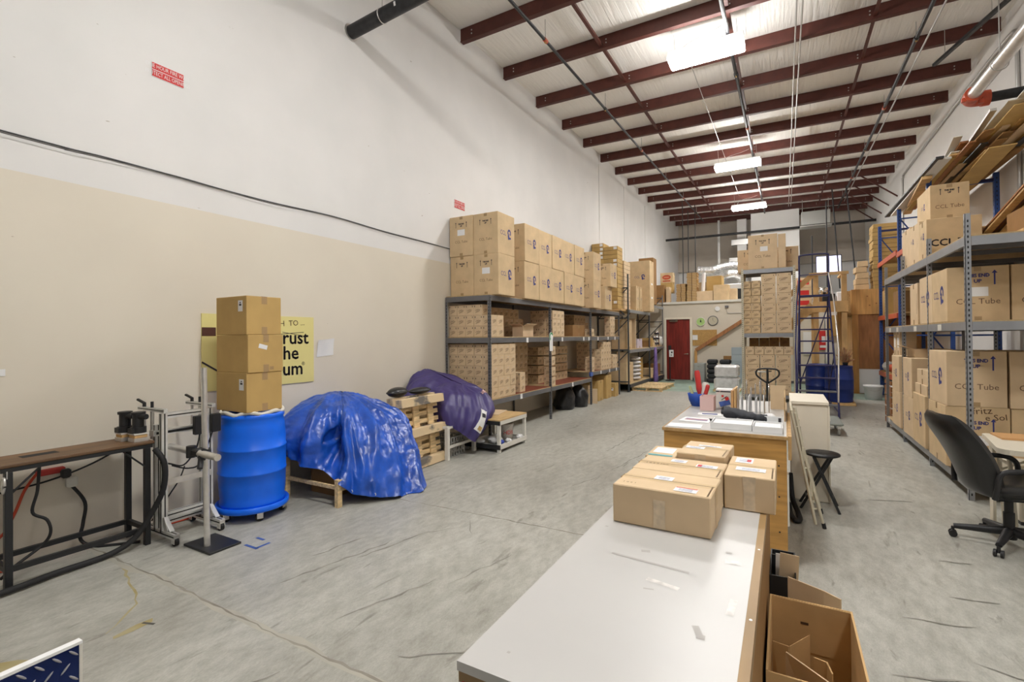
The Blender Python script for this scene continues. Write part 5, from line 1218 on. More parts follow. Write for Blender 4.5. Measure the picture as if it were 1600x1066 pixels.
shipcarton((-.425,2.045,TZ+.001),(.372,.272,.153),'wide shipping carton nearest the camera on the white counter, two white labels on top',[(-.02,.03,.075,.055,None),(.09,-.09,.085,.05,(0,.022,.08,.008))],-.03,write=('1 0 6 1',-.13,-.09,.02))
shipcarton((-.425,2.325,TZ+.001),(.37,.268,.152),'wide shipping carton directly behind the nearest one, labels near its far edge',[(-.02,.07,.07,.05,None),(.11,.03,.09,.05,(-.03,0,.018,.035))],-.03,write=('1 0 6 0 MIX',-.10,-.02,.022))
shipcarton((-.138,2.47,TZ+.001),(.196,.37,.147),'square end shipping carton taped at the front edge, right of the wide ones',[(-.035,.10,.075,.10,(.02,.0,.018,.05)),(.0,-.06,.12,.06,None)],0)
shipcarton((-.352,2.62,TZ+.001),(.22,.30,.178),'thin flat shipping parcel behind the wide cartons',[(-.05,-.01,.09,.05,None),(.01,.05,.11,.03,None)],-.05)
M['teal_tape'] = mat('teal tape', (.08,.35,.36), .4)
t = thing('flat_parcel','flat parcel with white label and teal tape at the back left of the cartons','parcel',(-.555,2.60,TZ+.001))
mb = MB(); mb.box(-.07,.075,-.12,.12,0,.145,'card_light',bev=.004); rect(mb,(.0,.02,.145),(1,0,0),(0,1,0),.10,.12,'label_grey'); mb.build('parcel_body', t); mb = MB(); rect(mb,(0,-.095,.1455),(1,0,0),(0,1,0),.12,.03,'teal_tape'); mb.build('tape_strip', t)['label'] = 'teal tape strip'
# open carton full of cardboard scrap
BX0, BX1, BY0, BY1, BH = -.066, .222, 1.80, 2.335, .55
t = thing('scrap_carton','large open carton of cardboard scraps on the floor at the right of the white counter','carton',(BX0,BY0,0))
O2 = (-BX0,-BY0,0); th = .007
def wall(x0, x1, y0, y1, z1, nm='wall_panel'): 
    m_ = MB(); m_.box(x0,x1,y0,y1,.004,z1,'card_in'); return m_.build(nm,t,O2)
m_ = MB(); m_.box(BX0,BX1,BY0,BY1,0,.004,'card_in'); m_.build('bottom_panel',t,O2)
wall(BX0,BX0+th,BY0,BY1,BH); wall(BX1-th,BX1,BY0,BY1,BH); wall(BX0+th,BX1-th,BY0,BY0+th,BH-.005)
m_ = MB(); m_.box(BX0+th,BX1-th,BY1-th,BY1,.004,BH,'card_in'); m_.box(BX0+th,BX1-th,BY1-th-.005,BY1-th-.0005,BH-.20,BH-.002,'card_in'); rect(m_,((BX0+BX1)/2-.02,BY1-th-.0055,BH-.085),(1,0,0),(0,0,1),.028,.01,'ink_brown'); m_.build('wall_panel',t,O2)
def scrap(pts, label, mt='card_in'):
    """bent cardboard offcut: strip of points extruded"""
    m_ = MB(); n = len(pts)
    vs = [p[0] for p in pts]+[p[1] for p in pts]
    off = Vector((.004,.004,0)); vs2 = [tuple(Vector(v)+off) for v in vs]
    fs = [(i,i+1,n+i+1,n+i) for i in range(n-1)]
    m_.add(vs+vs2, fs+[tuple(2*n+k for k in f[::-1]) for f in fs]+[(i,2*n+i,2*n+i+1,i+1) for i in range(n-1)]+[(n+i,n+i+1,3*n+i+1,3*n+i) for i in range(n-1)]+[(0,n,3*n,2*n),(n-1,2*n+n-1,3*n+n-1,2*n-1)], mt)
    return tag(m_.build('cardboard_scrap', fix=True), label, 'cardboard', 'scraps in the open carton')
scrap([((-.055,2.14,.46),(-.045,2.18,.02)),((.0,2.13,.46),(.005,2.15,.02)),((.07,2.23,.47),(.07,2.25,.02))],'folded brown cardboard offcut standing V shaped in the open carton')
scrap([((-.01,2.08,.465),(-.01,2.10,.05)),((.15,1.98,.44),(.15,2.02,.05)),((.19,1.9,.36),(.18,1.95,.05))],'pale triangular cardboard offcut across the front of the open carton','card_light')
scrap([((.08,2.12,.45),(.08,2.15,.05)),((.12,2.11,.45),(.12,2.13,.05)),((.135,2.08,.43),(.14,2.09,.05))],'rounded cardboard offcut at the right inside the open carton')
scrap([((-.055,1.95,.36),(-.05,1.97,.05)),((.0,1.9,.34),(.0,1.92,.05))],'dark cardboard offcut low at the left inside the open carton','card_dark')
# bits behind it
mb = MB(); mb.bar((.03,2.50,0),(.20,2.44,.40),.006,.02,'card_light'); 
scrap([((.0,2.42,.60),(.0,2.44,.02)),((.13,2.41,.575),(.13,2.43,.02)),((.19,2.42,.55),(.19,2.44,.02))],'pale cardboard sheet standing just behind the open carton','card_light')
t = thing('black_bin','black crate holding folders between the counter and the plywood bench','bin',(-.02,2.75,0))
mb = MB(); x, y, z, q = .055,.16,.52,.006
mb.box(-x,x,-y,y,0,q,'black'); mb.box(-x,-x+q,-y,y,q,z,'black'); mb.box(x-q,x,-y,y,q,z,'black'); mb.box(-x+q,x-q,-y,-y+q,q,z,'black'); mb.box(-x+q,x-q,y-q,y,q,z,'black'); mb.build('bin_body', t)
for k, m_n in enumerate(('card_light','white','black','file_grey')):
    mb = MB(); mb.bar((.0,-.10+.06*k,.02),(.03-.02*k,-.08+.06*k,.60-.03*k),.08,.006,m_n); mb.build('folder', t)
# plywood bench
PX0, PX1, PY0, PY1, PZ = -.84, .005, 3.93, 5.95, .93
t = thing('plywood_bench','plywood work bench with cluttered white top behind the packing counter','bench',(PX0,PY0,0)); O = (-PX0,-PY0,0)
mb = MB(); mb.box(PX0-.012,PX1+.008,PY0-.012,PY1,PZ-.022,PZ,'ply_edge'); mb.box(PX0,PX1,PY0+.004,PY1-.01,PZ,PZ+.002,'laminate'); mb.build('bench_top', t, O)
mb = MB(); mb.box(PX0,PX1,PY0,PY0+.02,0,PZ-.0225,'ply'); 
for z in (.25,.5,.72): mb.cyl((PX1-.05,PY0,z),(PX1-.05,PY0-.002,z),.006,'hole',8)
mb.build('front_panel', t, O)
mb = MB(); mb.box(PX1-.02,PX1,PY0+.0205,PY1-.02,.0,PZ-.0225,'ply'); mb.build('side_panel', t, O); mb = MB(); mb.box(PX0,PX0+.02,PY0+.0205,PY1-.02,.0,PZ-.0225,'ply'); mb.build('side_panel', t, O)
mb = MB(); mb.box(PX1+.009,PX1+.03,PY0-.014,PY0+1.2,PZ-.16,PZ+.006,'ply_edge'); mb.build('edge_board', t, O)
mb = MB(); mb.box(PX1+.001,PX1+.012,PY0-.001,PY0+.1,.30,.66,'offwhite') ; mb.build('white_batten', t, O)
zt = PZ+.003
# things on the bench
def flatpaper(x, y, w_, h_, rz, label, mt='white', th=.004, name='paper_sheet', pr=None):
    mb = MB(); mb.box(-w_/2,w_/2,-h_/2,h_/2,0,th,mt)
    if pr: pr(mb, th)
    return tag(mb.build(name, None, (x,y,zt), rz), label, 'paper', 'papers on the plywood bench')
M['photo_print'] = mat('colour print', (.55,.22,.16), .5, c2=(.08,.10,.32), scale=14)
flatpaper(-.70,4.05,.25,.16,.05,'white paper sheet at the front left corner of the plywood bench')
flatpaper(-.66,4.36,.24,.22,-.1,'printed leaflet with colour picture on the left of the bench',pr=lambda mb,th:rect(mb,(.0,.0,th),(1,0,0),(0,1,0),.18,.08,'photo_print'))
flatpaper(-.50,4.40,.12,.16,.2,'small printed leaflet beside the dark gloves',pr=lambda mb,th:rect(mb,(.0,.01,th),(1,0,0),(0,1,0),.08,.06,'photo_print'))
flatpaper(-.60,4.72,.2,.14,.1,'printed leaflet with blue picture near the pink box',pr=lambda mb,th:rect(mb,(.0,.0,th),(1,0,0),(0,1,0),.13,.06,'ink_blue'))
def tray(x0, x1, y0, y1, h, label):
    t = thing('paper_tray', label, 'tray', ((x0+x1)/2,(y0+y1)/2,zt), 0, 'shallow white trays'); a, b = (x1-x0)/2, (y1-y0)/2
    mb = MB(); mb.box(-a,a,-b,b,0,.004,'white'); mb.box(-a,a,-b,-b+.005,.004,h,'white'); mb.box(-a,a,b-.005,b,.004,h,'white'); mb.box(-a,-a+.005,-b+.005,b-.005,.004,h,'white'); mb.box(a-.005,a,-b+.005,b-.005,.004,h,'white'); mb.build('tray_body', t)
    mb = MB(); mb.box(-a+.01,a-.01,-b+.01,b-.01,.005,h*.75,'label_grey'); mb.build('paper_stack', t)
tray(-.51,-.222,4.03,4.30,.045,'shallow white paper tray at the front of the bench, left of two'); tray(-.215,-.02,4.0,4.26,.045,'shallow white paper tray at the front right corner of the bench')
M['dark_cloth'] = mat('charcoal glove fabric', (.035,.037,.045), .8, noise=.3, scale=20, bump=.3, bscale=30)
t = thing('dark_gloves','crumpled charcoal work gloves lying across the bench trays','gloves',(-.28,4.42,zt))
mb = MB(); S_ = lambda u, v: 0
def glv(u, v):
    a = 2*math.pi*v; x = -.19+.36*u; r_ = .05*(1-.45*u)*(1 if u > .04 else .5)*(1 if u < .96 else .5)
    p = Vector((x*1.0, .02*math.sin(u*7)+r_*1.5*math.cos(a)-.02*u, .045+.03*(1-u)+r_*.9*math.sin(a))); n_ = mn.noise(p*22)*.014+mn.noise(p*50)*.006
    return (p.x, p.y+n_, max(.003,p.z+n_))
mb.grid(glv, 50, 26, 'dark_cloth'); mb.build('glove', t)
mb = MB()
for k in range(4): mb.tube(spline([(.05,-.02+.018*k,.05),(.12,-.03+.022*k,.04),(.19+.01*(k % 2),-.04+.026*k,.022)],5),[.014]*6+[.012]*4+[.009],'dark_cloth',8)
mb.build('fingers', t); mb = MB(); mb.ball((-.16,.02,.09),.035,'black',12,(1,1,1)); mb.build('cuff', t)
M['pink'] = mat('pale pink carton', (.72,.50,.47), .6)
t = thing('pink_box','open pale pink box on the left of the bench','box',(-.655,5.03,zt))
mb = MB(); a, b, h = .062,.085,.135
mb.box(-a,a,-b,b,0,.004,'pink'); mb.box(-a,-a+.004,-b,b,.004,h,'pink'); mb.box(a-.004,a,-b,b,.004,h,'pink'); mb.box(-a+.004,a-.004,-b,-b+.004,.004,h,'pink'); mb.box(-a+.004,a-.004,b-.004,b,.004,h,'pink'); mb.build('box_body', t)
mb = MB(); mb.bar((a,-0,h),(a+.05,0,h+.05),.16,.003,'pink',up=(0,0,1)); mb.build('lid_flap', t)
t = thing('cream_box','cream printed box with cherry red and blue picture, standing on the bench','box',(-.50,5.25,zt))
mb = MB(); mb.box(-.10,.10,-.06,.08,0,.17,'offwhite',bev=.003); rect(mb,(-.02,-.0605,.05),(1,0,0),(0,0,1),.10,.05,'blue_tape',0,.3); rect(mb,(0,-.0605,.095),(1,0,0),(0,0,1),.035,.03,'red_print',.0004,.4); rect(mb,(-.04,-.0605,.12),(1,0,0),(0,0,1),.02,.02,'red_print',.0004); mb.bar((-.05,-.062,.08),(-.0,-.062,.12),.002,.006,'ink_dark'); mb.build('box_body', t)
mb = MB(); mb.box(-.101,.101,-.061,.081,.1701,.185,'white'); mb.box(-.1,.1,-.0615,-.0605,.158,.17,'ink_dark'); mb.build('lid', t)
M['blue_bucket'] = mat('bright blue fabric', (.015,.075,.42), .6, noise=.2, scale=10)
t = thing('blue_basket','bright blue cloth basket at the far left of the bench holding red and white items','basket',(-.79,5.25,zt))
mb = MB(); mb.lathe([(0,0),(.05,0),(.075,.06),(.085,.13),(.078,.13),(.06,.02),(0,.02)],'blue_bucket',20); mb.v = [(x_*(1+.12*mn.noise(Vector((x_,y_,z_))*18)),y_*(1+.12*mn.noise(Vector((y_,x_,z_))*18)),z_) for x_,y_,z_ in mb.v]; mb.build('basket_body', t)
for k, (a, b, m_n, r_) in enumerate((((.03,.0,.06),(.0,.02,.36),'red',.028),((.05,.02,.06),(.085,.03,.24),'offwhite',.035),((-.03,0,.06),(-.07,.01,.20),'lime_g',.014),((.06,-.01,.06),(.11,.0,.22),'red',.02))):
    if m_n == 'lime_g' and m_n not in M: M['lime_g'] = mat('pale green handle', (.45,.48,.25), .5)
    mb = MB(); b = Vector(b)+Vector((-.79,5.25,zt)); a = Vector(a)+Vector((-.79,5.25,zt)); mb.tube(spline([a, a.lerp(b,.5)+Vector((.004,0,0)), b],4),[r_*.6]*3+[r_]*3+[r_]*2+[r_*.7],m_n,12)
    tag(mb.build('hand_tool'),('red handled tool standing in the blue basket','cream coloured bottle standing in the blue basket','pale green handle sticking out of the blue basket','second red tool leaning in the blue basket')[k],'tool','tools in the blue basket')
# wire file rack
t = thing('wire_file_rack','chrome wire file rack holding papers and boards on the bench','rack',(-.25,4.92,zt))
mb = MB()
for k in range(8):
    x = -.13+.036*k; h = .24+.03*(k % 3)
    P = [(x,-.05,.0)]+[(x,-.05,h*.8),(x,-.03,h),(x,.0,h*1.02),(x,.03,h),(x,.05,h*.8),(x,.05,0)]
    mb.tube(spline(P,4),.0035,'chrome',6)
mb.build('wire_hoops', t)
mb = MB(); mb.bar((-.14,-.05,.01),(.14,-.05,.01),.006,.006,'chrome'); mb.bar((-.14,.05,.01),(.14,.05,.01),.006,.006,'chrome'); mb.build('base_frame', t)
for k, (w_, h, m_n) in enumerate(((.004,.16,'white'),(.006,.17,'white'),(.004,.15,'label_grey'),(.005,.18,'white'))):
    mb = MB(); mb.box(-.10+.06*k,-.10+.06*k+w_,-.12,.12,.012,h,m_n); tag(mb.build('paper_file',None,(-.25,4.92,zt)),'white paper file slotted in the chrome wire rack, %s from the left' % ORD[k],'paper','files in the wire rack')
M['kraft_orange'] = mat('orange tan board', (.55,.30,.12), .6)
mb = MB(); mb.box(-.022,.0,-.15,.15,0,.21,'kraft_orange',bev=.004); mb.box(.002,.016,-.13,.15,0,.225,'lumber'); tag(mb.build('tan_board',None,(-.415,5.02,zt)),'tan boards standing left of the chrome wire rack','board')
mb = MB(); mb.box(-.065,.065,-.006,.006,0,.23,'card_light'); tag(mb.build('pale_board',None,(-.062,5.33,zt),.05),'pale rectangular board standing at the back right of the bench','board')
mb = MB(); mb.box(-.004,.004,-.35,.3,0,.20,'ply_edge'); tag(mb.build('side_board',None,(-.005,4.95,zt)),'thin plywood board standing along the right edge of the bench','board')
t = thing('desk_organiser','clear plastic organiser at the right of the bench','organiser',(-.07,4.42,zt))
mb = MB(); mb.box(-.08,.05,-.05,.05,0,.008,'glassy'); mb.box(-.08,.05,-.05,-.046,.008,.07,'glassy'); mb.box(-.08,-.076,-.046,.05,.008,.07,'glassy'); mb.box(.046,.05,-.046,.05,.008,.07,'glassy'); mb.build('tray', t); mb = MB(); 
for k in range(3): mb.box(-.07+.012*k,-.062+.012*k,-.049,-.047,.01,.06,'ink_dark')
mb.box(.02,.04,-.0515,-.0505,.02,.06,'ink_dark'); mb.build('markings', t)
mb = MB(); mb.ball((0,0,0),1,'white',14,(.05,.05,.03)); tag(mb.build('tape_roll',None,(-.12,4.62,zt+.03)),'white crumpled paper ball beside the organiser','paper')
# beige cabinet
t = thing('beige_cabinet','tall beige steel cabinet beside the plywood bench','cabinet',(.205,6.02,0))
mb = MB(); mb.box(-.165,.165,-.37,.38,0,.985,'beige',bev=.006); mb.box(-.167,.167,-.385,.382,.955,.987,'beige',bev=.004); mb.build('cabinet_body', t)
mb = MB(); mb.box(.158,.172,-.385,-.371,.02,.95,'beige'); mb.build('door_edge', t)
for z in (.85,.45): mb = MB(); mb.box(.163,.180,-.36,-.335,z-.05,z,'alu'); mb.build('handle', t)
# black folding stool
t = thing('folding_stool','black round folding stool in front of the beige cabinet','stool',(.30,5.47,0))
mb = MB(); mb.lathe([(0,.50),(.13,.50),(.147,.508),(.148,.52),(.14,.527),(0,.529)],'black',32); mb.build('seat', t)
for s in (-1,1):
    mb = MB(); mb.bar((-.075,s*.09,.50),(.125,s*.13,.0),.022,.014,'black_metal',up=(0,1,0)); mb.build('leg', t)
    mb = MB(); mb.bar((.075,s*.065,.50),(-.185,s*.10,.0),.022,.014,'black_metal',up=(0,1,0)); mb.build('leg', t)
mb = MB(); mb.cyl((.085,-.12,.1),(.085,.12,.1),.008,'black_metal',8); mb.cyl((-.135,-.10,.1),(-.135,.10,.1),.008,'black_metal',8); mb.cyl((0,-.11,.32),(0,.11,.32),.006,'steel',8); mb.build('crossbar', t)
# folded cream step stool leaning on the bench
M['cream_metal'] = mat('cream painted tube', (.60,.55,.42), .45)
t = thing('folded_step_stool','folded cream metal step stool leaning on the right side of the plywood bench','step stool',(.15,5.05,0))
def P_(x, y, z): return (x-.15, y-5.05, z)
for y0, y1 in ((4.84,4.88),(5.22,5.28)):
    mb = MB(); mb.tube([P_(.045,y0,.99),P_(.105,y0+.01,.65),P_(.215,y1,.03)],.012,'cream_metal',8); mb.build('front_rail', t)
    mb = MB(); mb.tube([P_(.075,y0+.05,.97),P_(.14,y0+.05,.60),P_(.272,y1+.01,.03)],.012,'cream_metal',8); mb.build('rear_rail', t)
for y in (4.89,5.29):
    for x in (.275,): mb = MB(); mb.cyl(P_(x-.005,y,.045),P_(x+.004,y,0),.016,'rubber',10); mb.build('rubber_foot', t)
mb = MB(); mb.tube(spline([P_(.045,4.84,.99),P_(.04,4.9,1.03),P_(.04,5.14,1.03),P_(.045,5.22,.99)],5),.012,'cream_metal',8); mb.build('top_hoop', t)
for z, x in ((.62,.13),(.33,.185)): mb = MB(); mb.bar(P_(x,4.87,z),P_(x,5.24,z),.02,.12,'cream_metal'); mb.build('step', t)
for z_ in (.85,.5,.16):
    for y_ in (4.87,5.25):
        q_ = (.99-z_)/.96; mb = MB(); mb.cyl(P_(.05+.165*q_,y_,z_),P_(.085+.18*q_,y_+.04,z_),.008,'cream_metal',6); mb.build('spacer', t)
mb = MB(); mb.bar(P_(.20,4.88,.22),P_(.20,5.26,.22),.015,.02,'cream_metal'); mb.build('brace', t)
mb = MB(); mb.tube(spline([(.02,5.35,.03),(.03,5.1,.025),(.06,4.92,.025),(.10,4.95,.025),(.09,5.15,.03),(.05,5.3,.10),(.035,5.45,.3)],8),.022,'rubber',10); tag(mb.build('vacuum_hose'),'black ribbed hose looped on the floor beside the plywood bench','hose')
# grey platform trolley
t = thing('platform_trolley','grey platform trolley on casters behind the beige cabinet','trolley',(.62,9.85,0))
M['trolley_grey'] = mat('green grey trolley deck', (.22,.24,.22), .5)
mb = MB(); mb.box(-.22,.20,-.42,.45,.165,.205,'trolley_grey',bev=.015); mb.build('deck', t)
for x in (-.16,.14):
    for y in (-.33,.36): mb = MB(); mb.cyl((x-.015,y,.06),(x+.015,y,.06),.06,'crate_grey',16); mb.box(x-.02,x+.02,y-.03,y+.03,.10,.164,'steel'); mb.build('caster', t)
# pallet jack with loop handle
t = thing('pallet_jack','pallet jack with black loop handle standing before the cream carton rack','pallet jack',(-.25,9.0,0))
mb = MB(); mb.cyl((0,.15,.15),(0.0,0,.86),.026,'black_metal',12); mb.cyl((0,0,.84),(0,-.01,1.05),.018,'black_metal',10); mb.build('handle_shaft', t)
lp = [(0,0,.86),(-.06,0,.90),(-.155,0,.98),(-.165,0,1.05),(-.12,0,1.09),(0,0,1.10),(.12,0,1.09),(.165,0,1.05),(.155,0,.98),(.06,0,.90),(0,0,.86)]
mb = MB(); mb.tube(spline(lp,5),.014,'black',10); mb.build('loop_grip', t)
mb = MB(); mb.cyl((0,0,1.05),(0,0,1.10),.016,'black',8); mb.bar((-.0,-.01,1.05),(.06,-.01,1.06),.02,.015,'black'); mb.build('lever', t)
mb = MB(); mb.box(-.12,.12,.1,.25,.06,.30,'red',bev=.02); mb.cyl((0,.17,.3),(0,.17,.42),.05,'black_metal',12); mb.build('pump_body', t)
for s in (-1,1):
    mb = MB(); mb.box(s*.18-.08,s*.18+.08,.25,1.4,.05,.10,'red',bev=.01); mb.build('fork', t)
    mb = MB(); mb.cyl((s*.06-.02,.12,.09),(s*.06+.02,.12,.09),.09,'rubber',16); mb.build('wheel', t)
mb = MB(); mb.cyl((-.36,9.3,1.02),(-.36,9.3,1.03),.10,'crate_grey',20); mb.cyl((-.36,9.3,.0),(-.36,9.3,1.02),.012,'steel',8); mb.cyl((-.36,9.3,0),(-.36,9.3,.02),.14,'crate_grey',20); tag(mb.build('round_stand'),'small round grey topped stand beside the pallet jack','stand')

# ================================================================== centre cream rack
CX0, CX1, CY0, CY1 = -.955, .255, 13.68, 14.6
t = thing('carton_rack','cream perforated rack full of small cartons in the middle of the floor','rack',(CX0,CY0,0)); O = (-CX0,-CY0,0)
for x, sx in ((CX0,1),(CX1,-1)):
    for y, sy in ((CY0,1),(CY1,-1)):
        mb = MB(); post(mb,x,y,0,3.36,'cream_rack',sx,sy,.055,holes=(y == CY0)); mb.build('upright', t, O)
for z0, z1 in ((3.22,3.32),(1.60,1.70),(.08,.16)):
    for y in (CY0-.004, CY1): mb = MB(); mb.box(CX0+.056,CX1-.056,y,y+.004,z0,z1,'lgrey_rack'); mb.box(CX0+.056,CX1-.056,y+.004 if y < 14 else y-.03,y+.03 if y < 14 else y,z0,z0+.004,'lgrey_rack'); mb.build('beam', t, O)
    for x in (CX0+.006,CX1-.010): mb = MB(); mb.box(x,x+.004,CY0+.01,CY1-.01,z0,z1,'lgrey_rack'); mb.build('side_beam', t, O)
    mb = MB(); mb.box(CX0+.01,CX1-.01,CY0+.004,CY1-.004,z1+.001,z1+.014,'deck'); mb.build('shelf_board', t, O)
SW = small_mesh(.322,.40,.243,'card_light'); SN = small_mesh(.20,.3,.21,'card_light'); SN2 = small_mesh(.20,.30,.18,'card'); SMid = small_mesh(.205,.3,.20,'card_light')
g2 = 'cartons on the cream rack'
for k in range(6):
    for c in range(2): small(-.335+.333*c+rng.uniform(-.004,.004),13.90,1.7155+.246*k,'wide carton on the cream rack upper shelf, %s column, row %d up' % (('left','right')[c],k+1),SW,rng.uniform(-.01,.01),g2)
for k in range(7):
    small(-.62+rng.uniform(-.01,.01),13.86,1.7155+.19*k,'narrow carton, cream rack upper shelf, third column from right, row %d up' % (k+1),SN2 if k not in (1,2,3) else None or SN2,rng.uniform(-.04,.04),g2)
for k in range(7):
    small(-.83+rng.uniform(-.008,.008),13.92,1.7155+.19*k,'narrow carton, cream rack upper shelf, leftmost column, row %d up' % (k+1),SN2,rng.uniform(-.05,.05),g2)
for k in range(4):
    for c in range(3): small(-.72+.345*c,13.94,.1755+.246*k,'wide carton, cream rack lower shelf, column %d from left, row %d up' % (c+1,k+1),SW,rng.uniform(-.015,.015),g2)
for c in range(5): small(-.775+.215*c,13.88,1.162,'small carton in the front top row, cream rack lower shelf, %s from left' % ORD[c],SMid,rng.uniform(-.02,.02),g2)
SDk = small_mesh(.22,.3,.21,'card_dark')  # shade of the rear row put into a dark cardboard colour
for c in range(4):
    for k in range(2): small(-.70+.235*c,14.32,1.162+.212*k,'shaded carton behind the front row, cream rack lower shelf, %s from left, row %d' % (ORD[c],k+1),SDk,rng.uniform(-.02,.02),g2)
CT1 = ccl_mesh(.66,.5,.86,'card_light',s=.13,white=(.03,.50,.17,.12)); CT2 = ccl_mesh(.62,.45,.60,'card_light')
ccl(CT1,-.46,14.0,3.336,'large printed carton with white label on top of the cream rack',.01,'large cartons on the cream rack'); carton('plain_carton',(-.03,14.02,3.336),(.17,.5,.84),'narrow plain carton beside the large one on top of the cream rack','card_light')
ccl(CT2,-.77,14.56,3.336,'printed carton at the back left on top of the cream rack',0,'large cartons on the cream rack'); ccl(CT2,.03,14.58,3.336,'printed carton at the back right on top of the cream rack',0,'large cartons on the cream rack')

# ================================================================== rolling ladder
t = thing('rolling_ladder','tall navy blue rolling warehouse ladder beside the cream rack','ladder',(.57,11.4,0)); O = (-.57,-11.4,0)
LS = [(.26+.2535*k, 11.42+.168*k) for k in range(10)]
def lx(k): return (.205+.012*k, .915-.004*k)
for k, (z, y) in enumerate(LS):
    a, b = lx(k); mb = MB(); mb.box(a+.012,b-.012,y-.015,y+.16,z-.028,z,'navy_rack' if k > 1 else 'grey_rack',bev=.006); mb.build('step', t, O)
for s in (0, 1):
    mb = MB(); P = [(lx(k)[s], y+.06, z-.02) for k, (z, y) in enumerate(LS)]; x0 = lx(0)[s]
    mb.tube([(x0,11.36,.02),(x0,11.42,.26)]+P[1:],.018,'navy_rack' if not s else 'navy_rack',8); mb.build('stringer', t, O)
    x9 = lx(9)[s]
    mb = MB(); mb.tube(spline([(x9,12.95,2.5),(x9,12.95,3.0),(x9,12.95,3.40),(x9+(.03 if not s else -.03),12.95,3.47),((lx(9)[0]+lx(9)[1])/2,12.95,3.485)],5),.018,'navy_rack',8); mb.build('guard_rail', t, O)
    mb = MB(); mb.tube([(x9,12.95,3.05),(lx(5)[s]+(.03 if s else -.02),12.3,2.35),(lx(1)[s]+(.03 if s else -.02),11.62,1.35),(lx(0)[s],11.46,.30)],.015,'steel' if s else 'navy_rack',8); mb.build('handrail', t, O)
    mb = MB(); mb.tube([(x9,13.35,.05),(x9,13.30,2.5)],.018,'navy_rack',8); mb.build('rear_post', t, O)
    mb = MB(); mb.tube([(x9,13.33,.4),(lx(4)[s],12.12,1.2)],.012,'navy_rack',8); mb.tube([(lx(0)[s],11.42,.12),(x9,13.34,.12)],.016,'navy_rack',8); mb.build('side_brace', t, O)
    for y in (11.42,13.34): mb = MB(); mb.cyl((lx(0)[s]-.015,y,.05),(lx(0)[s]+.015,y,.05),.05,'rubber',14); mb.build('caster', t, O)
mb = MB(); mb.box(lx(9)[0],lx(9)[1],12.93,13.33,2.53,2.56,'navy_rack'); mb.build('platform', t, O)
mb = MB(); mb.bar((lx(9)[0],12.95,3.02),(lx(9)[1],12.95,3.02),.02,.02,'navy_rack'); mb.build('knee_rail', t, O)
mb = MB(); mb.tube([(lx(9)[0],13.33,.5),(lx(9)[1],13.31,2.3)],.012,'navy_rack',8); mb.build('rear_brace', t, O)
# two dark blue drums behind it
drum((.74,14.45,.06),'dark blue plastic drum behind the rolling ladder, left one','navy_plastic',rim=False); drum((1.12,13.85,.06),'dark blue plastic drum right of the rolling ladder','navy_plastic',rim=False)
for x, y, l_ in ((.74,14.45,'left'),(1.12,13.85,'right')): mb = MB(); mb.box(x-.32,x+.30,y-.30,y+.30,0,.059,'lumber'); tag(mb.build('drum_skid'),'low wooden skid under the %s dark blue drum' % l_,'skid')
M['plume'] = mat('dried orange plume', (.50,.20,.09), .8, c2=(.55,.38,.22), scale=20)
t = thing('dried_plume','tuft of dried orange plumes standing above the right blue drum','plant',(1.27,14.10,.92))
mb = MB()
for k in range(60):
    a = rng.uniform(0,6.28); r_ = rng.uniform(.03,.2); h = rng.uniform(.12,.42); mb.tube([(0,0,-.0),(r_*.5*math.cos(a),r_*.4*math.sin(a),h*.6),(r_*math.cos(a),r_*.7*math.sin(a),h)],[.003,.006,.011],'plume',5)
o = mb.build('plumes', t); o['kind'] = 'stuff'
mb = MB(); mb.lathe([(0,-.02),(.05,-.02),(.06,.06),(.05,.06),(0,.0)],'black',14); mb.build('pot', t)

# ================================================================== landing, stairs, plywood box at back right
LY = 15.6
t = thing('timber_landing','timber stair landing with posts and rails behind the rolling ladder','landing',(.7,LY,0)); O = (-.7,-LY,0)
for x in (.76,1.40): 
    for y in (LY,16.9): mb = MB(); mb.box(x-.06,x+.06,y-.05,y+.05,0,3.28 if y == LY else 2.4,'lumber'); mb.build('post', t, O)
mb = MB(); mb.box(.60,1.50,LY-.09,LY-.051,3.26,3.34,'lumber'); mb.build('top_rail', t, O); mb = MB(); mb.box(1.36,1.44,LY-.05,16.9,3.285,3.34,'lumber'); mb.build('top_rail', t, O)
mb = MB(); mb.box(.68,1.48,LY-.09,LY-.051,2.26,2.55,'lumber'); mb.box(.68,1.47,LY-.05,17.2,2.41,2.45,'ply_edge'); mb.build('deck', t, O)
for h0, dz in ((3.30,.0),(2.45,.0)):
    mb = MB(); mb.bar((.70,LY-.03,h0),(-.6,LY-.03,h0-1.25),.04,.14 if h0 > 3 else .24,'lumber',up=(0,0,1)); mb.build('rail' if h0 > 3 else 'stringer', t, O)
for k in range(5): mb = MB(); mb.box(.40-.26*k,.66-.26*k,LY,LY+.8,2.24-.25*k-.035,2.24-.25*k,'lumber'); mb.build('tread', t, O)
mb = MB(); mb.box(.95,1.25,16.2,16.5,2.452,2.80,'black',bev=.01); tag(mb.build('black_case'),'black box on the timber landing','case')
mb = MB(); mb.lathe([(0,0),(.14,0),(.17,.1),(.13,.22),(0,.25)],'chrome',20,c=(1.0,16.75,2.801)); mb.box(.9,1.12,16.62,16.88,2.452,2.80,'card_dark'); tag(mb.build('steel_pot'),'shiny steel pot on a brown box on the timber landing','pot')
mb = MB(); mb.box(1.28,1.42,16.2,16.45,2.452,2.85,'white',bev=.03); tag(mb.build('white_bag'),'white bag standing on the right of the timber landing','bag')
for k in range(3): carton('red_printed_carton',(.50,16.9,2.452+.30*k),(.42,.4,.295),'carton with red print behind the ladder, %s from the landing deck' % ORD[k],'card_light',prints=lambda mb,x,y,z:rect(mb,(0,-y,z*.5),(1,0,0),(0,0,1),x*1.4,z*.45,'red_print'),group='red printed cartons')
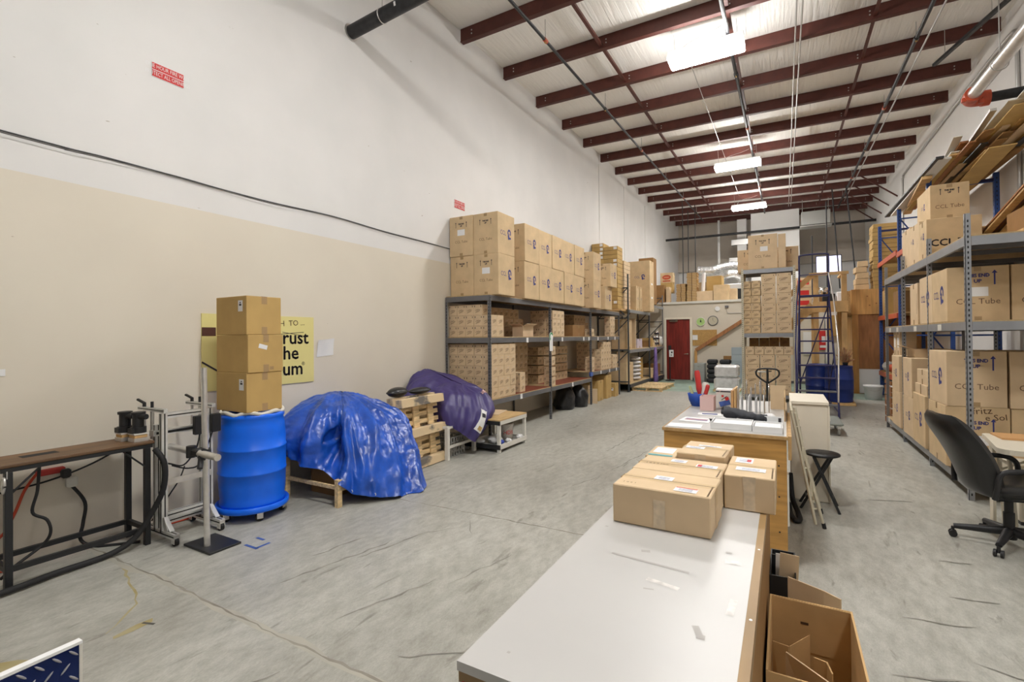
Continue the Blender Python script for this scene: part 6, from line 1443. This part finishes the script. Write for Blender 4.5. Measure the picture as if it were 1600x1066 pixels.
mb = MB(); mb.box(.30,.72,16.7,17.2,2.40,2.451,'lumber'); tag(mb.build('timber_plank'),'timber plank carrying the red printed cartons','plank')
# back partition to the right, with posters
mb = MB(); mb.box(1.155,1.66,18.35,18.5,0,2.86,'white_paint'); struct(mb.build('wall_back_right'))
mb = MB(); mb.box(.95,1.30,18.95,18.985,1.15,1.78,'red_print'); rect(mb,(1.12,18.95,1.5),(1,0,0),(0,0,1),.10,.2,'white'); rect(mb,(1.12,18.95,1.26),(1,0,0),(0,0,1),.2,.08,'white'); tag(mb.build('red_poster'),'red and white panel on the wall seen through the rolling ladder','poster')
mb = MB(); mb.box(.55,.85,18.95,18.985,1.0,1.75,'white'); tag(mb.build('white_board'),'white board on the wall left of the red panel','panel')
carton('hanging_cardboard',(1.42,18.2,1.60),(.5,.1,.66),'brown cardboard panel fixed under the plywood ledge','card_gold',seam=False,cat='cardboard')
mb = MB(); mb.box(1.17,1.65,18.28,18.349,.65,1.595,'white'); tag(mb.build('white_sheet'),'tall white sheet below the brown cardboard panel','panel')
t = thing('plywood_booth','tall plywood clad booth beside the blue drums','booth',(1.66,16.5,0)); O = (-1.66,-16.5,0)
mb = MB(); mb.box(1.66,3.3,16.5,18.3,.0,2.2,'ply_v'); mb.build('booth_core', t, O)
mb = MB(); mb.box(1.655,1.80,16.46,16.499,.0,2.20,'ply_v'); mb.build('corner_board', t, O)
mb = MB(); mb.box(1.802,3.0,16.47,16.499,.70,2.20,'ply_b'); mb.build('brown_panel', t, O)['label'] = 'darker brown hardboard panel'
mb = MB(); mb.box(1.802,3.0,16.475,16.499,.02,.69,'white'); mb.build('kick_panel', t, O)['label'] = 'white lower panel'
mb = MB(); mb.box(1.64,3.3,16.42,18.3,2.205,2.90,'ply_v'); 
for x_, z_ in ((2.0,2.7),(2.05,2.45),(2.2,2.5)): mb.cyl((x_,16.42,z_),(x_,16.418,z_),.02,'ply_b',8)
mb.build('upper_cladding', t, O)
mb = MB(); mb.box(1.49,1.639,16.6,18.3,2.15,2.88,'ply_edge'); mb.build('ledge_side', t, O)
for k in range(16): flat(2.48+rng.uniform(-.02,.02),16.95,2.902+.113*k,(.62,.6,.112),'flat carton in the tall strapped stack on the plywood booth, layer %d up' % (k+1),rng.uniform(-.03,.03),lb=False,group='flat cartons on the plywood booth')
for k in range(5): flat(1.93+.03*k*(-1)**k*.3,16.95,2.902+.165*k,(.32-.02*k,.4,.16),'brown folded carton in the lower pile on the plywood booth, layer %d up' % (k+1),rng.uniform(-.1,.1),lb=False,group='folded cartons on the plywood booth',mt='card')
bucket((1.95,15.2,0),'white lidded plastic bucket in front of the plywood booth, left one',.20,.36,None,'white',True); bucket((2.42,15.3,0),'white lidded plastic bucket in front of the plywood booth, right one',.19,.34,None,'white',True)
# television and hangers on the upper level
t = thing('wall_screen','pale lit screen on the upper level behind the landing','screen',(1.5,22.0,4.0)); mb = MB(); mb.box(-.42,.42,0,.05,0,.68,'black',bev=.01); mb.build('bezel', t)
M['screen'] = emit('pale violet screen', (.62,.62,.85), 1.2); mb = MB(); rect(mb,(0,-.0005,.34),(1,0,0),(0,0,1),.78,.62,'screen'); mb.build('screen_panel', t)
mb = MB(); mb.box(1.45,1.55,22.0,22.08,0,3.999,'dark_pipe'); tag(mb.build('screen_post'),'dark post holding up the pale screen','post')
for k, (p0, p1) in enumerate((((1.35,20.5,2.95),(1.35,20.5,6.4)),((1.75,20.8,3.3),(1.55,20.8,6.9)),((2.25,20.6,2.9),(1.95,20.6,6.9)),((.95,21.5,2.95),(.95,21.5,5.4)))):
    mb = MB(); mb.cyl(p0,p1,.022,'dark_pipe',8); tag(mb.build('hanger_rod'),'dark vertical rod behind the rolling ladder, %s from the right' % ('third','second','first','fourth')[k],'rod','vertical rods')
t = thing('unit_heater','grey ceiling hung unit heater at the back right under the roof','heater',(1.1,23.2,6.1)); mb = MB(); mb.box(-.45,.55,-.3,.3,0,.55,'crate_grey',bev=.02); mb.build('casing', t)
mb = MB()
for x in (-.4,.5): mb.cyl((x,0,.55),(x,0,zj(1.1+x,23.2)-6.1),.01,'galv',6)
mb.box(-.5,.6,-.32,.32,-.06,-.03,'galv'); mb.build('hanger_frame', t)
# ================================================================== right grey rack
GX0, GX1 = 1.57, 2.64
GY = [6.38, 7.83, 9.365, 10.79]
t = thing('storage_rack','light grey perforated rack at the right holding large printed cartons','rack',(GX0,GY[0],0)); O = (-GX0,-GY[0],0)
for i, y in enumerate(GY):
    for x, sx in ((GX0,1),(GX1,-1)):
        mb = MB(); post(mb,x,y,0,2.84,'lgrey_rack',sx,1 if i < 3 else -1,.045); mb.build('upright', t, O)
for z0, z1 in ((2.52,2.61),(1.68,1.765),(.105,.18)):
    for i in range(3):
        for x in (GX0-.004, GX1): mb = MB(); mb.box(x,x+.004,GY[i]+.004,GY[i+1]-.004,z0,z1,'lgrey_rack'); mb.box(x+.004 if x < 2 else x-.03,x+.03 if x < 2 else x,GY[i]+.046,GY[i+1]-.046,z0,z0+.004,'lgrey_rack'); mb.build('beam', t, O)
        mb = MB(); mb.box(GX0+.001,GX1-.001,GY[i]+.006,GY[i+1]-.006,z1+.001,z1+.014,'deck' if z0 < 2 else 'deck'); mb.build('shelf_board', t, O)
        for q in (.33,.66): mb = MB(); mb.bar((GX0+.005,GY[i]+q*1.45,z0+.04),(GX1-.005,GY[i]+q*1.45,z0+.04),.03,.05,'grey_rack'); mb.build('shelf_support', t, O)
    for i in (0,3): mb = MB(); y = GY[i]-.004 if i == 0 else GY[i]; mb.box(GX0+.046,GX1-.046,y,y+.004,z0,z1,'lgrey_rack'); mb.build('end_beam', t, O)
for y, z in ((7.3,1.72),(8.5,1.72),(9.7,1.72),(10.3,1.72),(10.5,.17)): mb = MB(); rect(mb,(GX0-.005,y,z),(0,-1,0),(0,0,1),.16,.07,'offwhite'); mb.build('shelf_tag', t, O)
G1 = ccl_mesh(.505,.615,.595,'card',s=.20,white=(.0,.32,.17,.10),us=.085,tb=.085,arrows=1,uoff=.0); G2 = ccl_mesh(.505,.615,.595,'card_light',s=.20,us=.085,tb=.085,arrows=1); G3 = ccl_mesh(.49,.66,.60,'card_light',s=.19,us=.085,tb=.085,arrows=1,uoff=.0); G4 = ccl_mesh(.52,.71,.66,'card',s=.19,us=.085,tb=.085,arrows=1,uoff=.0)
gg = 'large printed cartons on the right rack'
G6 = ccl_mesh(.52,.64,.66,'card',s=.19,us=.085,tb=.085,arrows=1)
Z2 = 1.7805
ccl(G1,1.825,7.33,Z2,'large printed carton with white label, front left of the right rack middle shelf',0,gg); ccl(G2,1.825,7.955,Z2,'large printed carton second along the aisle on the right rack middle shelf',.0,gg)
ccl(G1,2.345,7.33,Z2,'large printed carton beside the labelled one, deeper on the right rack middle shelf',0,gg)
carton('plain_carton',(1.86,8.86,Z2),(.48,.45,.58),'plain pinkish carton set back on the right rack middle shelf','card_light',prints=lambda mb,x,y,z:rect(mb,(-x,-y+.05,z*.5),(0,-1,0),(0,0,1),.01,z*.5,'ink_brown'))
Z0 = .1955
# low level: bottom row, then upper row
ccl(G6,1.795,8.21,Z0,'large printed carton second along the aisle, bottom of the right rack low level',0,gg); ccl(G4,2.325,7.34,Z0,'large printed carton beside the near one, bottom, deeper in the right rack',0,gg)
def merch(mb, x, y, z):
    upmark(mb,(.0,-y,z*.70),(1,0,0),.08,'ink_blue',1); rect(mb,(.0,-y,z*.46),(1,0,0),(0,0,1),.24,.10,'label_grey'); logo(mb,(-x,.15,z*.55),(0,-1,0),.18)
    text(mb,'fritz',(.04,-y,z*.94),(1,0,.1),(-.1,0,1),.10,'ink_brown'); text(mb,'e Sol',(.15,-y,z*.84),(1,0,.1),(-.1,0,1),.09,'ink_brown')
carton('marked_carton',(1.795,7.34,Z0),(.52,.71,.66),'large carton with handwriting at the near end, bottom of the right rack','card',prints=merch)
ccl(G3,1.785,7.31,Z0+.661,'large printed carton at the near end, upper row of the right rack low level',.02,gg); ccl(G3,2.30,7.30,Z0+.661,'large printed carton beside the near one, upper row, deeper in the right rack',0,gg)
carton('yellow_carton',(1.76,8.21,Z0+.661),(.40,.62,.13),'flat yellowish carton on the low level of the right rack, lower of two','card_light'); carton('yellow_carton',(1.78,8.22,Z0+.792),(.40,.58,.19),'flat yellowish carton on the low level of the right rack, upper of two','card_light')
ccl(G3,1.815,8.92,Z0,'large printed carton third along the aisle, bottom of the right rack low level',0,gg) if False else None
G5 = ccl_mesh(.46,.60,.555,'card_light',s=.13,us=.05,tb=.08,arrows=1)
for j, y in enumerate((8.88,9.73)):
    for k in range(2): ccl(G5,1.77,y+.02*k,Z0+.556*k,'large printed carton in the far %s stack on the right rack, %s' % (('nearer','farther')[j],('bottom','upper')[k]),rng.uniform(-.02,.02),gg)
open_carton('open_carton',(1.85,9.2,Z0+1.113),(.42,.5,.12),'shallow open carton with raised flap on top of the far stacks','card_light',(.0,.16,.0,.0),.35)
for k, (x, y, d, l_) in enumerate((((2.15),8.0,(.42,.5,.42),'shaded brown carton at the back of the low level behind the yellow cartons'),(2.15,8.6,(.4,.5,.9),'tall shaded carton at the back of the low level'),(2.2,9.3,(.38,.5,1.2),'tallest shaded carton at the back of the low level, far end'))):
    carton('rear_carton',(x+.02,y,Z0 if k else Z0+.661),d,l_,'card_dark')  # dark cardboard colour carries the shade at the back of this level
for k in range(3): carton('white_carton',(1.74+.0,9.80+.26*k,Z0+1.114),(.22,.22,.40),'slim pale carton standing under the middle shelf at the far end, %s along' % ORD[k],'card_light',prints=lambda mb,x,y,z:rect(mb,(-x,0,z*.5),(0,-1,0),(0,0,1),.1,.16,'white'),group='slim pale cartons') if k else None
# top of the rack
ZR = 2.6255
TA = ccl_mesh(.53,.40,.50,'card',s=.10)
def boldccl(mb, x, y, z): text(mb,'CCL Tube',(.03,-y,z*.36),(1,0,0),(0,0,1),.12,'ink_dark',bold=.003); [logo(mb,(-x,.0,z*.6),(0,-1,0),.09)]
carton('printed_carton',(1.865,8.2,ZR),(.53,.40,.49),'carton with bold black lettering on top of the right rack','card',prints=boldccl)
carton('plain_carton',(1.82,8.73,ZR),(.42,.60,.55),'plain carton behind the bold lettered one on top of the right rack','card_light',prints=lambda mb,x,y,z:logo(mb,(-x,.1,z*.6),(0,-1,0),.08)); carton('plain_carton',(1.84,9.35,ZR),(.42,.55,.60),'second plain carton back along the top of the right rack','card_light')
TB = ccl_mesh(.40,.72,.47,'card',s=.10,us=.045,tb=.07)
ccl(TB,1.93,8.80,ZR+.551,'printed carton perched highest on the cartons on top of the right rack',0,gg)
# lumber lying on the near end of the rack top
def plank(p, q, a, b, mt, label, group='boards on the right racks', name='timber_board', up=(0,0,1)):
    mb = MB(); mb.bar(p, q, a, b, mt, up=up); return tag(mb.build(name), label, 'board', group)
rr2 = random.Random(5)
for k in range(9):
    x = 2.06+.045*k; mtn = ('ply_edge','joist','card_dark','lumber','galv','ply_b','white','black_metal','lumber')[k]
    plank((x+.12,5.9+.05*k,ZR+.70+.03*(k % 3)),(x+.16,9.3-.08*k,ZR+.04+.03*(k % 3)),.07,.022,mtn,'long thin board in the tilted bundle on the right rack top, %s across' % ORD[k])
for k in range(7):
    x = 2.20+.06*k; plank((x+.02,5.8+.12*k,ZR+.80+.025*(k % 3)),(x+.06,8.9,ZR+.20+.025*(k % 4)),.10,.02,('ply_b','lumber','black_metal','card_dark','galv','ply_edge','ply_b')[k],'dark weathered board in the upper layer on the right rack top, %s across' % ORD[k])

mb = MB(); mb.box(2.16,2.62,6.75,7.35,ZR+.001,ZR+.33,'card_dark'); tag(mb.build('dark_crate'),'dark brown box propping up the tilted boards on the right rack top','box')
plank((2.25,6.45,ZR+.03),(2.35,7.6,ZR+.03),.16,.03,'offwhite','short cream board lying under the tilted boards on the right rack top')
plank((2.06,6.45,ZR+.02),(2.08,8.0,ZR+.02),.10,.03,'lumber','pale timber lying along the right rack top below the tilted boards')

# ================================================================== blue pallet racking against the right wall
UX0, UX1 = 2.48, 3.22
UY = [11.27, 13.85, 16.40]
t = thing('pallet_rack','blue pallet rack with orange beams along the right wall','rack',(2.26,UY[0],0)); O = (-2.26,-UY[0],0)
UX0 = 2.26
for i, y in enumerate(UY):
    zt_ = (4.40,4.62,4.58)[i]
    for x in (UX0, UX1-.07):
        mb = MB(); mb.box(x,x+.07,y-.035,y+.035,0,zt_,'blue_rack')
        if i == 0 or x == UX0:
            z = .1
            while z < zt_-.05: rect(mb,(x+.035,y-.035,z),(1,0,0),(0,0,1),.012,.03,'hole'); rect(mb,(x,y,z),(0,-1,0),(0,0,1),.012,.03,'hole'); z += .075
        mb.build('upright', t, O)
    z = .3; k = 0
    while z < zt_: mb = MB(); mb.bar((UX0+.07,y,z),(UX1-.07,y,z),.03,.03,'blue_rack'); mb.build('tie', t, O); z += 1.32
    for k in range(3): z = .3+1.32*k; mb = MB(); mb.bar((UX0+.07,y+.03,z if k % 2 else z+1.3),(UX1-.07,y+.03,z+1.3 if k % 2 else z),.025,.025,'blue_rack'); mb.build('diagonal', t, O)
    mb = MB(); mb.bar((UX0+.07,y,zt_-.12),(UX1-.07,y,zt_-.12),.05,.05,'navy_rack'); mb.build('tie', t, O)
for i, lv in enumerate(((3.38,),(.55,2.02,3.45))):
    for z in lv:
        for x in (UX0-.03, UX1-.02): mb = MB(); mb.box(x,x+.03,UY[i]+.036,UY[i+1]-.036,z,z+.11,'orange_beam'); mb.build('beam', t, O)
        mb = MB(); mb.box(UX0+.0,UX1-.02,UY[i]+.04,UY[i+1]-.04,z+.111,z+.13,'ply_edge'); mb.build('deck_board', t, O)
carton('gold_carton',(2.62,15.75,2.152),(.66,.7,.64),'large golden brown carton on the blue rack beside the plywood booth','card_gold'); carton('white_carton',(2.5,14.6,.682),(.4,.5,.5),'pale printed carton on the low level of the blue rack','card_light',prints=lambda mb,x,y,z:rect(mb,(-x,0,z*.5),(0,-1,0),(0,0,1),.1,.3,'blue_tape'))
carton('brown_carton',(2.6,14.4,2.152),(.6,.6,.5),'brown carton on the near part of the blue rack middle level','card_dark')
mb = MB(); mb.ball((0,0,0),1,'orange_c',14,(.16,.2,.11)); tag(mb.build('orange_bundle',None,(2.40,15.3,.795)),'orange bundle on the low level of the blue rack','bundle'); mb = MB(); mb.ball((0,0,0),1,'white_bag',14,(.14,.2,.13)); tag(mb.build('white_bag',None,(2.36,15.8,.815)),'white plastic bag on the low level of the blue rack','bag')
def crate_w(x, y, z, label):
    t = thing('slatted_crate',label,'crate',(x,y,z),0,'slatted brown crates')
    for k in range(2): mb = MB(); mb.box(-.22,-.205,-.3,.3,.02+.1*k,.09+.1*k,'ply_b'); mb.build('side_slat', t); mb = MB(); mb.box(.205,.22,-.3,.3,.02+.1*k,.09+.1*k,'ply_b'); mb.build('side_slat', t); mb = MB(); mb.box(-.204,.204,-.3,-.285,.02+.1*k,.09+.1*k,'ply_b'); mb.build('end_slat', t)
    mb = MB(); mb.box(-.22,.22,-.3,.3,0,.018,'ply_b'); mb.build('base_board', t)
for k in range(4): crate_w(1.88,11.25,.0+.2*k,'brown slatted crate stacked past the far end of the right rack, %s from the floor' % ORD[k])
# boards lying across the top of the blue rack, cantilevered towards the camera
ZB = 4.36
B_ = [((2.28,15.2,4.60),(2.16,9.9,4.42),.10,.03,'black_metal','long dark rail along the aisle edge of the blue rack top'),
      ((2.34,14.6,4.50),(2.24,10.0,4.42),.16,.03,'offwhite','long pale board along the aisle edge of the blue rack top'),
      ((2.50,14.2,4.44),(2.20,10.9,4.38),.14,.05,'lumber','timber board with pink end on the blue rack top'),
      ((2.50,12.0,4.40),(2.40,10.0,4.73),.11,.012,'offwhite','pale upright board leaning up from the blue rack top, leftmost'),
      ((2.58,13.2,4.40),(2.50,10.1,4.66),.10,.03,'ply_b','brown board tilted up from the blue rack top'),
      ((2.66,12.8,4.40),(2.60,9.25,4.80),.075,.035,'steel','long grey steel channel pointing up from the blue rack top, highest'),
      ((2.72,13.6,4.46),(2.74,8.95,4.78),.16,.012,'offwhite','whitish board pointing towards the camera on the blue rack top'),
      ((2.82,13.6,4.48),(2.86,8.55,4.82),.22,.012,'offwhite','wide whitish board at the right of the blue rack top'),
      ((2.80,13.5,4.42),(2.80,8.8,4.66),.24,.012,'card_gold','wide tan cardboard sheet on the blue rack top'),
      ((2.95,13.6,4.44),(2.98,8.3,4.72),.20,.012,'card_gold','tan cardboard sheet nearest the right wall on the blue rack top')]
for p, q, a, b, m_n, l_ in B_: plank(p, q, a, b, m_n, l_)
for k in range(30):
    x = 2.38+.027*k; y0 = 10.2+rr2.uniform(-.7,.5)-.02*k; z = 4.36+.03*(k % 5)
    plank((x+rr2.uniform(-.06,.06),y0,z+rr2.uniform(.02,.14)),(x+rr2.uniform(-.05,.05),13.5,z+.01),rr2.uniform(.06,.14),.018,('card_gold','card_dark','black_metal','lumber','offwhite','ply_b','card_light','card_dark')[k % 8],'flat board in the messy blue rack top pile, number %d across from the aisle' % (k+1))
plank((2.62,9.0,4.20),(2.95,13.0,4.30),.28,.015,'card_gold','broad tan board hanging lowest at the right of the blue rack top')

# ================================================================== office chair
M['leather'] = mat('black leather', (.013,.013,.014), .32, bump=.15, bscale=40)
t = thing('office_chair','black leather office chair reclined beside the right rack, facing away','chair',(1.50,5.16,0),R(13))
for k in range(5):
    a = R(159+72*k); c, s = math.cos(a), math.sin(a)
    mb = MB(); mb.tube([(.03*c,.03*s,.115),(.16*c,.16*s,.10),(.32*c,.32*s,.085)],[.034,.028,.02],'black',10); mb.build('base_arm', t)
    mb = MB(); x, y = .325*c, .325*s; nx, ny = -s, c
    for q in (-1,1): mb.cyl((x+nx*.012*q,y+ny*.012*q,.027),(x+nx*.028*q,y+ny*.028*q,.027),.027,'black',14)
    mb.cyl((x,y,.03),(x,y,.08),.012,'black',8); mb.build('caster', t)
mb = MB(); mb.cyl((0,0,.10),(0,0,.26),.034,'black',14); mb.cyl((0,0,.26),(0,0,.37),.027,'black',14); mb.lathe([(0,.06),(.045,.06),(.05,.13),(.034,.14)],'black',16); mb.build('gas_column', t)
mb = MB(); mb.box(-.12,.12,-.10,.10,.365,.40,'black',bev=.01); mb.bar((.02,.08,.375),(.05,.30,.36),.012,.012,'black'); mb.build('mechanism', t)
# seat cushion with rounded edges
UP = bpy.data.objects.new('upper', None) if False else None
def cushion(fn, nt_, nu, nv, th, mt, name, seam=True):
    """closed padded slab: fn(u,v)->(centre, normal)"""
    mb = MB(); vs = []; 
    for sgn in (1,-1):
        for j in range(nv+1):
            for i in range(nu+1):
                u, v = i/nu, j/nv; p, n_ = fn(u, v); e = min(u,1-u)*4; f = min(v,1-v)*4
                prof = (1-max(0,1-e)**2.5)**.5*(1-max(0,1-f)**2.5)**.5
                vs.append(tuple(Vector(p)+Vector(n_)*sgn*th/2*prof))
    N_ = (nu+1)*(nv+1); fs = []
    for j in range(nv):
        for i in range(nu):
            a = j*(nu+1)+i; fs.append((a,a+1,a+nu+2,a+nu+1)); fs.append((N_+a,N_+a+nu+1,N_+a+nu+2,N_+a+1))
    mb.add(vs, fs, mt, None, True); 
    o = mb.build(name, t, fix=True); return o
def seatf(u, v):
    x = -.20+.50*u; y = -.25+.50*v; w_ = 1-.10*u
    return (x, y*w_, .455+.03*u-.02*math.sin(u*3.1)+.012*(2*v-1)**2), (0,0,1)
cushion(seatf, t, 20, 18, .11, 'leather', 'seat')
def backf(u, v):
    # v up the back, u across; leans away from the seat, towards -x
    s_ = v; x = -.19-.30*s_+.05*math.sin(s_*3.1); z = .40+.62*s_; y = (-.24+.48*u)*(.82+.25*math.sin(s_*2.6)-.22*s_**6)
    x += .05*(2*u-1)**2
    return (x, y, z), Vector((.92,0,.38))
cushion(backf, t, 20, 30, .13, 'leather', 'backrest')
for s in (-1,1):
    mb = MB(); mb.tube(spline([(-.22,s*.25,.42),(-.215,s*.27,.50),(-.20,s*.275,.60),(-.14,s*.28,.635),(.06,s*.285,.64),(.18,s*.285,.62),(.22,s*.28,.55),(.18,s*.26,.45),(.08,s*.24,.41)],6),.019,'black',10); mb.build('armrest', t)
mb = MB(); mb.tube(spline([(-.33,-.16,.82),(-.28,-.175,.68),(-.255,-.18,.58)],6),.004,'steel',6); mb.cyl((-.26,-.18,.60),(-.25,-.185,.57),.01,'steel',8); mb.build('zip', t)['label'] = 'silver zip up the back shell'
# folding table beside it
M['white_plastic'] = mat('ivory moulded plastic', (.68,.62,.50), .45)
t = thing('folding_table','ivory plastic folding table with rounded corners at the right edge','table',(1.9,5.55,0)); O = (-1.9,-5.55,0)
pts = [(1.545,5.85)]+[(1.60+.10*math.cos(a)-.045,5.23+.10*math.sin(a)) for a in [math.pi+k*math.pi/2/6 for k in range(7)]]+[(2.9,5.13),(2.9,5.93)]+[(1.60+.06*math.cos(a)-.0,5.87+.06*math.sin(a)) for a in [math.pi/2+k*math.pi/2/5 for k in range(6)]]
mb = MB(); mb.prism(pts,.705,.745,'white_plastic'); mb.build('table_top', t, O)
for y in (5.56,5.80):
    mb = MB(); mb.cyl((1.66,y,.0),(1.62,y,.705),.016,'white_plastic',10); mb.build('leg', t, O)
mb = MB(); mb.cyl((1.63,5.56,.55),(1.63,5.80,.55),.012,'white_plastic',8); mb.cyl((1.63,5.80,.45),(1.95,5.6,.70),.010,'white_plastic',8); mb.cyl((1.63,5.56,.45),(1.95,5.45,.70),.010,'white_plastic',8); mb.build('leg_brace', t, O)
mb = MB(); mb.box(1.565,1.585,5.72,5.80,0,.70,'white_plastic'); mb.build('end_leg', t, O)
mb = MB(); mb.box(1.60,2.6,5.62,5.90,.7455,.762,'kraft_orange'); tag(mb.build('wooden_board'),'orange brown wooden board lying on the ivory folding table','board')
t = thing('drawer_unit','low beige drawer unit under the folding table','drawers',(2.0,5.95,0)); mb = MB(); mb.box(-.26,.26,-.2,.2,.03,.50,'beige',bev=.01); mb.build('unit_body', t)
for z in (.06,.27): mb = MB(); mb.box(-.24,.24,-.212,-.2005,z,z+.19,'beige',bev=.006); d_ = mb.build('drawer', t); mb = MB(); mb.bx((-.14,-.216,z+.12),(.06,.008,.02),'hole'); mb.build('finger_pull', d_)
mb = MB(); mb.box(-.25,.25,-.19,.19,0,.03,'black'); mb.build('plinth', t)
